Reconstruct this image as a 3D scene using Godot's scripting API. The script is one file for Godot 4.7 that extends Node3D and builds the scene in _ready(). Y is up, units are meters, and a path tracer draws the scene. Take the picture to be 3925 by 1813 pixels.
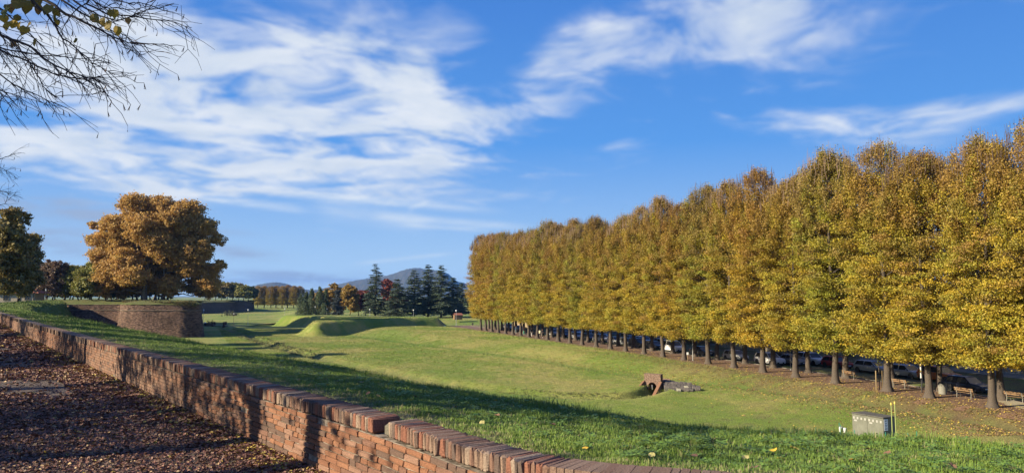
extends Node3D
# y is up, metres. The viewer stands on the rampart walk (y = 0) looking along -Z; "depth" d means -z.

const EYE := 1.8
const PITCH := 0.07865
const FOCAL := 2900.0
const MOAT := -8.6
const STREET := -7.2
const SUN_AZ := 70.0
const SUN_EL := 25.0

var M := {}
var used := {}
var rng := RandomNumberGenerator.new()
var nz := FastNoiseLite.new()
var nz_fine := FastNoiseLite.new()

func P(x: float, y: float, d: float) -> Vector3:
	return Vector3(x, y, -d)

# ---------------------------------------------------------------- mesh builder
class MB:
	var v := PackedVector3Array()
	var c := PackedColorArray()
	var u := PackedVector2Array()
	var i := PackedInt32Array()
	func vert(p: Vector3, col: Color = Color.WHITE) -> int:
		v.append(p); c.append(col)
		return v.size() - 1
	func tri(a: int, b: int, d: int) -> void:
		i.append(a); i.append(b); i.append(d)
	func quad(a: Vector3, b: Vector3, d: Vector3, e: Vector3, col: Color = Color.WHITE) -> void:
		var n := v.size()
		v.append(a); v.append(b); v.append(d); v.append(e)
		c.append(col); c.append(col); c.append(col); c.append(col)
		i.append(n); i.append(n + 1); i.append(n + 2); i.append(n); i.append(n + 2); i.append(n + 3)
	func tri3(a: Vector3, b: Vector3, d: Vector3, col: Color = Color.WHITE) -> void:
		var n := v.size()
		v.append(a); v.append(b); v.append(d)
		c.append(col); c.append(col); c.append(col)
		i.append(n); i.append(n + 1); i.append(n + 2)
	# eight corners: bottom ring then top ring (each ring anticlockwise seen from above)
	func hexa(p: Array, col: Color = Color.WHITE) -> void:
		quad(p[0], p[1], p[5], p[4], col); quad(p[1], p[2], p[6], p[5], col)
		quad(p[2], p[3], p[7], p[6], col); quad(p[3], p[0], p[4], p[7], col)
		quad(p[4], p[5], p[6], p[7], col); quad(p[3], p[2], p[1], p[0], col)
	func box(at: Vector3, size: Vector3, b: Basis = Basis.IDENTITY, col: Color = Color.WHITE) -> void:
		var h := size * 0.5
		var p := []
		for y in [-1, 1]:
			for q in [[-1, -1], [1, -1], [1, 1], [-1, 1]]:
				p.append(at + b * Vector3(q[0] * h.x, y * h.y, q[1] * h.z))
		hexa(p, col)
	# box with chamfered edges (bevel r)
	func bevel_box(at: Vector3, size: Vector3, r: float, b: Basis = Basis.IDENTITY, col: Color = Color.WHITE) -> void:
		var h := size * 0.5
		var rings := []
		for k in 4:
			var y: float = [-h.y, -h.y + r, h.y - r, h.y][k]
			var ins: float = r if (k == 0 or k == 3) else 0.0
			var ring := []
			var ex := h.x - ins
			var ez := h.z - ins
			for q in [[-1, -1, 0], [1, -1, 1], [1, 1, 0], [-1, 1, 1]]:
				var a := Vector3(q[0] * (ex - (r if q[2] == 1 else 0.0)), y, q[1] * (ez - (r if q[2] == 0 else 0.0)))
				var e := Vector3(q[0] * (ex - (r if q[2] == 0 else 0.0)), y, q[1] * (ez - (r if q[2] == 1 else 0.0)))
				ring.append(at + b * a); ring.append(at + b * e)
			rings.append(ring)
		for k in 3:
			for j in 8:
				quad(rings[k][j], rings[k][(j + 1) % 8], rings[k + 1][(j + 1) % 8], rings[k + 1][j], col)
		for j in range(1, 7):
			tri3(rings[3][0], rings[3][j], rings[3][j + 1], col)
			tri3(rings[0][0], rings[0][j + 1], rings[0][j], col)
	func tube(pts: Array, rad: Array, sides: int, col: Color = Color.WHITE, cap := true) -> void:
		var first := v.size()
		var n := pts.size()
		var side := Vector3.ZERO
		for k in n:
			var t: Vector3 = (pts[mini(k + 1, n - 1)] - pts[maxi(k - 1, 0)])
			if t.length() < 1e-6: t = Vector3.UP
			t = t.normalized()
			if k == 0:
				side = t.cross(Vector3.RIGHT if absf(t.x) < 0.8 else Vector3.FORWARD).normalized()
			else:
				side = (side - t * side.dot(t)).normalized()
			var other := t.cross(side)
			for s in sides:
				var a := TAU * s / sides
				vert(pts[k] + (side * cos(a) + other * sin(a)) * float(rad[k]), col)
		for k in n - 1:
			for s in sides:
				var a := first + k * sides + s
				var b := first + k * sides + (s + 1) % sides
				tri(a, b, b + sides); tri(a, b + sides, a + sides)
		if cap:
			for e in [0, n - 1]:
				var m := vert(pts[e], col)
				for s in sides:
					var a: int = first + e * sides + s
					var b: int = first + e * sides + (s + 1) % sides
					if e == 0: tri(m, b, a)
					else: tri(m, a, b)
	# surface of revolution about an axis through at
	func lathe(at: Vector3, prof: Array, sides: int, b: Basis = Basis.IDENTITY, col: Color = Color.WHITE) -> void:
		var first := v.size()
		for k in prof.size():
			for s in sides:
				var a := TAU * s / sides
				vert(at + b * Vector3(cos(a) * prof[k].x, prof[k].y, sin(a) * prof[k].x), col)
		for k in prof.size() - 1:
			for s in sides:
				var a := first + k * sides + s
				var e := first + k * sides + (s + 1) % sides
				tri(a, e, e + sides); tri(a, e + sides, a + sides)
	func mesh(mat: Material, smooth := false) -> ArrayMesh:
		var arr := []
		arr.resize(Mesh.ARRAY_MAX)
		arr[Mesh.ARRAY_VERTEX] = v
		arr[Mesh.ARRAY_COLOR] = c
		arr[Mesh.ARRAY_INDEX] = i
		if u.size() == v.size(): arr[Mesh.ARRAY_TEX_UV] = u
		if smooth:
			var nn := PackedVector3Array()
			nn.resize(v.size())
			for k in range(0, i.size(), 3):
				var a := i[k]
				var b := i[k + 1]
				var d := i[k + 2]
				var q := (v[d] - v[a]).cross(v[b] - v[a])
				nn[a] += q; nn[b] += q; nn[d] += q
			for k in nn.size():
				nn[k] = nn[k].normalized() if nn[k].length() > 1e-12 else Vector3.UP
			arr[Mesh.ARRAY_NORMAL] = nn
		var m := ArrayMesh.new()
		m.add_surface_from_arrays(Mesh.PRIMITIVE_TRIANGLES, arr)
		m.surface_set_material(0, mat)
		return m

# ---------------------------------------------------------------- scene helpers
func numbered(called: String) -> String:
	if not used.has(called):
		used[called] = 0
		return called
	used[called] += 1
	return "%s_%03d" % [called, used[called]]

func tag(o: Node, label := "", category := "", group := "", kind := "") -> Node:
	if label != "": o.set_meta("label", label)
	if category != "": o.set_meta("category", category)
	if group != "": o.set_meta("group", group)
	if kind != "": o.set_meta("kind", kind)
	return o

func thing(called: String, at: Vector3, turn: float, label: String, category: String, group := "") -> Node3D:
	var o := Node3D.new()
	o.name = numbered(called)
	add_child(o)
	o.position = at
	o.rotation.y = turn
	tag(o, label, category, group)
	return o

func part(called: String, m: Mesh, parent: Node = null) -> MeshInstance3D:
	var o := MeshInstance3D.new()
	o.mesh = m
	if parent == null:
		o.name = numbered(called)
		add_child(o)
	else:
		o.name = called
		parent.add_child(o, true)
	return o

func copy_of(src: Node3D, called: String, at: Vector3, turn: float, scl: Vector3, label: String, group: String) -> Node3D:
	var o: Node3D = src.duplicate()
	o.name = numbered(called)
	add_child(o)
	o.position = at
	o.rotation.y = turn
	o.scale = scl
	o.set_meta("label", label)
	if group != "": o.set_meta("group", group)
	return o

func scatter(called: String, m: Mesh, xf: Array, cols: Array, parent: Node = null) -> MultiMeshInstance3D:
	var mm := MultiMesh.new()
	mm.transform_format = MultiMesh.TRANSFORM_3D
	mm.use_colors = true
	mm.mesh = m
	mm.instance_count = xf.size()
	for k in xf.size():
		mm.set_instance_transform(k, xf[k])
		mm.set_instance_color(k, cols[k])
	var o := MultiMeshInstance3D.new()
	o.multimesh = mm
	if parent == null:
		o.name = numbered(called)
		add_child(o)
	else:
		o.name = called
		parent.add_child(o, true)
	o.set_meta("kind", "stuff")
	return o

func L(r: float, g: float, b: float) -> Color:      # a linear colour as albedo wants it
	return Color(r, g, b).linear_to_srgb()

func mat(r: float, g: float, b: float, rough := 0.9, metal := 0.0) -> StandardMaterial3D:
	var m := StandardMaterial3D.new()
	m.albedo_color = L(r, g, b)
	m.roughness = rough
	m.metallic = metal
	m.vertex_color_use_as_albedo = true
	return m

func noise_tex(seed_: int, freq: float, lo: Color, hi: Color, size := 512, oct := 4, mid = null) -> NoiseTexture2D:
	var n := FastNoiseLite.new()
	n.seed = seed_
	n.noise_type = FastNoiseLite.TYPE_SIMPLEX_SMOOTH
	n.frequency = freq
	n.fractal_octaves = oct
	n.fractal_gain = 0.6
	var g := Gradient.new()
	g.set_color(0, lo)
	g.set_color(1, hi)
	g.set_offset(0, 0.15)
	g.set_offset(1, 0.85)
	if mid != null: g.add_point(0.5, mid)
	var t := NoiseTexture2D.new()
	t.width = size
	t.height = size
	t.seamless = true
	t.noise = n
	t.color_ramp = g
	return t

func bump_tex(seed_: int, freq: float, strength: float, size := 512) -> NoiseTexture2D:
	var n := FastNoiseLite.new()
	n.seed = seed_
	n.frequency = freq
	n.fractal_octaves = 4
	n.fractal_gain = 0.6
	var t := NoiseTexture2D.new()
	t.width = size
	t.height = size
	t.seamless = true
	t.as_normal_map = true
	t.bump_strength = strength
	t.noise = n
	return t

func tri_mat(m: StandardMaterial3D, tex: Texture2D, scl: Vector3, bump: Texture2D = null, world := true) -> StandardMaterial3D:
	m.albedo_texture = tex
	m.uv1_triplanar = true
	m.uv1_world_triplanar = world
	m.uv1_scale = scl
	if bump:
		m.normal_enabled = true
		m.normal_texture = bump
		m.normal_scale = 1.0
	return m

func leaf_mat(r: float, g: float, b: float, back := 0.6) -> StandardMaterial3D:
	var m := mat(r, g, b, 0.65)
	m.cull_mode = BaseMaterial3D.CULL_DISABLED
	m.backlight_enabled = true
	m.backlight = Color(back, back, back)
	return m

# ---------------------------------------------------------------- from the photograph's pixels (3925 x 1813) to directions
func ray(px: float, py: float) -> Vector3:   # x right, y up, z forward
	var x := (px - 1962.5) / FOCAL
	var y := -(py - 906.5) / FOCAL
	var c := cos(PITCH)
	var s := sin(PITCH)
	return Vector3(x, y * c + s, c - y * s)

func on_level(px: float, py: float, h: float) -> Vector3:
	var r := ray(px, py)
	var t := (h - EYE) / r.y
	return P(r.x * t, h, r.z * t)

func at_depth(px: float, py: float, d: float) -> Vector3:
	var r := ray(px, py)
	var t := d / r.z
	return P(r.x * t, EYE + r.y * t, d)

func lerp_table(tab: Array, at: float) -> float:
	if at <= tab[0][0]: return tab[0][1]
	for k in range(1, tab.size()):
		if at <= tab[k][0]:
			return lerpf(tab[k - 1][1], tab[k][1], (at - tab[k - 1][0]) / (tab[k][0] - tab[k - 1][0]))
	return tab[-1][1]

# ---------------------------------------------------------------- sky
var sky_n := FastNoiseLite.new()
var sky_w := FastNoiseLite.new()
# soft cloud fields: centre and radii on the picture grid of 2576 x 1190 laid round the viewing direction, turn, strength
const CLOUDS := [
	[560, 210, 560, 190, 0.10, 1.15], [900, 200, 270, 130, 0.25, 0.85], [280, 395, 460, 95, 0.04, 1.1], [880, 395, 330, 90, 0.05, 0.9],
	[1060, 315, 150, 75, 0.1, 0.7], [120, 130, 420, 260, 0.0, 0.75],
	[1830, 55, 560, 105, -0.10, 0.72], [1530, 140, 220, 90, -0.15, 0.62], [2100, 40, 420, 75, -0.15, 0.42], [1720, 120, 380, 80, -0.1, 0.36],
	[2300, 285, 300, 52, -0.08, 0.85], [2220, 330, 220, 45, 0.1, 0.35], [2040, 190, 130, 22, -0.2, 0.42], [1900, 210, 50, 20, 0, 0.4],
	[1300, 275, 160, 28, -0.08, 0.5], [1560, 362, 60, 14, 0, 0.3], [1640, 300, 60, 12, 0, 0.25], [1820, 280, 45, 12, 0.3, 0.3],
	[300, 110, 170, 30, 0.3, -0.35], [570, 115, 130, 38, 0.2, -0.75], [330, 318, 260, 22, 0.12, -0.8], [60, 285, 120, 20, 0.1, -0.5], [720, 300, 120, 20, 0.0, -0.35], [1255, 120, 90, 130, 0.3, -0.6],
	[420, 395, 110, 14, 0, -0.4], [560, 470, 420, 18, 0.02, 0.35], [720, 450, 330, 14, 0.05, -0.25],
]
const TRAILS := [[480, 495, 800, 532, 9, 0.45], [640, 480, 1310, 537, 9, 0.42], [760, 515, 1120, 572, 24, 0.25], [900, 540, 1390, 578, 10, 0.3], [1000, 565, 1250, 583, 5, 0.25], [870, 666, 1170, 634, 4, 0.35], [1020, 530, 1085, 505, 6, 0.25]]
const LOW_GREY := [[60, 510, 260, 26, 0.12, 0.75], [110, 590, 190, 34, 0.1, 0.6], [260, 545, 130, 20, 0.1, 0.4], [590, 632, 90, 14, 0.15, 0.7], [570, 580, 60, 9, 0.1, 0.4], [820, 704, 180, 11, 0.03, 0.75], [660, 690, 150, 9, 0.05, 0.4], [620, 712, 260, 14, 0.0, 0.55], [750, 690, 140, 6, 0, 0.3], [140, 630, 120, 14, 0.1, 0.4]]

func blob(b: Array, x: float, y: float) -> float:
	var dx: float = x - b[0]
	var dy: float = y - b[1]
	var c := cos(b[4])
	var s := sin(b[4])
	var p: float = (dx * c + dy * s) / b[2]
	var q: float = (dy * c - dx * s) / b[3]
	var r := p * p + q * q
	return 0.0 if r > 4.0 else b[5] * exp(-r * 1.1)

func sky_color(dir: Vector3) -> Color:   # x right, y up, z forward
	var el := asin(clampf(dir.y, 0.0, 1.0))
	var e := rad_to_deg(el)
	# clear air
	var t := clampf(e / 34.0, 0.0, 1.0)
	var low := Color(0.66, 0.86, 0.95)
	var mid := Color(0.105, 0.335, 0.80)
	var top := Color(0.030, 0.135, 0.56)
	var c: Color
	var k1 := pow(t, 0.55)
	if k1 < 0.55: c = low.lerp(mid, k1 / 0.55)
	else: c = mid.lerp(top, (k1 - 0.55) / 0.45)
	# cloud plane
	var pl := Vector2(dir.x, dir.z) / (dir.y + 0.10)
	var wx := sky_w.get_noise_2d(pl.x * 0.9, pl.y * 0.9)
	var wy := sky_w.get_noise_2d(pl.x * 0.9 + 31.0, pl.y * 0.9 - 17.0)
	var q := Vector2(pl.x * 0.92 + pl.y * 0.28, pl.y * 0.80 - pl.x * 0.28) + Vector2(wx, wy) * 0.16
	var n := 0.9 * sky_n.get_noise_2d(q.x * 1.3, q.y * 1.9) + 0.5 * sky_n.get_noise_2d(q.x * 4.4 + 9.0, q.y * 5.4)
	var cov := 0.0
	var grey := 0.0
	var wisp := 0.0
	var zz := dir.z * cos(PITCH) + dir.y * sin(PITCH)
	var inside := 0.0
	var veil := 0.0
	if zz > 0.35:
		var X := 1288.0 + 1903.3 * dir.x / zz
		var Y := 595.0 - 1903.3 * (dir.y * cos(PITCH) - dir.z * sin(PITCH)) / zz
		inside = smoothstep(-700.0, -150.0, X) * smoothstep(3300.0, 2800.0, X) * smoothstep(-500.0, -60.0, Y)
		veil = 0.45 * smoothstep(1220.0, 1420.0, X) * smoothstep(270.0, 200.0, Y) * inside   # thin high cloud on the right
		if inside > 0.0:
			var xx := X + wx * 60.0
			var yy := Y + wy * 34.0
			for b in CLOUDS: cov += blob(b, xx, yy)
			var xg := X + wx * 40.0
			var yg := Y + wy * 14.0
			for b in LOW_GREY: grey += blob(b, xg, yg)
			for b in TRAILS:
				var a := Vector2(b[0], b[1])
				var bb := Vector2(b[2], b[3])
				var o := Vector2(X, Y)
				var ab := bb - a
				var h := clampf((o - a).dot(ab) / ab.length_squared(), 0.0, 1.0)
				var dd: float = (o - a - ab * h).length() / b[4]
				wisp += 1.5 * b[5] * exp(-dd * dd) * smoothstep(0.0, 0.25, h) * smoothstep(1.0, 0.7, h) * (0.75 + 0.5 * n)
			cov = clampf(cov, -0.3, 1.15)
	var out_cov := 0.45 + 0.9 * sky_w.get_noise_2d(pl.x * 0.22 + 50.0, pl.y * 0.22)
	cov = lerpf(out_cov, cov, inside)
	var a := smoothstep(0.10, 1.35, cov * (0.95 + 0.75 * n) + n * 0.42 - 0.05 * (1.0 - inside))
	a *= smoothstep(0.0, 0.06, dir.y) * clampf(1.0 - veil * (1.15 - 1.5 * n), 0.0, 1.0)
	var shade := clampf(0.5 + 0.55 * sky_n.get_noise_2d(q.x * 1.9 - 40.0, q.y * 3.1 + 12.0), 0.0, 1.0)
	var white := Color(0.56, 0.66, 0.80).lerp(Color(0.86, 0.89, 0.93), shade)
	c = c.lerp(white, clampf(a * 0.95, 0.0, 1.0))
	c = c.lerp(Color(0.74, 0.82, 0.90), clampf(wisp, 0.0, 0.7))
	var ga := clampf(grey * smoothstep(-0.6, 0.5, n + 0.2) * 1.15, 0.0, 0.8)
	c = c.lerp(Color(0.34, 0.43, 0.60), ga)
	return c

func sky_pixels(x0: int, y0: int, w: int, h: int, full_w: int, full_h: int) -> Image:
	var f := PackedFloat32Array()
	f.resize(w * h * 3)
	var k := 0
	for y in h:
		var el := (0.5 - (y0 + y + 0.5) / full_h) * PI
		var ce := cos(el)
		var se := sin(el)
		for x in w:
			var az := ((x0 + x + 0.5) / full_w - 0.5) * TAU
			var c := sky_color(Vector3(sin(az) * ce, se, cos(az) * ce))
			f[k] = c.r; f[k + 1] = c.g; f[k + 2] = c.b
			k += 3
	return Image.create_from_data(w, h, false, Image.FORMAT_RGBF, f.to_byte_array())

func make_sky() -> PanoramaSkyMaterial:
	sky_n.seed = 11
	sky_n.frequency = 1.0
	sky_n.fractal_octaves = 5
	sky_n.fractal_gain = 0.55
	sky_w.seed = 5
	sky_w.frequency = 1.0
	sky_w.fractal_octaves = 3
	var up := sky_pixels(0, 0, 512, 130, 512, 256)
	var small := Image.create(512, 256, false, Image.FORMAT_RGBF)
	small.fill(Color(0.16, 0.17, 0.12))
	small.blit_rect(up, Rect2i(0, 0, 512, 130), Vector2i.ZERO)
	small.resize(3072, 1536, Image.INTERPOLATE_BILINEAR)
	var x0 := 1536 - 400
	var y0 := 768 - 310
	var win := sky_pixels(x0, y0, 800, 311, 3072, 1536)
	small.blit_rect(win, Rect2i(0, 0, 800, 311), Vector2i(x0, y0))
	# a panorama starts in the viewing direction: swap its halves
	var whole := Image.create(3072, 1536, false, Image.FORMAT_RGBF)
	whole.blit_rect(small, Rect2i(1536, 0, 1536, 1536), Vector2i.ZERO)
	whole.blit_rect(small, Rect2i(0, 0, 1536, 1536), Vector2i(1536, 0))
	var m := PanoramaSkyMaterial.new()
	m.panorama = ImageTexture.create_from_image(whole)
	return m

func make_light() -> void:
	var cam := Camera3D.new()
	cam.name = "camera"
	cam.position = Vector3(0, EYE, 0)
	cam.rotation = Vector3(PITCH, 0, 0)
	cam.fov = rad_to_deg(2.0 * atan(906.5 / FOCAL))
	cam.near = 0.05
	cam.far = 20000.0
	add_child(cam)
	cam.current = true
	var env := Environment.new()
	env.background_mode = Environment.BG_SKY
	var sky := Sky.new()
	sky.sky_material = make_sky()
	env.sky = sky
	env.background_energy_multiplier = 0.45
	env.ambient_light_source = Environment.AMBIENT_SOURCE_SKY
	env.tonemap_mode = Environment.TONE_MAPPER_LINEAR
	env.tonemap_exposure = 2.3
	env.sdfgi_enabled = true
	env.ssao_enabled = true
	env.ssil_enabled = true
	env.fog_enabled = true
	env.fog_density = 0.00006
	env.fog_light_color = Color(0.42, 0.66, 1.0)
	var we := WorldEnvironment.new()
	we.name = "world_environment"
	we.environment = env
	add_child(we)
	var sun := DirectionalLight3D.new()
	sun.name = "sun"
	sun.light_energy = 1.6
	sun.light_color = Color(1.0, 0.93, 0.80)
	sun.light_angular_distance = 0.5
	sun.shadow_enabled = true
	add_child(sun)
	var az := deg_to_rad(SUN_AZ)
	var el := deg_to_rad(SUN_EL)
	sun.look_at_from_position(Vector3.ZERO, Vector3(sin(az) * cos(el), -sin(el), -cos(az) * cos(el)), Vector3.UP)

# ---------------------------------------------------------------- lay of the land
# front face of the low brick wall, from beyond the right edge to the far left: x, depth
const WALL := [[9.0, -5.0], [6.4, 0.2], [4.7, 2.2], [3.35, 3.35], [2.2, 4.08], [1.25, 4.50], [0.38, 4.82], [-0.20, 5.36], [-0.72, 6.10], [-1.30, 6.92], [-2.50, 8.50], [-4.68, 11.36], [-7.82, 15.45], [-14.5, 24.2], [-22.2, 34.4], [-31.0, 46.2], [-46.0, 66.0], [-62.0, 87.0]]
const CURTAIN := [[-62.0, 87.0], [-78.0, 114.0], [-98.0, 152.0], [-121.0, 196.0]]
const TOE := [[20.0, 44.0], [50.0, 39.5], [67.6, 33.5], [71.9, 30.8], [87.0, 24.0], [92.0, 19.5], [104.0, 13.2], [126.0, 3.6], [154.0, -14.5], [198.0, -41.0], [240.0, -66.0]]
const TOP := [[20.0, 50.0], [50.0, 41.5], [62.0, 37.6], [75.0, 33.3], [87.0, 28.3], [104.0, 21.5], [126.0, 11.0], [154.0, -2.0], [198.0, -30.0], [223.0, -38.6], [240.0, -47.0]]
const FAR_EDGE := [[-60.0, 190.0], [-45.0, 201.0], [-38.6, 211.0], [-30.0, 221.0], [-17.7, 232.0], [4.0, 250.0], [22.0, 300.0], [40.0, 900.0]]
const ROW := [[20.0, 52.4], [62.2, 38.9], [119.5, 20.4], [203.0, -8.8], [240.0, -21.8]]
const LUNETTE := [[-51.8, 196.0], [-49.5, 195.0], [-44.8, 208.0], [-40.2, 219.0], [-32.2, 231.0], [-21.5, 242.0], [-23.0, 247.0], [-31.0, 252.0], [-58.0, 268.0], [-77.0, 273.0], [-82.5, 270.0], [-81.5, 265.5], [-70.0, 258.0], [-63.0, 250.0], [-56.0, 206.0]]
const MOUND_FAR := [[-108.0, 392.0], [-104.0, 390.0], [-92.0, 420.0], [-70.0, 470.0], [-120.0, 470.0], [-122.0, 430.0]]
const DITCH := [[-104.0, 270.0], [-98.0, 256.0], [-64.5, 190.0], [-49.0, 158.0], [-30.0, 125.0], [-8.0, 92.0], [-0.9, 85.0], [4.5, 81.0], [10.5, 79.3], [13.5, 79.8], [15.0, 81.6], [17.0, 84.6]]

var lunette := PackedVector2Array()
var mound_far := PackedVector2Array()
var line: Array = []      # the wall's front line, resampled: [point, leftward tangent, outward normal, arc length]

func poly_dist(poly: PackedVector2Array, p: Vector2) -> float:   # negative inside
	var best := 1e9
	for k in poly.size():
		var q := Geometry2D.get_closest_point_to_segment(p, poly[k], poly[(k + 1) % poly.size()])
		best = minf(best, p.distance_to(q))
	return -best if Geometry2D.is_point_in_polygon(p, poly) else best

func line_dist(tab: Array, p: Vector2) -> float:
	var best := 1e9
	for k in tab.size() - 1:
		var a := Vector2(tab[k][0], tab[k][1])
		var b := Vector2(tab[k + 1][0], tab[k + 1][1])
		best = minf(best, p.distance_to(Geometry2D.get_closest_point_to_segment(p, a, b)))
	return best

func row_x(d: float) -> float:
	return lerp_table(ROW, d)

func ground_h(x: float, d: float) -> float:
	var h := MOAT + 0.16 * nz.get_noise_2d(x * 1.6, d * 1.6)
	if d > 15.0 and d < 320.0:
		var toe := lerp_table(TOE, d)
		var top := lerp_table(TOP, d)
		var k := clampf((x - toe) / (top - toe), 0.0, 1.0)
		k = lerpf(k, smoothstep(0.0, 1.0, k), 0.6)
		# the lawn swells a little below the bank
		h += 0.55 * smoothstep(toe - 16.0, toe, x) * smoothstep(110.0, 60.0, d)
		var f := 1.0 - smoothstep(0.0, 5.0, d - lerp_table(FAR_EDGE, x))
		var high := STREET + 0.3 * smoothstep(150.0, 205.0, d) * smoothstep(row_x(d) - 4.0, row_x(d) - 12.0, x)
		h = lerpf(h, high, k * f)
	# beyond: outer parkland at street level, the moat bends away to the left
	var side := x / maxf(d, 1.0)
	var outer := smoothstep(285.0, 305.0, d) * smoothstep(-0.315, -0.285, side)
	outer = maxf(outer, smoothstep(500.0, 540.0, d))
	h = lerpf(h, STREET + 0.1, outer)
	if d > 180.0 and d < 330.0 and x > -110.0 and x < 30.0:
		var q := poly_dist(lunette, Vector2(x, d))
		var k2 := clampf((2.2 - q - 0.35 * nz.get_noise_2d(x * 4.0, d * 4.0)) / 4.4, 0.0, 1.0)
		k2 = lerpf(k2, smoothstep(0.0, 1.0, k2), 0.4)
		h = maxf(h, lerpf(h, -4.95 + 0.22 * nz.get_noise_2d(x * 3.0, d * 3.0), k2))
	if d > 370.0 and d < 480.0 and x > -140.0 and x < -50.0:
		var q2 := poly_dist(mound_far, Vector2(x, d))
		h = maxf(h, lerpf(h, -6.0, 1.0 - smoothstep(-4.0, 3.0, q2)))
	if d > 75.0 and d < 275.0 and x < 20.0:
		var q3 := line_dist(DITCH, Vector2(x, d))
		var near_c := smoothstep(40.0, 8.0, Vector2(x - 13.6, d - 80.2).length())
		# banked up round the culvert
		var cd := Vector2(x - 15.6, d - 82.4).length()
		if cd < 9.0: h += 0.75 * exp(-cd * cd / 12.0) * smoothstep(0.9, 1.5, q3) * smoothstep(18.0, 16.2, x)
		if q3 < 3.5:
			h -= (0.75 + 0.35 * near_c + 0.55 * smoothstep(7.0, 2.5, Vector2(x - 14.8, d - 81.2).length())) * (1.0 - smoothstep(0.45, 1.9 - 0.5 * near_c + 0.6 * nz_fine.get_noise_2d(x * 2.0, d * 2.0), q3))
	return h

func grass_tone(x: float, d: float) -> Color:
	var n := nz.get_noise_2d(x * 1.3 + 40.0, d * 1.3)
	var n2 := nz_fine.get_noise_2d(x * 1.1, d * 1.1)
	var n3 := nz_fine.get_noise_2d(x * 4.0 + 9.0, d * 4.0)
	var green := Color(0.180, 0.255, 0.032)
	var lush := Color(0.105, 0.215, 0.022)
	var dry := Color(0.345, 0.315, 0.105)
	# swaths left by the mower, parallel to the bank
	var swath := sin((x - lerp_table(TOE, d)) * 1.35 + 3.0 * n) * smoothstep(-0.3, 0.5, n2 + 0.2)
	var c := green.lerp(dry, clampf(0.34 + 1.0 * n + 0.6 * n2 + 0.5 * n3 + 0.16 * swath, 0.0, 0.9))
	c = c.lerp(lush, clampf(-0.15 - 0.9 * n + 0.5 * n2, 0.0, 0.7))
	if d > 15.0 and d < 260.0:
		var toe := lerp_table(TOE, d)
		# greener line along the foot of the bank
		var w := exp(-pow((x - toe + 0.6) / 1.2, 2.0))
		c = c.lerp(lush, 0.75 * w)
		# earth and old leaves under the limes
		var rx := row_x(d)
		var litter := smoothstep(rx - 9.5 + 3.0 * n2, rx - 3.0, x) * smoothstep(125.0, 88.0, d)
		litter = maxf(litter, smoothstep(rx - 2.5 + 0.8 * n2, rx - 0.8, x))
		c = c.lerp(Color(0.155, 0.098, 0.055), clampf(litter * (0.62 + 0.9 * n3), 0.0, 0.92))
		if d < 75.0 and x > 15.0:
			var bare := clampf(0.9 * nz_fine.get_noise_2d(x * 1.7 + 70.0, d * 1.7) - 0.05, 0.0, 0.6)
			c = c.lerp(Color(0.17, 0.13, 0.07), bare)
	if d > 75.0 and d < 275.0 and x < 20.0:
		var q3 := line_dist(DITCH, Vector2(x, d))
		c = c.lerp(Color(0.125, 0.135, 0.050), (1.0 - smoothstep(0.5, 1.8, q3 + 0.5 * n3)) * 0.8)
	return c

func axis_steps(a: float, b: float, fine: float, lo: float, hi: float, grow: float) -> Array:
	var out := []
	var x := a
	while x <= b:
		out.append(x)
		x += fine
	var s := fine
	x = out[-1]
	while x < hi:
		s *= grow
		x += s
		out.append(x)
	s = fine
	x = out[0]
	while x > lo:
		s *= grow
		x -= s
		out.push_front(x)
	return out

func make_line() -> void:
	var pts := []
	for k in range(0, WALL.size() - 1):
		var p0: Array = WALL[maxi(k - 1, 0)]
		var p1: Array = WALL[k]
		var p2: Array = WALL[k + 1]
		var p3: Array = WALL[mini(k + 2, WALL.size() - 1)]
		var a := Vector2(p1[0], p1[1])
		var b := Vector2(p2[0], p2[1])
		var n := int(ceil(a.distance_to(b) / 0.12))
		for j in n:
			pts.append(a.cubic_interpolate(b, Vector2(p0[0], p0[1]), Vector2(p3[0], p3[1]), float(j) / n))
	pts.append(Vector2(-62.0, 87.0))
	var s := 0.0
	for k in pts.size():
		if k > 0: s += pts[k].distance_to(pts[k - 1])
		var t: Vector2 = (pts[mini(k + 2, pts.size() - 1)] - pts[maxi(k - 2, 0)]).normalized()
		line.append([pts[k], t, Vector2(t.y, -t.x), s])
	# outward is away from the walk: for a leftward tangent (-x, +d) that is (+x, +d)
	for e in line:
		if e[2].dot(Vector2(0.79, 0.61)) < 0.0 and e[3] > 12.0: e[2] = -e[2]

func line_at(s: float) -> Array:   # [point, tangent, normal]
	var lo := 0
	var hi := line.size() - 1
	while hi - lo > 1:
		var m := (lo + hi) / 2
		if line[m][3] <= s: lo = m
		else: hi = m
	var f := clampf((s - line[lo][3]) / maxf(line[hi][3] - line[lo][3], 1e-6), 0.0, 1.0)
	return [line[lo][0].lerp(line[hi][0], f), line[lo][1].lerp(line[hi][1], f).normalized(), line[lo][2].lerp(line[hi][2], f).normalized()]

const STRIP_W := 3.75
func strip_h(t: float, s: float) -> float:
	var k := t / STRIP_W
	var n := 0.05 * nz_fine.get_noise_2d(s * 0.7, t * 1.2) + 0.03 * nz_fine.get_noise_2d(s * 2.4, t * 2.4)
	var drop := lerpf(0.26, 0.40, smoothstep(11.0, 18.0, s))
	if k <= 1.0: return 0.665 - drop * pow(k, 1.5) + n * smoothstep(0.1, 0.8, t)
	return 0.665 - drop + n - 0.10 * (k - 1.0) * STRIP_W - 1.1 * pow((k - 1.0) * STRIP_W, 1.25)

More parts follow.
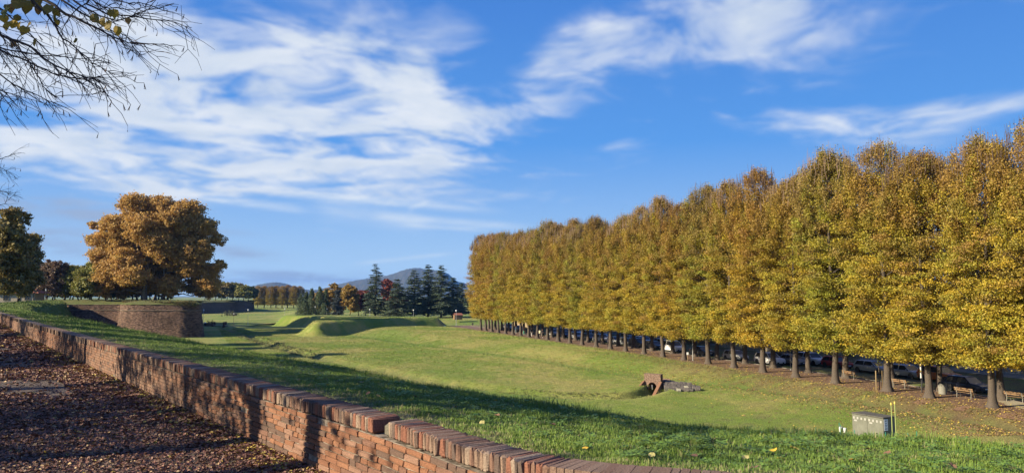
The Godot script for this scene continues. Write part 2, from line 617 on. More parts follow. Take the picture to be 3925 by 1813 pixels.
func make_ground() -> void:
	for p in LUNETTE: lunette.append(Vector2(p[0], p[1]))
	for p in MOUND_FAR: mound_far.append(Vector2(p[0], p[1]))
	make_line()
	# --- moat lawns, bank, street level and the plain beyond: one sheet
	var xs := axis_steps(-128.0, 62.0, 1.15, -9000.0, 9000.0, 1.13)
	var ds := axis_steps(44.0, 290.0, 1.15, -1500.0, 9500.0, 1.075)
	var g := MB.new()
	for d in ds:
		for x in xs:
			g.vert(P(x, ground_h(x, d), d), grass_tone(x, d))
	var w := xs.size()
	for a in ds.size() - 1:
		for b in w - 1:
			var k := a * w + b
			g.tri(k, k + w, k + w + 1); g.tri(k, k + w + 1, k + 1)
	tag(part("ground", g.mesh(M.lawn, true)), "mown grass floor of the moat with earth mounds and bank", "ground", "", "structure")
	# --- grass shoulder behind the wall, falling away outside
	var st := MB.new()
	var ts := [0.24, 0.4, 0.6, 0.9, 1.2, 1.6, 2.0, 2.4, 2.8, 3.2, 3.5, 3.75, 4.0, 4.3, 4.7, 5.3, 6.5, 8.0, 9.5]
	var rows := []
	var s := 0.0
	var end: float = line[-1][3]
	while s < end:
		rows.append(s)
		s += 0.16 if s < 40.0 else 0.6
	rows.append(end)
	for r in rows:
		var e := line_at(r)
		for t in ts:
			var q: Vector2 = e[0] + e[2] * t
			var n := nz_fine.get_noise_2d(q.x * 6.0, q.y * 6.0)
			var c := Color(0.075, 0.135, 0.022).lerp(Color(0.15, 0.145, 0.055), clampf(0.3 + 0.8 * n, 0.0, 1.0))
			if t < 0.7: c = c.lerp(Color(0.20, 0.16, 0.10), 0.6 * (1.0 - t / 0.7) + 0.3)
			st.vert(P(q.x, strip_h(t, r), q.y), c)
	for a in rows.size() - 1:
		for b in ts.size() - 1:
			var k := a * ts.size() + b
			st.tri(k, k + ts.size(), k + ts.size() + 1); st.tri(k, k + ts.size() + 1, k + 1)
	tag(part("grass_bank", st.mesh(M.lawn, true)), "long grass shoulder of the rampart behind the low brick wall", "ground", "", "structure")
	# --- the rampart on to the next bastion: grassy edge, steep outside
	var cu := MB.new()
	var cs := [-9.0, -5.0, -2.5, 0.0, 2.0, 4.0, 4.8, 5.8, 8.0, 11.0]
	var chs := [-0.1, 0.1, 0.35, 0.5, 0.55, 0.35, -0.1, -2.2, -6.0, -9.2]
	var cpts := []
	for k in CURTAIN.size() - 1:
		var a := Vector2(CURTAIN[k][0], CURTAIN[k][1])
		var b := Vector2(CURTAIN[k + 1][0], CURTAIN[k + 1][1])
		for j in 24: cpts.append(a.lerp(b, j / 24.0))
	cpts.append(Vector2(CURTAIN[-1][0], CURTAIN[-1][1]))
	for k in cpts.size():
		var t: Vector2 = (cpts[mini(k + 1, cpts.size() - 1)] - cpts[maxi(k - 1, 0)]).normalized()
		var nrm := Vector2(t.y, -t.x)
		for j in cs.size():
			var q: Vector2 = cpts[k] + nrm * cs[j]
			var n := nz_fine.get_noise_2d(q.x * 3.0, q.y * 3.0)
			cu.vert(P(q.x, chs[j] + 0.12 * n, q.y), Color(0.085, 0.15, 0.024).lerp(Color(0.15, 0.16, 0.05), clampf(0.3 + n, 0.0, 1.0)))
	for a in cpts.size() - 1:
		for b in cs.size() - 1:
			var k := a * cs.size() + b
			cu.tri(k, k + cs.size(), k + cs.size() + 1); cu.tri(k, k + cs.size() + 1, k + 1)
	tag(part("rampart_bank", cu.mesh(M.lawn, true)), "steep grassy edge of the rampart running to the brick bastion", "ground", "", "structure")
	# --- the walk on top and the town side lawn
	var poly := PackedVector2Array()
	var inner := PackedVector2Array()
	for k in range(0, line.size(), 4):
		poly.append(line[k][0] + line[k][2] * 0.12)
	poly.append(line[-1][0])
	var path := poly.duplicate()
	for k in range(1, CURTAIN.size()): poly.append(Vector2(CURTAIN[k][0] - 5.0, CURTAIN[k][1] - 2.0))
	for q in [[-134.0, 199.0], [-150.0, 320.0], [-600.0, 420.0], [-600.0, -260.0], [14.0, -260.0]]: poly.append(Vector2(q[0], q[1]))
	for k in range(line.size() - 1, -1, -24):
		if line[k][3] > 9.0: path.append(line[k][0] - line[k][2] * 9.5)
	path.append(Vector2(-9.0, -9.0)); path.append(Vector2(-2.0, -12.0)); path.append(Vector2(9.0, -5.5))
	for item in [[poly, "rampart_lawn", M.lawn, -0.012, "lawn of the rampart top on the town side"], [path, "path", M.gravel, 0.0, "gravel rampart walk strewn with fallen leaves"]]:
		var mb := MB.new()
		var pp: PackedVector2Array = item[0]
		var idx := Geometry2D.triangulate_polygon(pp)
		if idx.is_empty(): print("polygon failed: ", item[1])
		for q in pp:
			mb.vert(P(q.x, item[3], q.y), Color(0.10, 0.15, 0.03) if item[1] == "rampart_lawn" else Color.WHITE)
		mb.i = idx
		tag(part(item[1], mb.mesh(item[2])), item[4], "ground", "", "structure")

# ---------------------------------------------------------------- the low brick wall
func brick_mesh(size: Vector3, seed_: int, m: Material, wear := 0.004, round_ := 0.006) -> ArrayMesh:
	var r := RandomNumberGenerator.new()
	r.seed = seed_
	var b := MB.new()
	b.bevel_box(Vector3.ZERO, size, minf(round_, size.y * 0.14))
	var move := {}
	for k in b.v.size():
		var key := Vector3i(b.v[k] * 2000.0)
		if not move.has(key): move[key] = Vector3(r.randf_range(-1, 1), r.randf_range(-1, 1), r.randf_range(-1, 1)) * wear
		b.v[k] += move[key]
	return b.mesh(m)

func make_wall() -> void:
	var w := thing("brick_wall", P(0, 0, 0), 0.0, "low weathered red brick parapet wall with a cap of bricks on edge", "wall")
	var r := RandomNumberGenerator.new()
	r.seed = 71
	var s_end := 0.0
	for e in line:
		if e[0].y < 70.0: s_end = e[3]
	var s_start := 6.0
	# mortar core
	var core := MB.new()
	var s := s_start - 0.5
	while s < s_end:
		var e := line_at(s)
		for q in [[0.019, -0.03], [0.019, 0.562], [0.26, 0.562], [0.26, -0.03]]:
			var p: Vector2 = e[0] + e[2] * q[0]
			core.vert(P(p.x, q[1] + 0.002 * r.randf(), p.y))
		s += 0.15 if s < 30.0 else 0.5
	for k in core.v.size() / 4 - 1:
		for j in 3:
			var a := k * 4 + j
			core.tri(a, a + 1, a + 5); core.tri(a, a + 5, a + 4)
	part("mortar", core.mesh(M.mortar), w)
	# bricks: courses of stretchers and headers
	var pitch := 0.0563
	var list := []
	for course in 10:
		s = s_start + r.randf() * 0.2
		while s < s_end:
			var l: float = 0.262 if r.randf() < 0.66 else 0.128
			var e := line_at(s + l * 0.5)
			var p: Vector2 = e[0]
			list.append({"s": s + l * 0.5, "l": l * r.randf_range(0.97, 1.0), "p": p, "t": e[1], "n": e[2], "y": pitch * (course + 0.5) + 0.004 * nz_fine.get_noise_2d(s * 1.5, course), "out": r.randf_range(-0.004, 0.005) - (0.03 if r.randf() < 0.012 else 0.0), "d": Vector3(p.x, EYE - pitch * course, p.y).length()})
			s += l + r.randf_range(0.007, 0.012)
	var caps := []
	s = s_start
	while s < s_end:
		var l := r.randf_range(0.047, 0.060)
		var e := line_at(s + l * 0.5)
		var p: Vector2 = e[0]
		var gap: bool = p.y > 6.62 and p.y < 6.86
		var lift := 0.006 * nz_fine.get_noise_2d(s * 0.8, 3.0) + (0.012 if p.y < 6.62 else 0.0)
		if not gap:
			caps.append({"s": s + l * 0.5, "l": l, "p": p, "t": e[1], "n": e[2], "y": 0.565 + 0.0675 + 0.004 + lift, "out": r.randf_range(-0.008, 0.008) - 0.016 + (0.035 if r.randf() < 0.05 else 0.0), "d": Vector3(p.x, EYE - 0.7, p.y).length()})
		s += l + r.randf_range(0.003, 0.008)
	var mats := []
	for c in [[0.250, 0.116, 0.062], [0.218, 0.100, 0.056], [0.288, 0.140, 0.078], [0.205, 0.108, 0.074], [0.140, 0.088, 0.066], [0.285, 0.168, 0.118]]:
		mats.append(tri_mat(mat(c[0], c[1], c[2], 0.95), M.brick_tex, Vector3(2.2, 2.2, 2.2), M.brick_bump))
	var cap_mats := []
	for c in [[0.200, 0.118, 0.085], [0.250, 0.175, 0.130], [0.255, 0.112, 0.072], [0.125, 0.090, 0.075], [0.310, 0.240, 0.185]]:
		cap_mats.append(tri_mat(mat(c[0], c[1], c[2], 0.95), M.brick_tex, Vector3(2.2, 2.2, 2.2), M.brick_bump))
	var meshes := []
	for mt in mats.size():
		var row := []
		for v in 3:
			row.append([brick_mesh(Vector3(0.262, 0.0475, 0.1), 10 * mt + v, mats[mt]), brick_mesh(Vector3(0.128, 0.0475, 0.1), 10 * mt + v + 5, mats[mt])])
		meshes.append(row)
	var cap_meshes := []
	for mt in cap_mats.size():
		var row := []
		for v in 3: row.append(brick_mesh(Vector3(0.054, 0.135, 0.29), 200 + 10 * mt + v, cap_mats[mt], 0.006, 0.013))
		cap_meshes.append(row)
	for which in 2:
		var all: Array = list if which == 0 else caps
		# those that show, nearest first
		var seen := []
		var hidden := []
		for b in all:
			var zz: float = b.p.y * cos(PITCH) + (b.y - EYE) * sin(PITCH)
			var px: float = 1962.5 + FOCAL * b.p.x / maxf(zz, 0.1)
			var py: float = 906.5 - FOCAL * ((b.y - EYE) * cos(PITCH) - b.p.y * sin(PITCH)) / maxf(zz, 0.1)
			if zz > 0.5 and px > -20.0 and py < 1830.0: seen.append(b)
			else: hidden.append(b)
		seen.sort_custom(func(a, b): return a.d < b.d)
		var far := MB.new()
		for k in seen.size() + hidden.size():
			var b: Dictionary = seen[k] if k < seen.size() else hidden[k - seen.size()]
			var old := clampf(0.5 + 1.1 * nz_fine.get_noise_2d(b.s * 0.25, b.y * 3.0) - 0.35 * smoothstep(14.0, 9.0, b.d), 0.0, 1.0)
			var deep := 0.1 if which == 0 else 0.29
			var basis := Basis(Vector3(b.t.x, 0, -b.t.y), Vector3.UP, Vector3(b.n.x, 0, -b.n.y))
			basis = basis * Basis(Vector3.UP, r.randf_range(-0.015, 0.015)) * Basis(Vector3.BACK, r.randf_range(-0.012, 0.012) * (1.0 if which == 0 else 2.5))
			var at: Vector2 = b.p + b.n * (deep * 0.5 - b.out)
			var pos := P(at.x, b.y, at.y)
			if k < mini(300, seen.size()):
				var o: MeshInstance3D
				if which == 0:
					var mt: int = [0, 0, 0, 1, 1, 2, 2, 3, 4, 5][r.randi() % 10]
					if r.randf() < 0.12 + old * 0.55: mt = [3, 4, 5, 4][r.randi() % 4]
					o = part("brick", meshes[mt][r.randi() % 3][0 if b.l > 0.2 else 1], w)
					basis = basis.scaled_local(Vector3(b.l / (0.262 if b.l > 0.2 else 0.128), 1, 1))
				else:
					o = part("cap_brick", cap_meshes[[0, 0, 1, 1, 2, 2, 3, 4][r.randi() % 8]][r.randi() % 3], w)
					basis = basis.scaled_local(Vector3(b.l / 0.054, r.randf_range(0.97, 1.03), 1))
				o.transform = Transform3D(basis, pos)
			else:
				var c: Color
				if which == 0:
					c = Color(0.250, 0.116, 0.062).lerp(Color(0.18, 0.090, 0.060), r.randf())
					c = c.lerp(Color(0.26, 0.185, 0.14), old * r.randf_range(0.3, 1.0))
					if r.randf() < 0.1: c = Color(0.13, 0.085, 0.066)
				else:
					c = Color(0.18, 0.105, 0.075).lerp(Color(0.24, 0.17, 0.13), r.randf())
					c = c.lerp(Color(0.25, 0.215, 0.175), old * 0.7)
				far.box(pos, Vector3(b.l, 0.0475 if which == 0 else 0.135, deep), basis, c)
		var o2 := part("brick" if which == 0 else "cap_brick", far.mesh(M.brick), w)
		tag(o2, "", "", "", "stuff")
	# broken end of the cap: a lump of old mortar in the gap
	var e := [Vector2.ZERO, Vector2.ZERO, Vector2.ZERO]
	for q in line:
		if q[0].y < 6.74: e = q; 
		else: break
	var lump := MB.new()
	var bs := Basis(Vector3(e[1].x, 0, -e[1].y), Vector3.UP, Vector3(e[2].x, 0, -e[2].y))
	var at: Vector2 = e[0] + e[2] * 0.17
	lump.bevel_box(P(at.x, 0.625, at.y), Vector3(0.20, 0.12, 0.22), 0.025, bs)
	part("mortar_lump", lump.mesh(M.mortar_dark), w)

# ---------------------------------------------------------------- grass, leaves
func tuft_mesh(seed_: int, blades: int, h: float, spread: float, wide: float, m: Material) -> ArrayMesh:
	var r := RandomNumberGenerator.new()
	r.seed = seed_
	var b := MB.new()
	for k in blades:
		var a := r.randf() * TAU
		var at := Vector3(cos(a), 0, sin(a)) * spread * sqrt(r.randf())
		var dir := Vector3(cos(a + r.randf_range(-1, 1)), 0, sin(a + r.randf_range(-1, 1)))
		var hh := h * r.randf_range(0.5, 1.25)
		var bend := r.randf_range(0.15, 0.75)
		var sd := dir.cross(Vector3.UP).rotated(Vector3.UP, r.randf_range(-0.7, 0.7)) * wide * r.randf_range(0.7, 1.3)
		var p1 := at + Vector3.UP * hh * 0.6 + dir * hh * bend * 0.3
		var p2 := at + Vector3.UP * hh * (1.0 - 0.35 * bend) + dir * hh * bend
		var t := r.randf_range(0.75, 1.25)
		var col := Color(t, t * r.randf_range(0.95, 1.05), t)
		b.quad(at - sd, at + sd, p1 + sd * 0.8, p1 - sd * 0.8, col)
		b.tri3(p1 - sd * 0.8, p1 + sd * 0.8, p2, col)
	return b.mesh(m)

func weed_mesh(seed_: int, m: Material) -> ArrayMesh:   # a rosette of small broad leaves
	var r := RandomNumberGenerator.new()
	r.seed = seed_
	var b := MB.new()
	for k in 13:
		var a := r.randf() * TAU
		var o := Vector3(cos(a), 0, sin(a)) * r.randf_range(0.01, 0.07)
		var hgt := r.randf_range(0.03, 0.075)
		var c := o + Vector3.UP * hgt
		var d := Vector3(cos(a), r.randf_range(-0.3, 0.4), sin(a)).normalized()
		var sd := d.cross(Vector3.UP).normalized() * r.randf_range(0.010, 0.018)
		var l := r.randf_range(0.025, 0.045)
		var t := r.randf_range(0.7, 1.3)
		b.quad(c - d * l * 0.5, c - sd, c + d * l * 0.6, c + sd, Color(t, t, t))
		b.tri3(o, o + Vector3(0.002, 0, 0), c, Color(t, t, t))
	return b.mesh(m)

func leaf_mesh(seed_: int, m: Material, size := 0.08) -> ArrayMesh:   # a curled heart shaped leaf with its stalk
	var r := RandomNumberGenerator.new()
	r.seed = seed_
	var b := MB.new()
	var out := [[0.0, -0.48], [0.32, -0.52], [0.52, -0.2], [0.46, 0.12], [0.26, 0.38], [0.0, 0.62], [-0.26, 0.36], [-0.48, 0.1], [-0.5, -0.22], [-0.3, -0.53]]
	var curl := r.randf_range(0.15, 0.7)
	var fold := r.randf_range(-0.15, 0.6)
	var bump := func(x: float, y: float) -> Vector3:
		return Vector3(x * (1.0 - 0.25 * absf(fold)), absf(x) * fold + curl * y * y + 0.06 * sin(9.0 * x + 7.0 * y + seed_), -y) * size
	var mid: int = b.vert(bump.call(0.0, 0.0))
	for q in out:
		b.vert(bump.call(q[0] * r.randf_range(0.88, 1.1), q[1] * r.randf_range(0.9, 1.08)))
	for k in out.size():
		b.tri(mid, mid + 1 + k, mid + 1 + (k + 1) % out.size())
	var e: Vector3 = bump.call(0.0, -0.48)
	b.tri3(e + Vector3(0.0012, 0, 0), e - Vector3(0.0012, 0, 0), e + Vector3(0.01, 0.005, size * 0.5))
	return b.mesh(m)

func rand_basis(r: RandomNumberGenerator, tilt: float) -> Basis:
	return Basis(Vector3.UP, r.randf() * TAU) * Basis(Vector3.RIGHT, r.randf_range(-tilt, tilt)) * Basis(Vector3.BACK, r.randf_range(-tilt, tilt))

func make_grass() -> void:
	var r := RandomNumberGenerator.new()
	r.seed = 5
	var end: float = line[-1][3]
	var xf := [[], [], [], [], []]
	var cl := [[], [], [], [], []]
	var s := 3.0
	while s < end:
		var e := line_at(s)
		var dist: float = maxf(e[0].length(), 4.5)
		var ds := clampf(dist * 0.02, 0.1, 1.2)
		var dens := 620.0 * pow(7.0 / maxf(dist + 1.5, 7.0), 1.55)
		var count := int(dens * STRIP_W * 1.18 * ds + r.randf())
		for k in count:
			var t := r.randf_range(0.28, STRIP_W * 1.18 + 0.2)
			var ss := s + r.randf() * ds
			var f := line_at(ss)
			var q: Vector2 = f[0] + f[2] * t
			var big := clampf(dist / 16.0, 1.0, 3.2)
			var long := 1.0
			var edge := smoothstep(2.2, 3.6, t)
			if r.randf() < 0.10 + 0.25 * edge: long = r.randf_range(1.3, 2.4)
			long *= 0.75 + 0.45 * edge + 0.35 * nz_fine.get_noise_2d(q.x * 3.0, q.y * 3.0)
			if t < 0.55: long *= 0.5
			var b := rand_basis(r, 0.2).scaled(Vector3(big, big * long * 0.8 + 0.2, big))
			var c := Color(0.105, 0.200, 0.020).lerp(Color(0.18, 0.245, 0.036), r.randf())
			c = c.lerp(Color(0.075, 0.155, 0.020), clampf(0.5 * nz_fine.get_noise_2d(q.x * 2.0 + 30.0, q.y * 2.0) + 0.2, 0.0, 1.0))
			if r.randf() < (0.45 if t < 0.75 else 0.07): c = Color(0.27, 0.235, 0.115).lerp(Color(0.19, 0.20, 0.08), r.randf())
			var kind := r.randi() % 3
			if dist < 16.0 and r.randf() < 0.05 + 0.07 * smoothstep(-1.0, 2.5, e[0].x) and t > 0.8:
				kind = 3 + r.randi() % 2
				c = Color(0.10, 0.200, 0.026).lerp(Color(0.15, 0.25, 0.04), r.randf())
				b = rand_basis(r, 0.2).scaled(Vector3.ONE * r.randf_range(0.5, 0.95))
			xf[kind].append(Transform3D(b, P(q.x, strip_h(t, ss) - 0.004, q.y)))
			cl[kind].append(c)
		s += ds
	for k in 5:
		var m := tuft_mesh(40 + k, 14, 0.036, 0.052, 0.0021, M.grass) if k < 3 else weed_mesh(60 + k, M.grass)
		tag(scatter("grass" if k < 3 else "weed_leaves", m, xf[k], cl[k]), ["green grass blades on the shoulder behind the wall", "grass tufts leaning outward on the rampart shoulder", "mixed green and straw grass along the wall", "small round weed leaves among the grass", "broadleaf weeds in the long grass"][k], "grass" if k < 3 else "weeds")
	# rough grass on the rampart running on to the bastion
	var rx := []
	var rc := []
	var cs := [-9.0, -5.0, -2.5, 0.0, 2.0, 4.0, 4.8, 5.8, 8.0]
	var chs := [-0.1, 0.1, 0.35, 0.5, 0.55, 0.35, -0.1, -2.2, -6.0]
	for k in 9000:
		var f := r.randf() * 3.0
		var a: Array = CURTAIN[mini(int(f), 2)]
		var z: Array = CURTAIN[mini(int(f), 2) + 1]
		var p := Vector2(a[0], a[1]).lerp(Vector2(z[0], z[1]), f - int(f))
		var tg := (Vector2(z[0], z[1]) - Vector2(a[0], a[1])).normalized()
		var o := r.randf_range(-6.0, 7.0)
		var y := 0.0
		for j in cs.size() - 1:
			if o >= cs[j] and o <= cs[j + 1]: y = lerpf(chs[j], chs[j + 1], (o - cs[j]) / (cs[j + 1] - cs[j]))
		var q := p + Vector2(tg.y, -tg.x) * o
		rx.append(Transform3D(rand_basis(r, 0.4).scaled(Vector3.ONE * r.randf_range(3.5, 8.0)), P(q.x, y - 0.03, q.y)))
		rc.append(Color(0.085, 0.165, 0.022).lerp(Color(0.17, 0.20, 0.045), r.randf()))
	tag(scatter("rough_grass", tuft_mesh(83, 14, 0.036, 0.052, 0.003, M.grass), rx, rc), "rough grass tufts on the rampart edge by the bastion", "grass")
	# long blades along the edge of the shoulder
	var lx := []
	var lc := []
	s = 3.0
	while s < 75.0:
		var e := line_at(s)
		var t := STRIP_W + r.randf_range(-0.7, 0.35)
		var q: Vector2 = e[0] + e[2] * t
		var n := clampf(0.5 + 1.2 * nz_fine.get_noise_2d(s * 1.3, 8.0), 0.1, 1.4)
		var k := n * r.randf_range(0.6, 1.5)
		lx.append(Transform3D(rand_basis(r, 0.25).scaled(Vector3.ONE * k), P(q.x, strip_h(t, s) - 0.01, q.y)))
		lc.append(Color(0.09, 0.16, 0.025).lerp(Color(0.21, 0.22, 0.07), r.randf()))
		s += 0.045 if s < 30.0 else 0.12
	tag(scatter("long_grass", tuft_mesh(77, 6, 0.125, 0.04, 0.0022, M.grass), lx, lc), "long grass blades standing along the outer edge of the shoulder", "grass")

func make_lawn_tufts() -> void:
	var r := RandomNumberGenerator.new()
	r.seed = 27
	var xf := []
	var cl := []
	for k in 110000:
		var d := 44.0 + 200.0 * pow(r.randf(), 1.45)
		var lo := maxf(-0.42 * d + 8.0, 0.80 * (44.0 - d) + 4.0)
		var x := r.randf_range(lo, row_x(d) - 0.6)
		var c := grass_tone(x, d)
		var n := nz_fine.get_noise_2d(x * 2.6, d * 2.6)
		if n < -0.05 and r.randf() < 0.6: continue
		var k2 := r.randf_range(0.7, 1.3)
		c = Color(c.r * k2, c.g * k2, c.b * k2)
		if r.randf() < 0.14: c = c.lerp(Color(0.34, 0.30, 0.13), 0.6)
		var s := clampf(d / 60.0, 0.8, 2.3) * r.randf_range(0.7, 1.3)
		xf.append(Transform3D(Basis(Vector3.UP, r.randf() * TAU).scaled(Vector3(s, s * r.randf_range(0.5, 1.1), s)), P(x, ground_h(x, d) - 0.005, d)))
		cl.append(c)
	tag(scatter("lawn_grass", tuft_mesh(29, 9, 0.072, 0.14, 0.009, M.grass), xf, cl), "short mown grass of the moat lawn", "grass")

func make_litter() -> void:
	var r := RandomNumberGenerator.new()
	r.seed = 9
	# carpet of fallen leaves on the walk
	var xf := [[], [], [], []]
	var cl := [[], [], [], []]
	var s := 8.0
	while s < 95.0:
		var e := line_at(s)
		var dist: float = maxf(e[0].length(), 7.0)
		var ds := clampf(dist * 0.02, 0.12, 1.0)
		var dens := 1600.0 * pow(8.0 / maxf(dist, 8.0), 1.7)
		var wide := 11.0
		var count := int(dens * wide * ds)
		for k in count:
			var t := -r.randf() * wide
			if r.randf() < 0.12: t = -absf(r.randfn(0.0, 0.22)) - 0.03
			var f := line_at(s + r.randf() * ds)
			var q: Vector2 = f[0] + f[2] * t
			var edge := smoothstep(-0.7, 0.0, t)
			# bare gravel shows in worn patches
			var bare := nz_fine.get_noise_2d(q.x * 0.55 + 3.0, q.y * 0.55) + 0.5 * nz_fine.get_noise_2d(q.x * 2.0, q.y * 2.0)
			if bare > 0.08 and r.randf() < 0.9 and t < -1.0: continue
			if q.x < -0.72 * q.y - 2.0 or q.y < 5.0: continue
			var big := clampf(dist / 21.0, 0.46, 2.2) * r.randf_range(0.5, 1.2)
			var lift := r.randf() * 0.018 + 0.012 + edge * r.randf() * 0.05
			xf[k % 4].append(Transform3D(rand_basis(r, 0.55).scaled(Vector3.ONE * big), P(q.x, lift, q.y)))
			var c := Color(0.130, 0.055, 0.040).lerp(Color(0.190, 0.088, 0.056), r.randf())
			var u := r.randf()
			if u < 0.08: c = Color(0.30, 0.18, 0.09).lerp(Color(0.40, 0.28, 0.14), r.randf())
			elif u < 0.095 + 0.20 * edge: c = Color(0.40, 0.27, 0.04).lerp(Color(0.30, 0.26, 0.06), r.randf())
			elif u < 0.40: c = Color(0.095, 0.050, 0.032)
			cl[k % 4].append(c)
		s += ds
	for k in 4:
		tag(scatter("leaf_litter", leaf_mesh(30 + k, M.dry_leaf), xf[k], cl[k]), "carpet of brown and yellow fallen leaves on the walk", "leaves")
	# fallen leaves on the bank under the limes
	var bx := []
	var bc := []
	for k in 20000:
		var d := 55.0 + 75.0 * pow(r.randf(), 1.5)
		var x := row_x(d) + r.randf_range(-9.0, 3.5) + r.randfn(0.0, 1.5)
		var toe := lerp_table(TOE, d)
		if r.randf() < 0.3: x = toe + r.randfn(1.0, 1.6)
		if r.randf() < 0.08: x = toe - r.randf_range(0.0, 14.0)
		bx.append(Transform3D(rand_basis(r, 0.5).scaled(Vector3.ONE * r.randf_range(0.9, 1.9)), P(x, ground_h(x, d) + 0.02, d)))
		var u := r.randf()
		bc.append(Color(0.42, 0.31, 0.06) if u < 0.30 else (Color(0.21, 0.13, 0.065) if u < 0.7 else Color(0.14, 0.085, 0.05)))
	tag(scatter("fallen_leaves", leaf_mesh(51, M.dry_leaf, 0.075), bx, bc), "yellow and brown leaves scattered on the bank under the limes", "leaves")
	# single large leaves lying on the grass of the shoulder
	var spots := [[2243, 1718, 0], [2967, 1725, 0], [3330, 1720, 1], [3270, 1762, 2], [1255, 1476, 0], [1448, 1517, 2], [2995, 1758, 0], [2860, 1755, 3], [1410, 1509, 1], [1898, 1535, 0], [1905, 1594, 1], [3055, 1720, 3], [1846, 1622, 3], [3045, 1718, 0], [3655, 1790, 1], [2460, 1600, 1], [2118, 1628, 1], [3405, 1736, 1], [2896, 1790, 1], [1330, 1452, 0], [1590, 1520, 1], [1745, 1560, 1], [620, 1370, 0], [2660, 1745, 1], [2500, 1745, 3]]
	var tints := [[0.50, 0.34, 0.03, "yellow"], [0.17, 0.095, 0.05, "brown"], [0.48, 0.25, 0.03, "orange yellow"], [0.34, 0.31, 0.11, "pale yellow"]]
	var lm := []
	for t in tints: lm.append(leaf_mat(t[0], t[1], t[2], 0.4))
	for k in spots.size():
		var q: Array = spots[k]
		var at := on_level(q[0], q[1], 0.52)
		for it in 6:   # settle on the shoulder
			var best := 1e9
			var bs := 0.0
			for e in line:
				var dd: float = e[0].distance_to(Vector2(at.x, -at.z))
				if dd < best: best = dd; bs = e[3]
			at = on_level(q[0], q[1], strip_h(best, bs) + 0.055)
		var o := part("fallen_leaf", leaf_mesh(90 + k, lm[q[2]], 0.052))
		o.transform = Transform3D(rand_basis(r, 0.5), at)
		tag(o, "%s fallen leaf lying on the grass of the shoulder" % tints[q[2]][3], "leaf", "%s leaves lying on the grass" % tints[q[2]][3])

# ---------------------------------------------------------------- trees
func leaf_quad(b: MB, c: Vector3, size: float, flat: float, col: Color, r: RandomNumberGenerator) -> void:
	var n := Vector3(r.randfn(0, 1), r.randfn(0, 1) + flat * (2.0 if r.randf() < 0.85 else -2.0), r.randfn(0, 1)).normalized()
	var a := n.cross(Vector3(r.randf_range(-1, 1), r.randf_range(-1, 1), r.randf_range(-1, 1.01))).normalized() * size * 0.55
	var d := n.cross(a) * r.randf_range(0.7, 1.0)
	b.quad(c - a, c - d * 0.8 - a * 0.15, c + a, c + d * 0.8 - a * 0.15, col)

func leaf_tri(b: MB, c: Vector3, size: float, flat: float, col: Color, r: RandomNumberGenerator) -> void:
	var n := Vector3(r.randfn(0, 1), r.randfn(0, 1) + flat * (2.0 if r.randf() < 0.85 else -2.0), r.randfn(0, 1)).normalized()
	var a := n.cross(Vector3(r.randf_range(-1, 1), r.randf_range(-1, 1), r.randf_range(-1, 1.01))).normalized() * size * 0.62
	var d := n.cross(a)
	b.tri3(c - a * 0.9, c + a * 0.6 + d * 0.9, c + a * 0.6 - d * 0.9, col)

func pick(pal: Array, r: RandomNumberGenerator) -> Color:
	var c: Color = pal[r.randi() % pal.size()]
	var k := r.randf_range(0.78, 1.2)
	return Color(c.r * k, c.g * k * r.randf_range(0.94, 1.06), c.b * k)

func clump(b: MB, c: Vector3, rad: Vector3, count: int, size: float, flat: float, pal: Array, r: RandomNumberGenerator, three := false) -> void:
	var base := pick(pal, r)
	for k in count:
		var q := Vector3(r.randfn(0, 0.48), r.randfn(0, 0.48), r.randfn(0, 0.48))
		if three: leaf_tri(b, c + q * rad, size * r.randf_range(0.7, 1.3), flat, base.lerp(pick(pal, r), 0.45), r)
		else: leaf_quad(b, c + q * rad, size * r.randf_range(0.7, 1.3), flat, base.lerp(pick(pal, r), 0.45), r)

func limb_path(a: Vector3, z: Vector3, r: RandomNumberGenerator, wob: float, n := 5, sag := 0.0) -> Array:
	var out := []
	var off := Vector3.ZERO
	for k in n + 1:
		var f := float(k) / n
		if k > 0 and k < n: off = off * 0.6 + Vector3(r.randfn(0, wob), r.randfn(0, wob), r.randfn(0, wob))
		else: off *= 0.3 if k == n else 0.0
		out.append(a.lerp(z, f) + off + Vector3.UP * sag * sin(f * PI))
	return out

func taper(a: float, z: float, n: int) -> Array:
	var out := []
	for k in n + 1: out.append(lerpf(a, z, pow(float(k) / n, 0.8)))
	return out

func trunk_tube(b: MB, h: float, rad: float, top: float, r: RandomNumberGenerator, lean := 0.15, sides := 9) -> void:
	var pts := []
	var rs := []
	var off := Vector3.ZERO
	for f in [-0.012, 0.0, 0.012, 0.03, 0.07, 0.14, 0.25, 0.4, 0.6, 0.8, 1.0]:
		if f > 0.1: off += Vector3(r.randfn(0, lean), 0, r.randfn(0, lean))
		pts.append(Vector3(off.x, f * h, off.z))
		rs.append(lerpf(rad, top, pow(maxf(f, 0.0), 0.75)) + rad * 0.85 * exp(-maxf(f, 0.0) * h / 0.32))
	var first := b.v.size()
	b.tube(pts, rs, sides)
	# buttressed foot
	for k in range(first, b.v.size()):
		var p := b.v[k]
		if p.y < 0.9:
			var a := atan2(p.z, p.x)
			var f := 1.0 + 0.20 * sin(a * 4.0 + rad * 37.0) * exp(-maxf(p.y, 0.0) / 0.35)
			b.v[k] = Vector3(p.x * f, p.y, p.z * f)

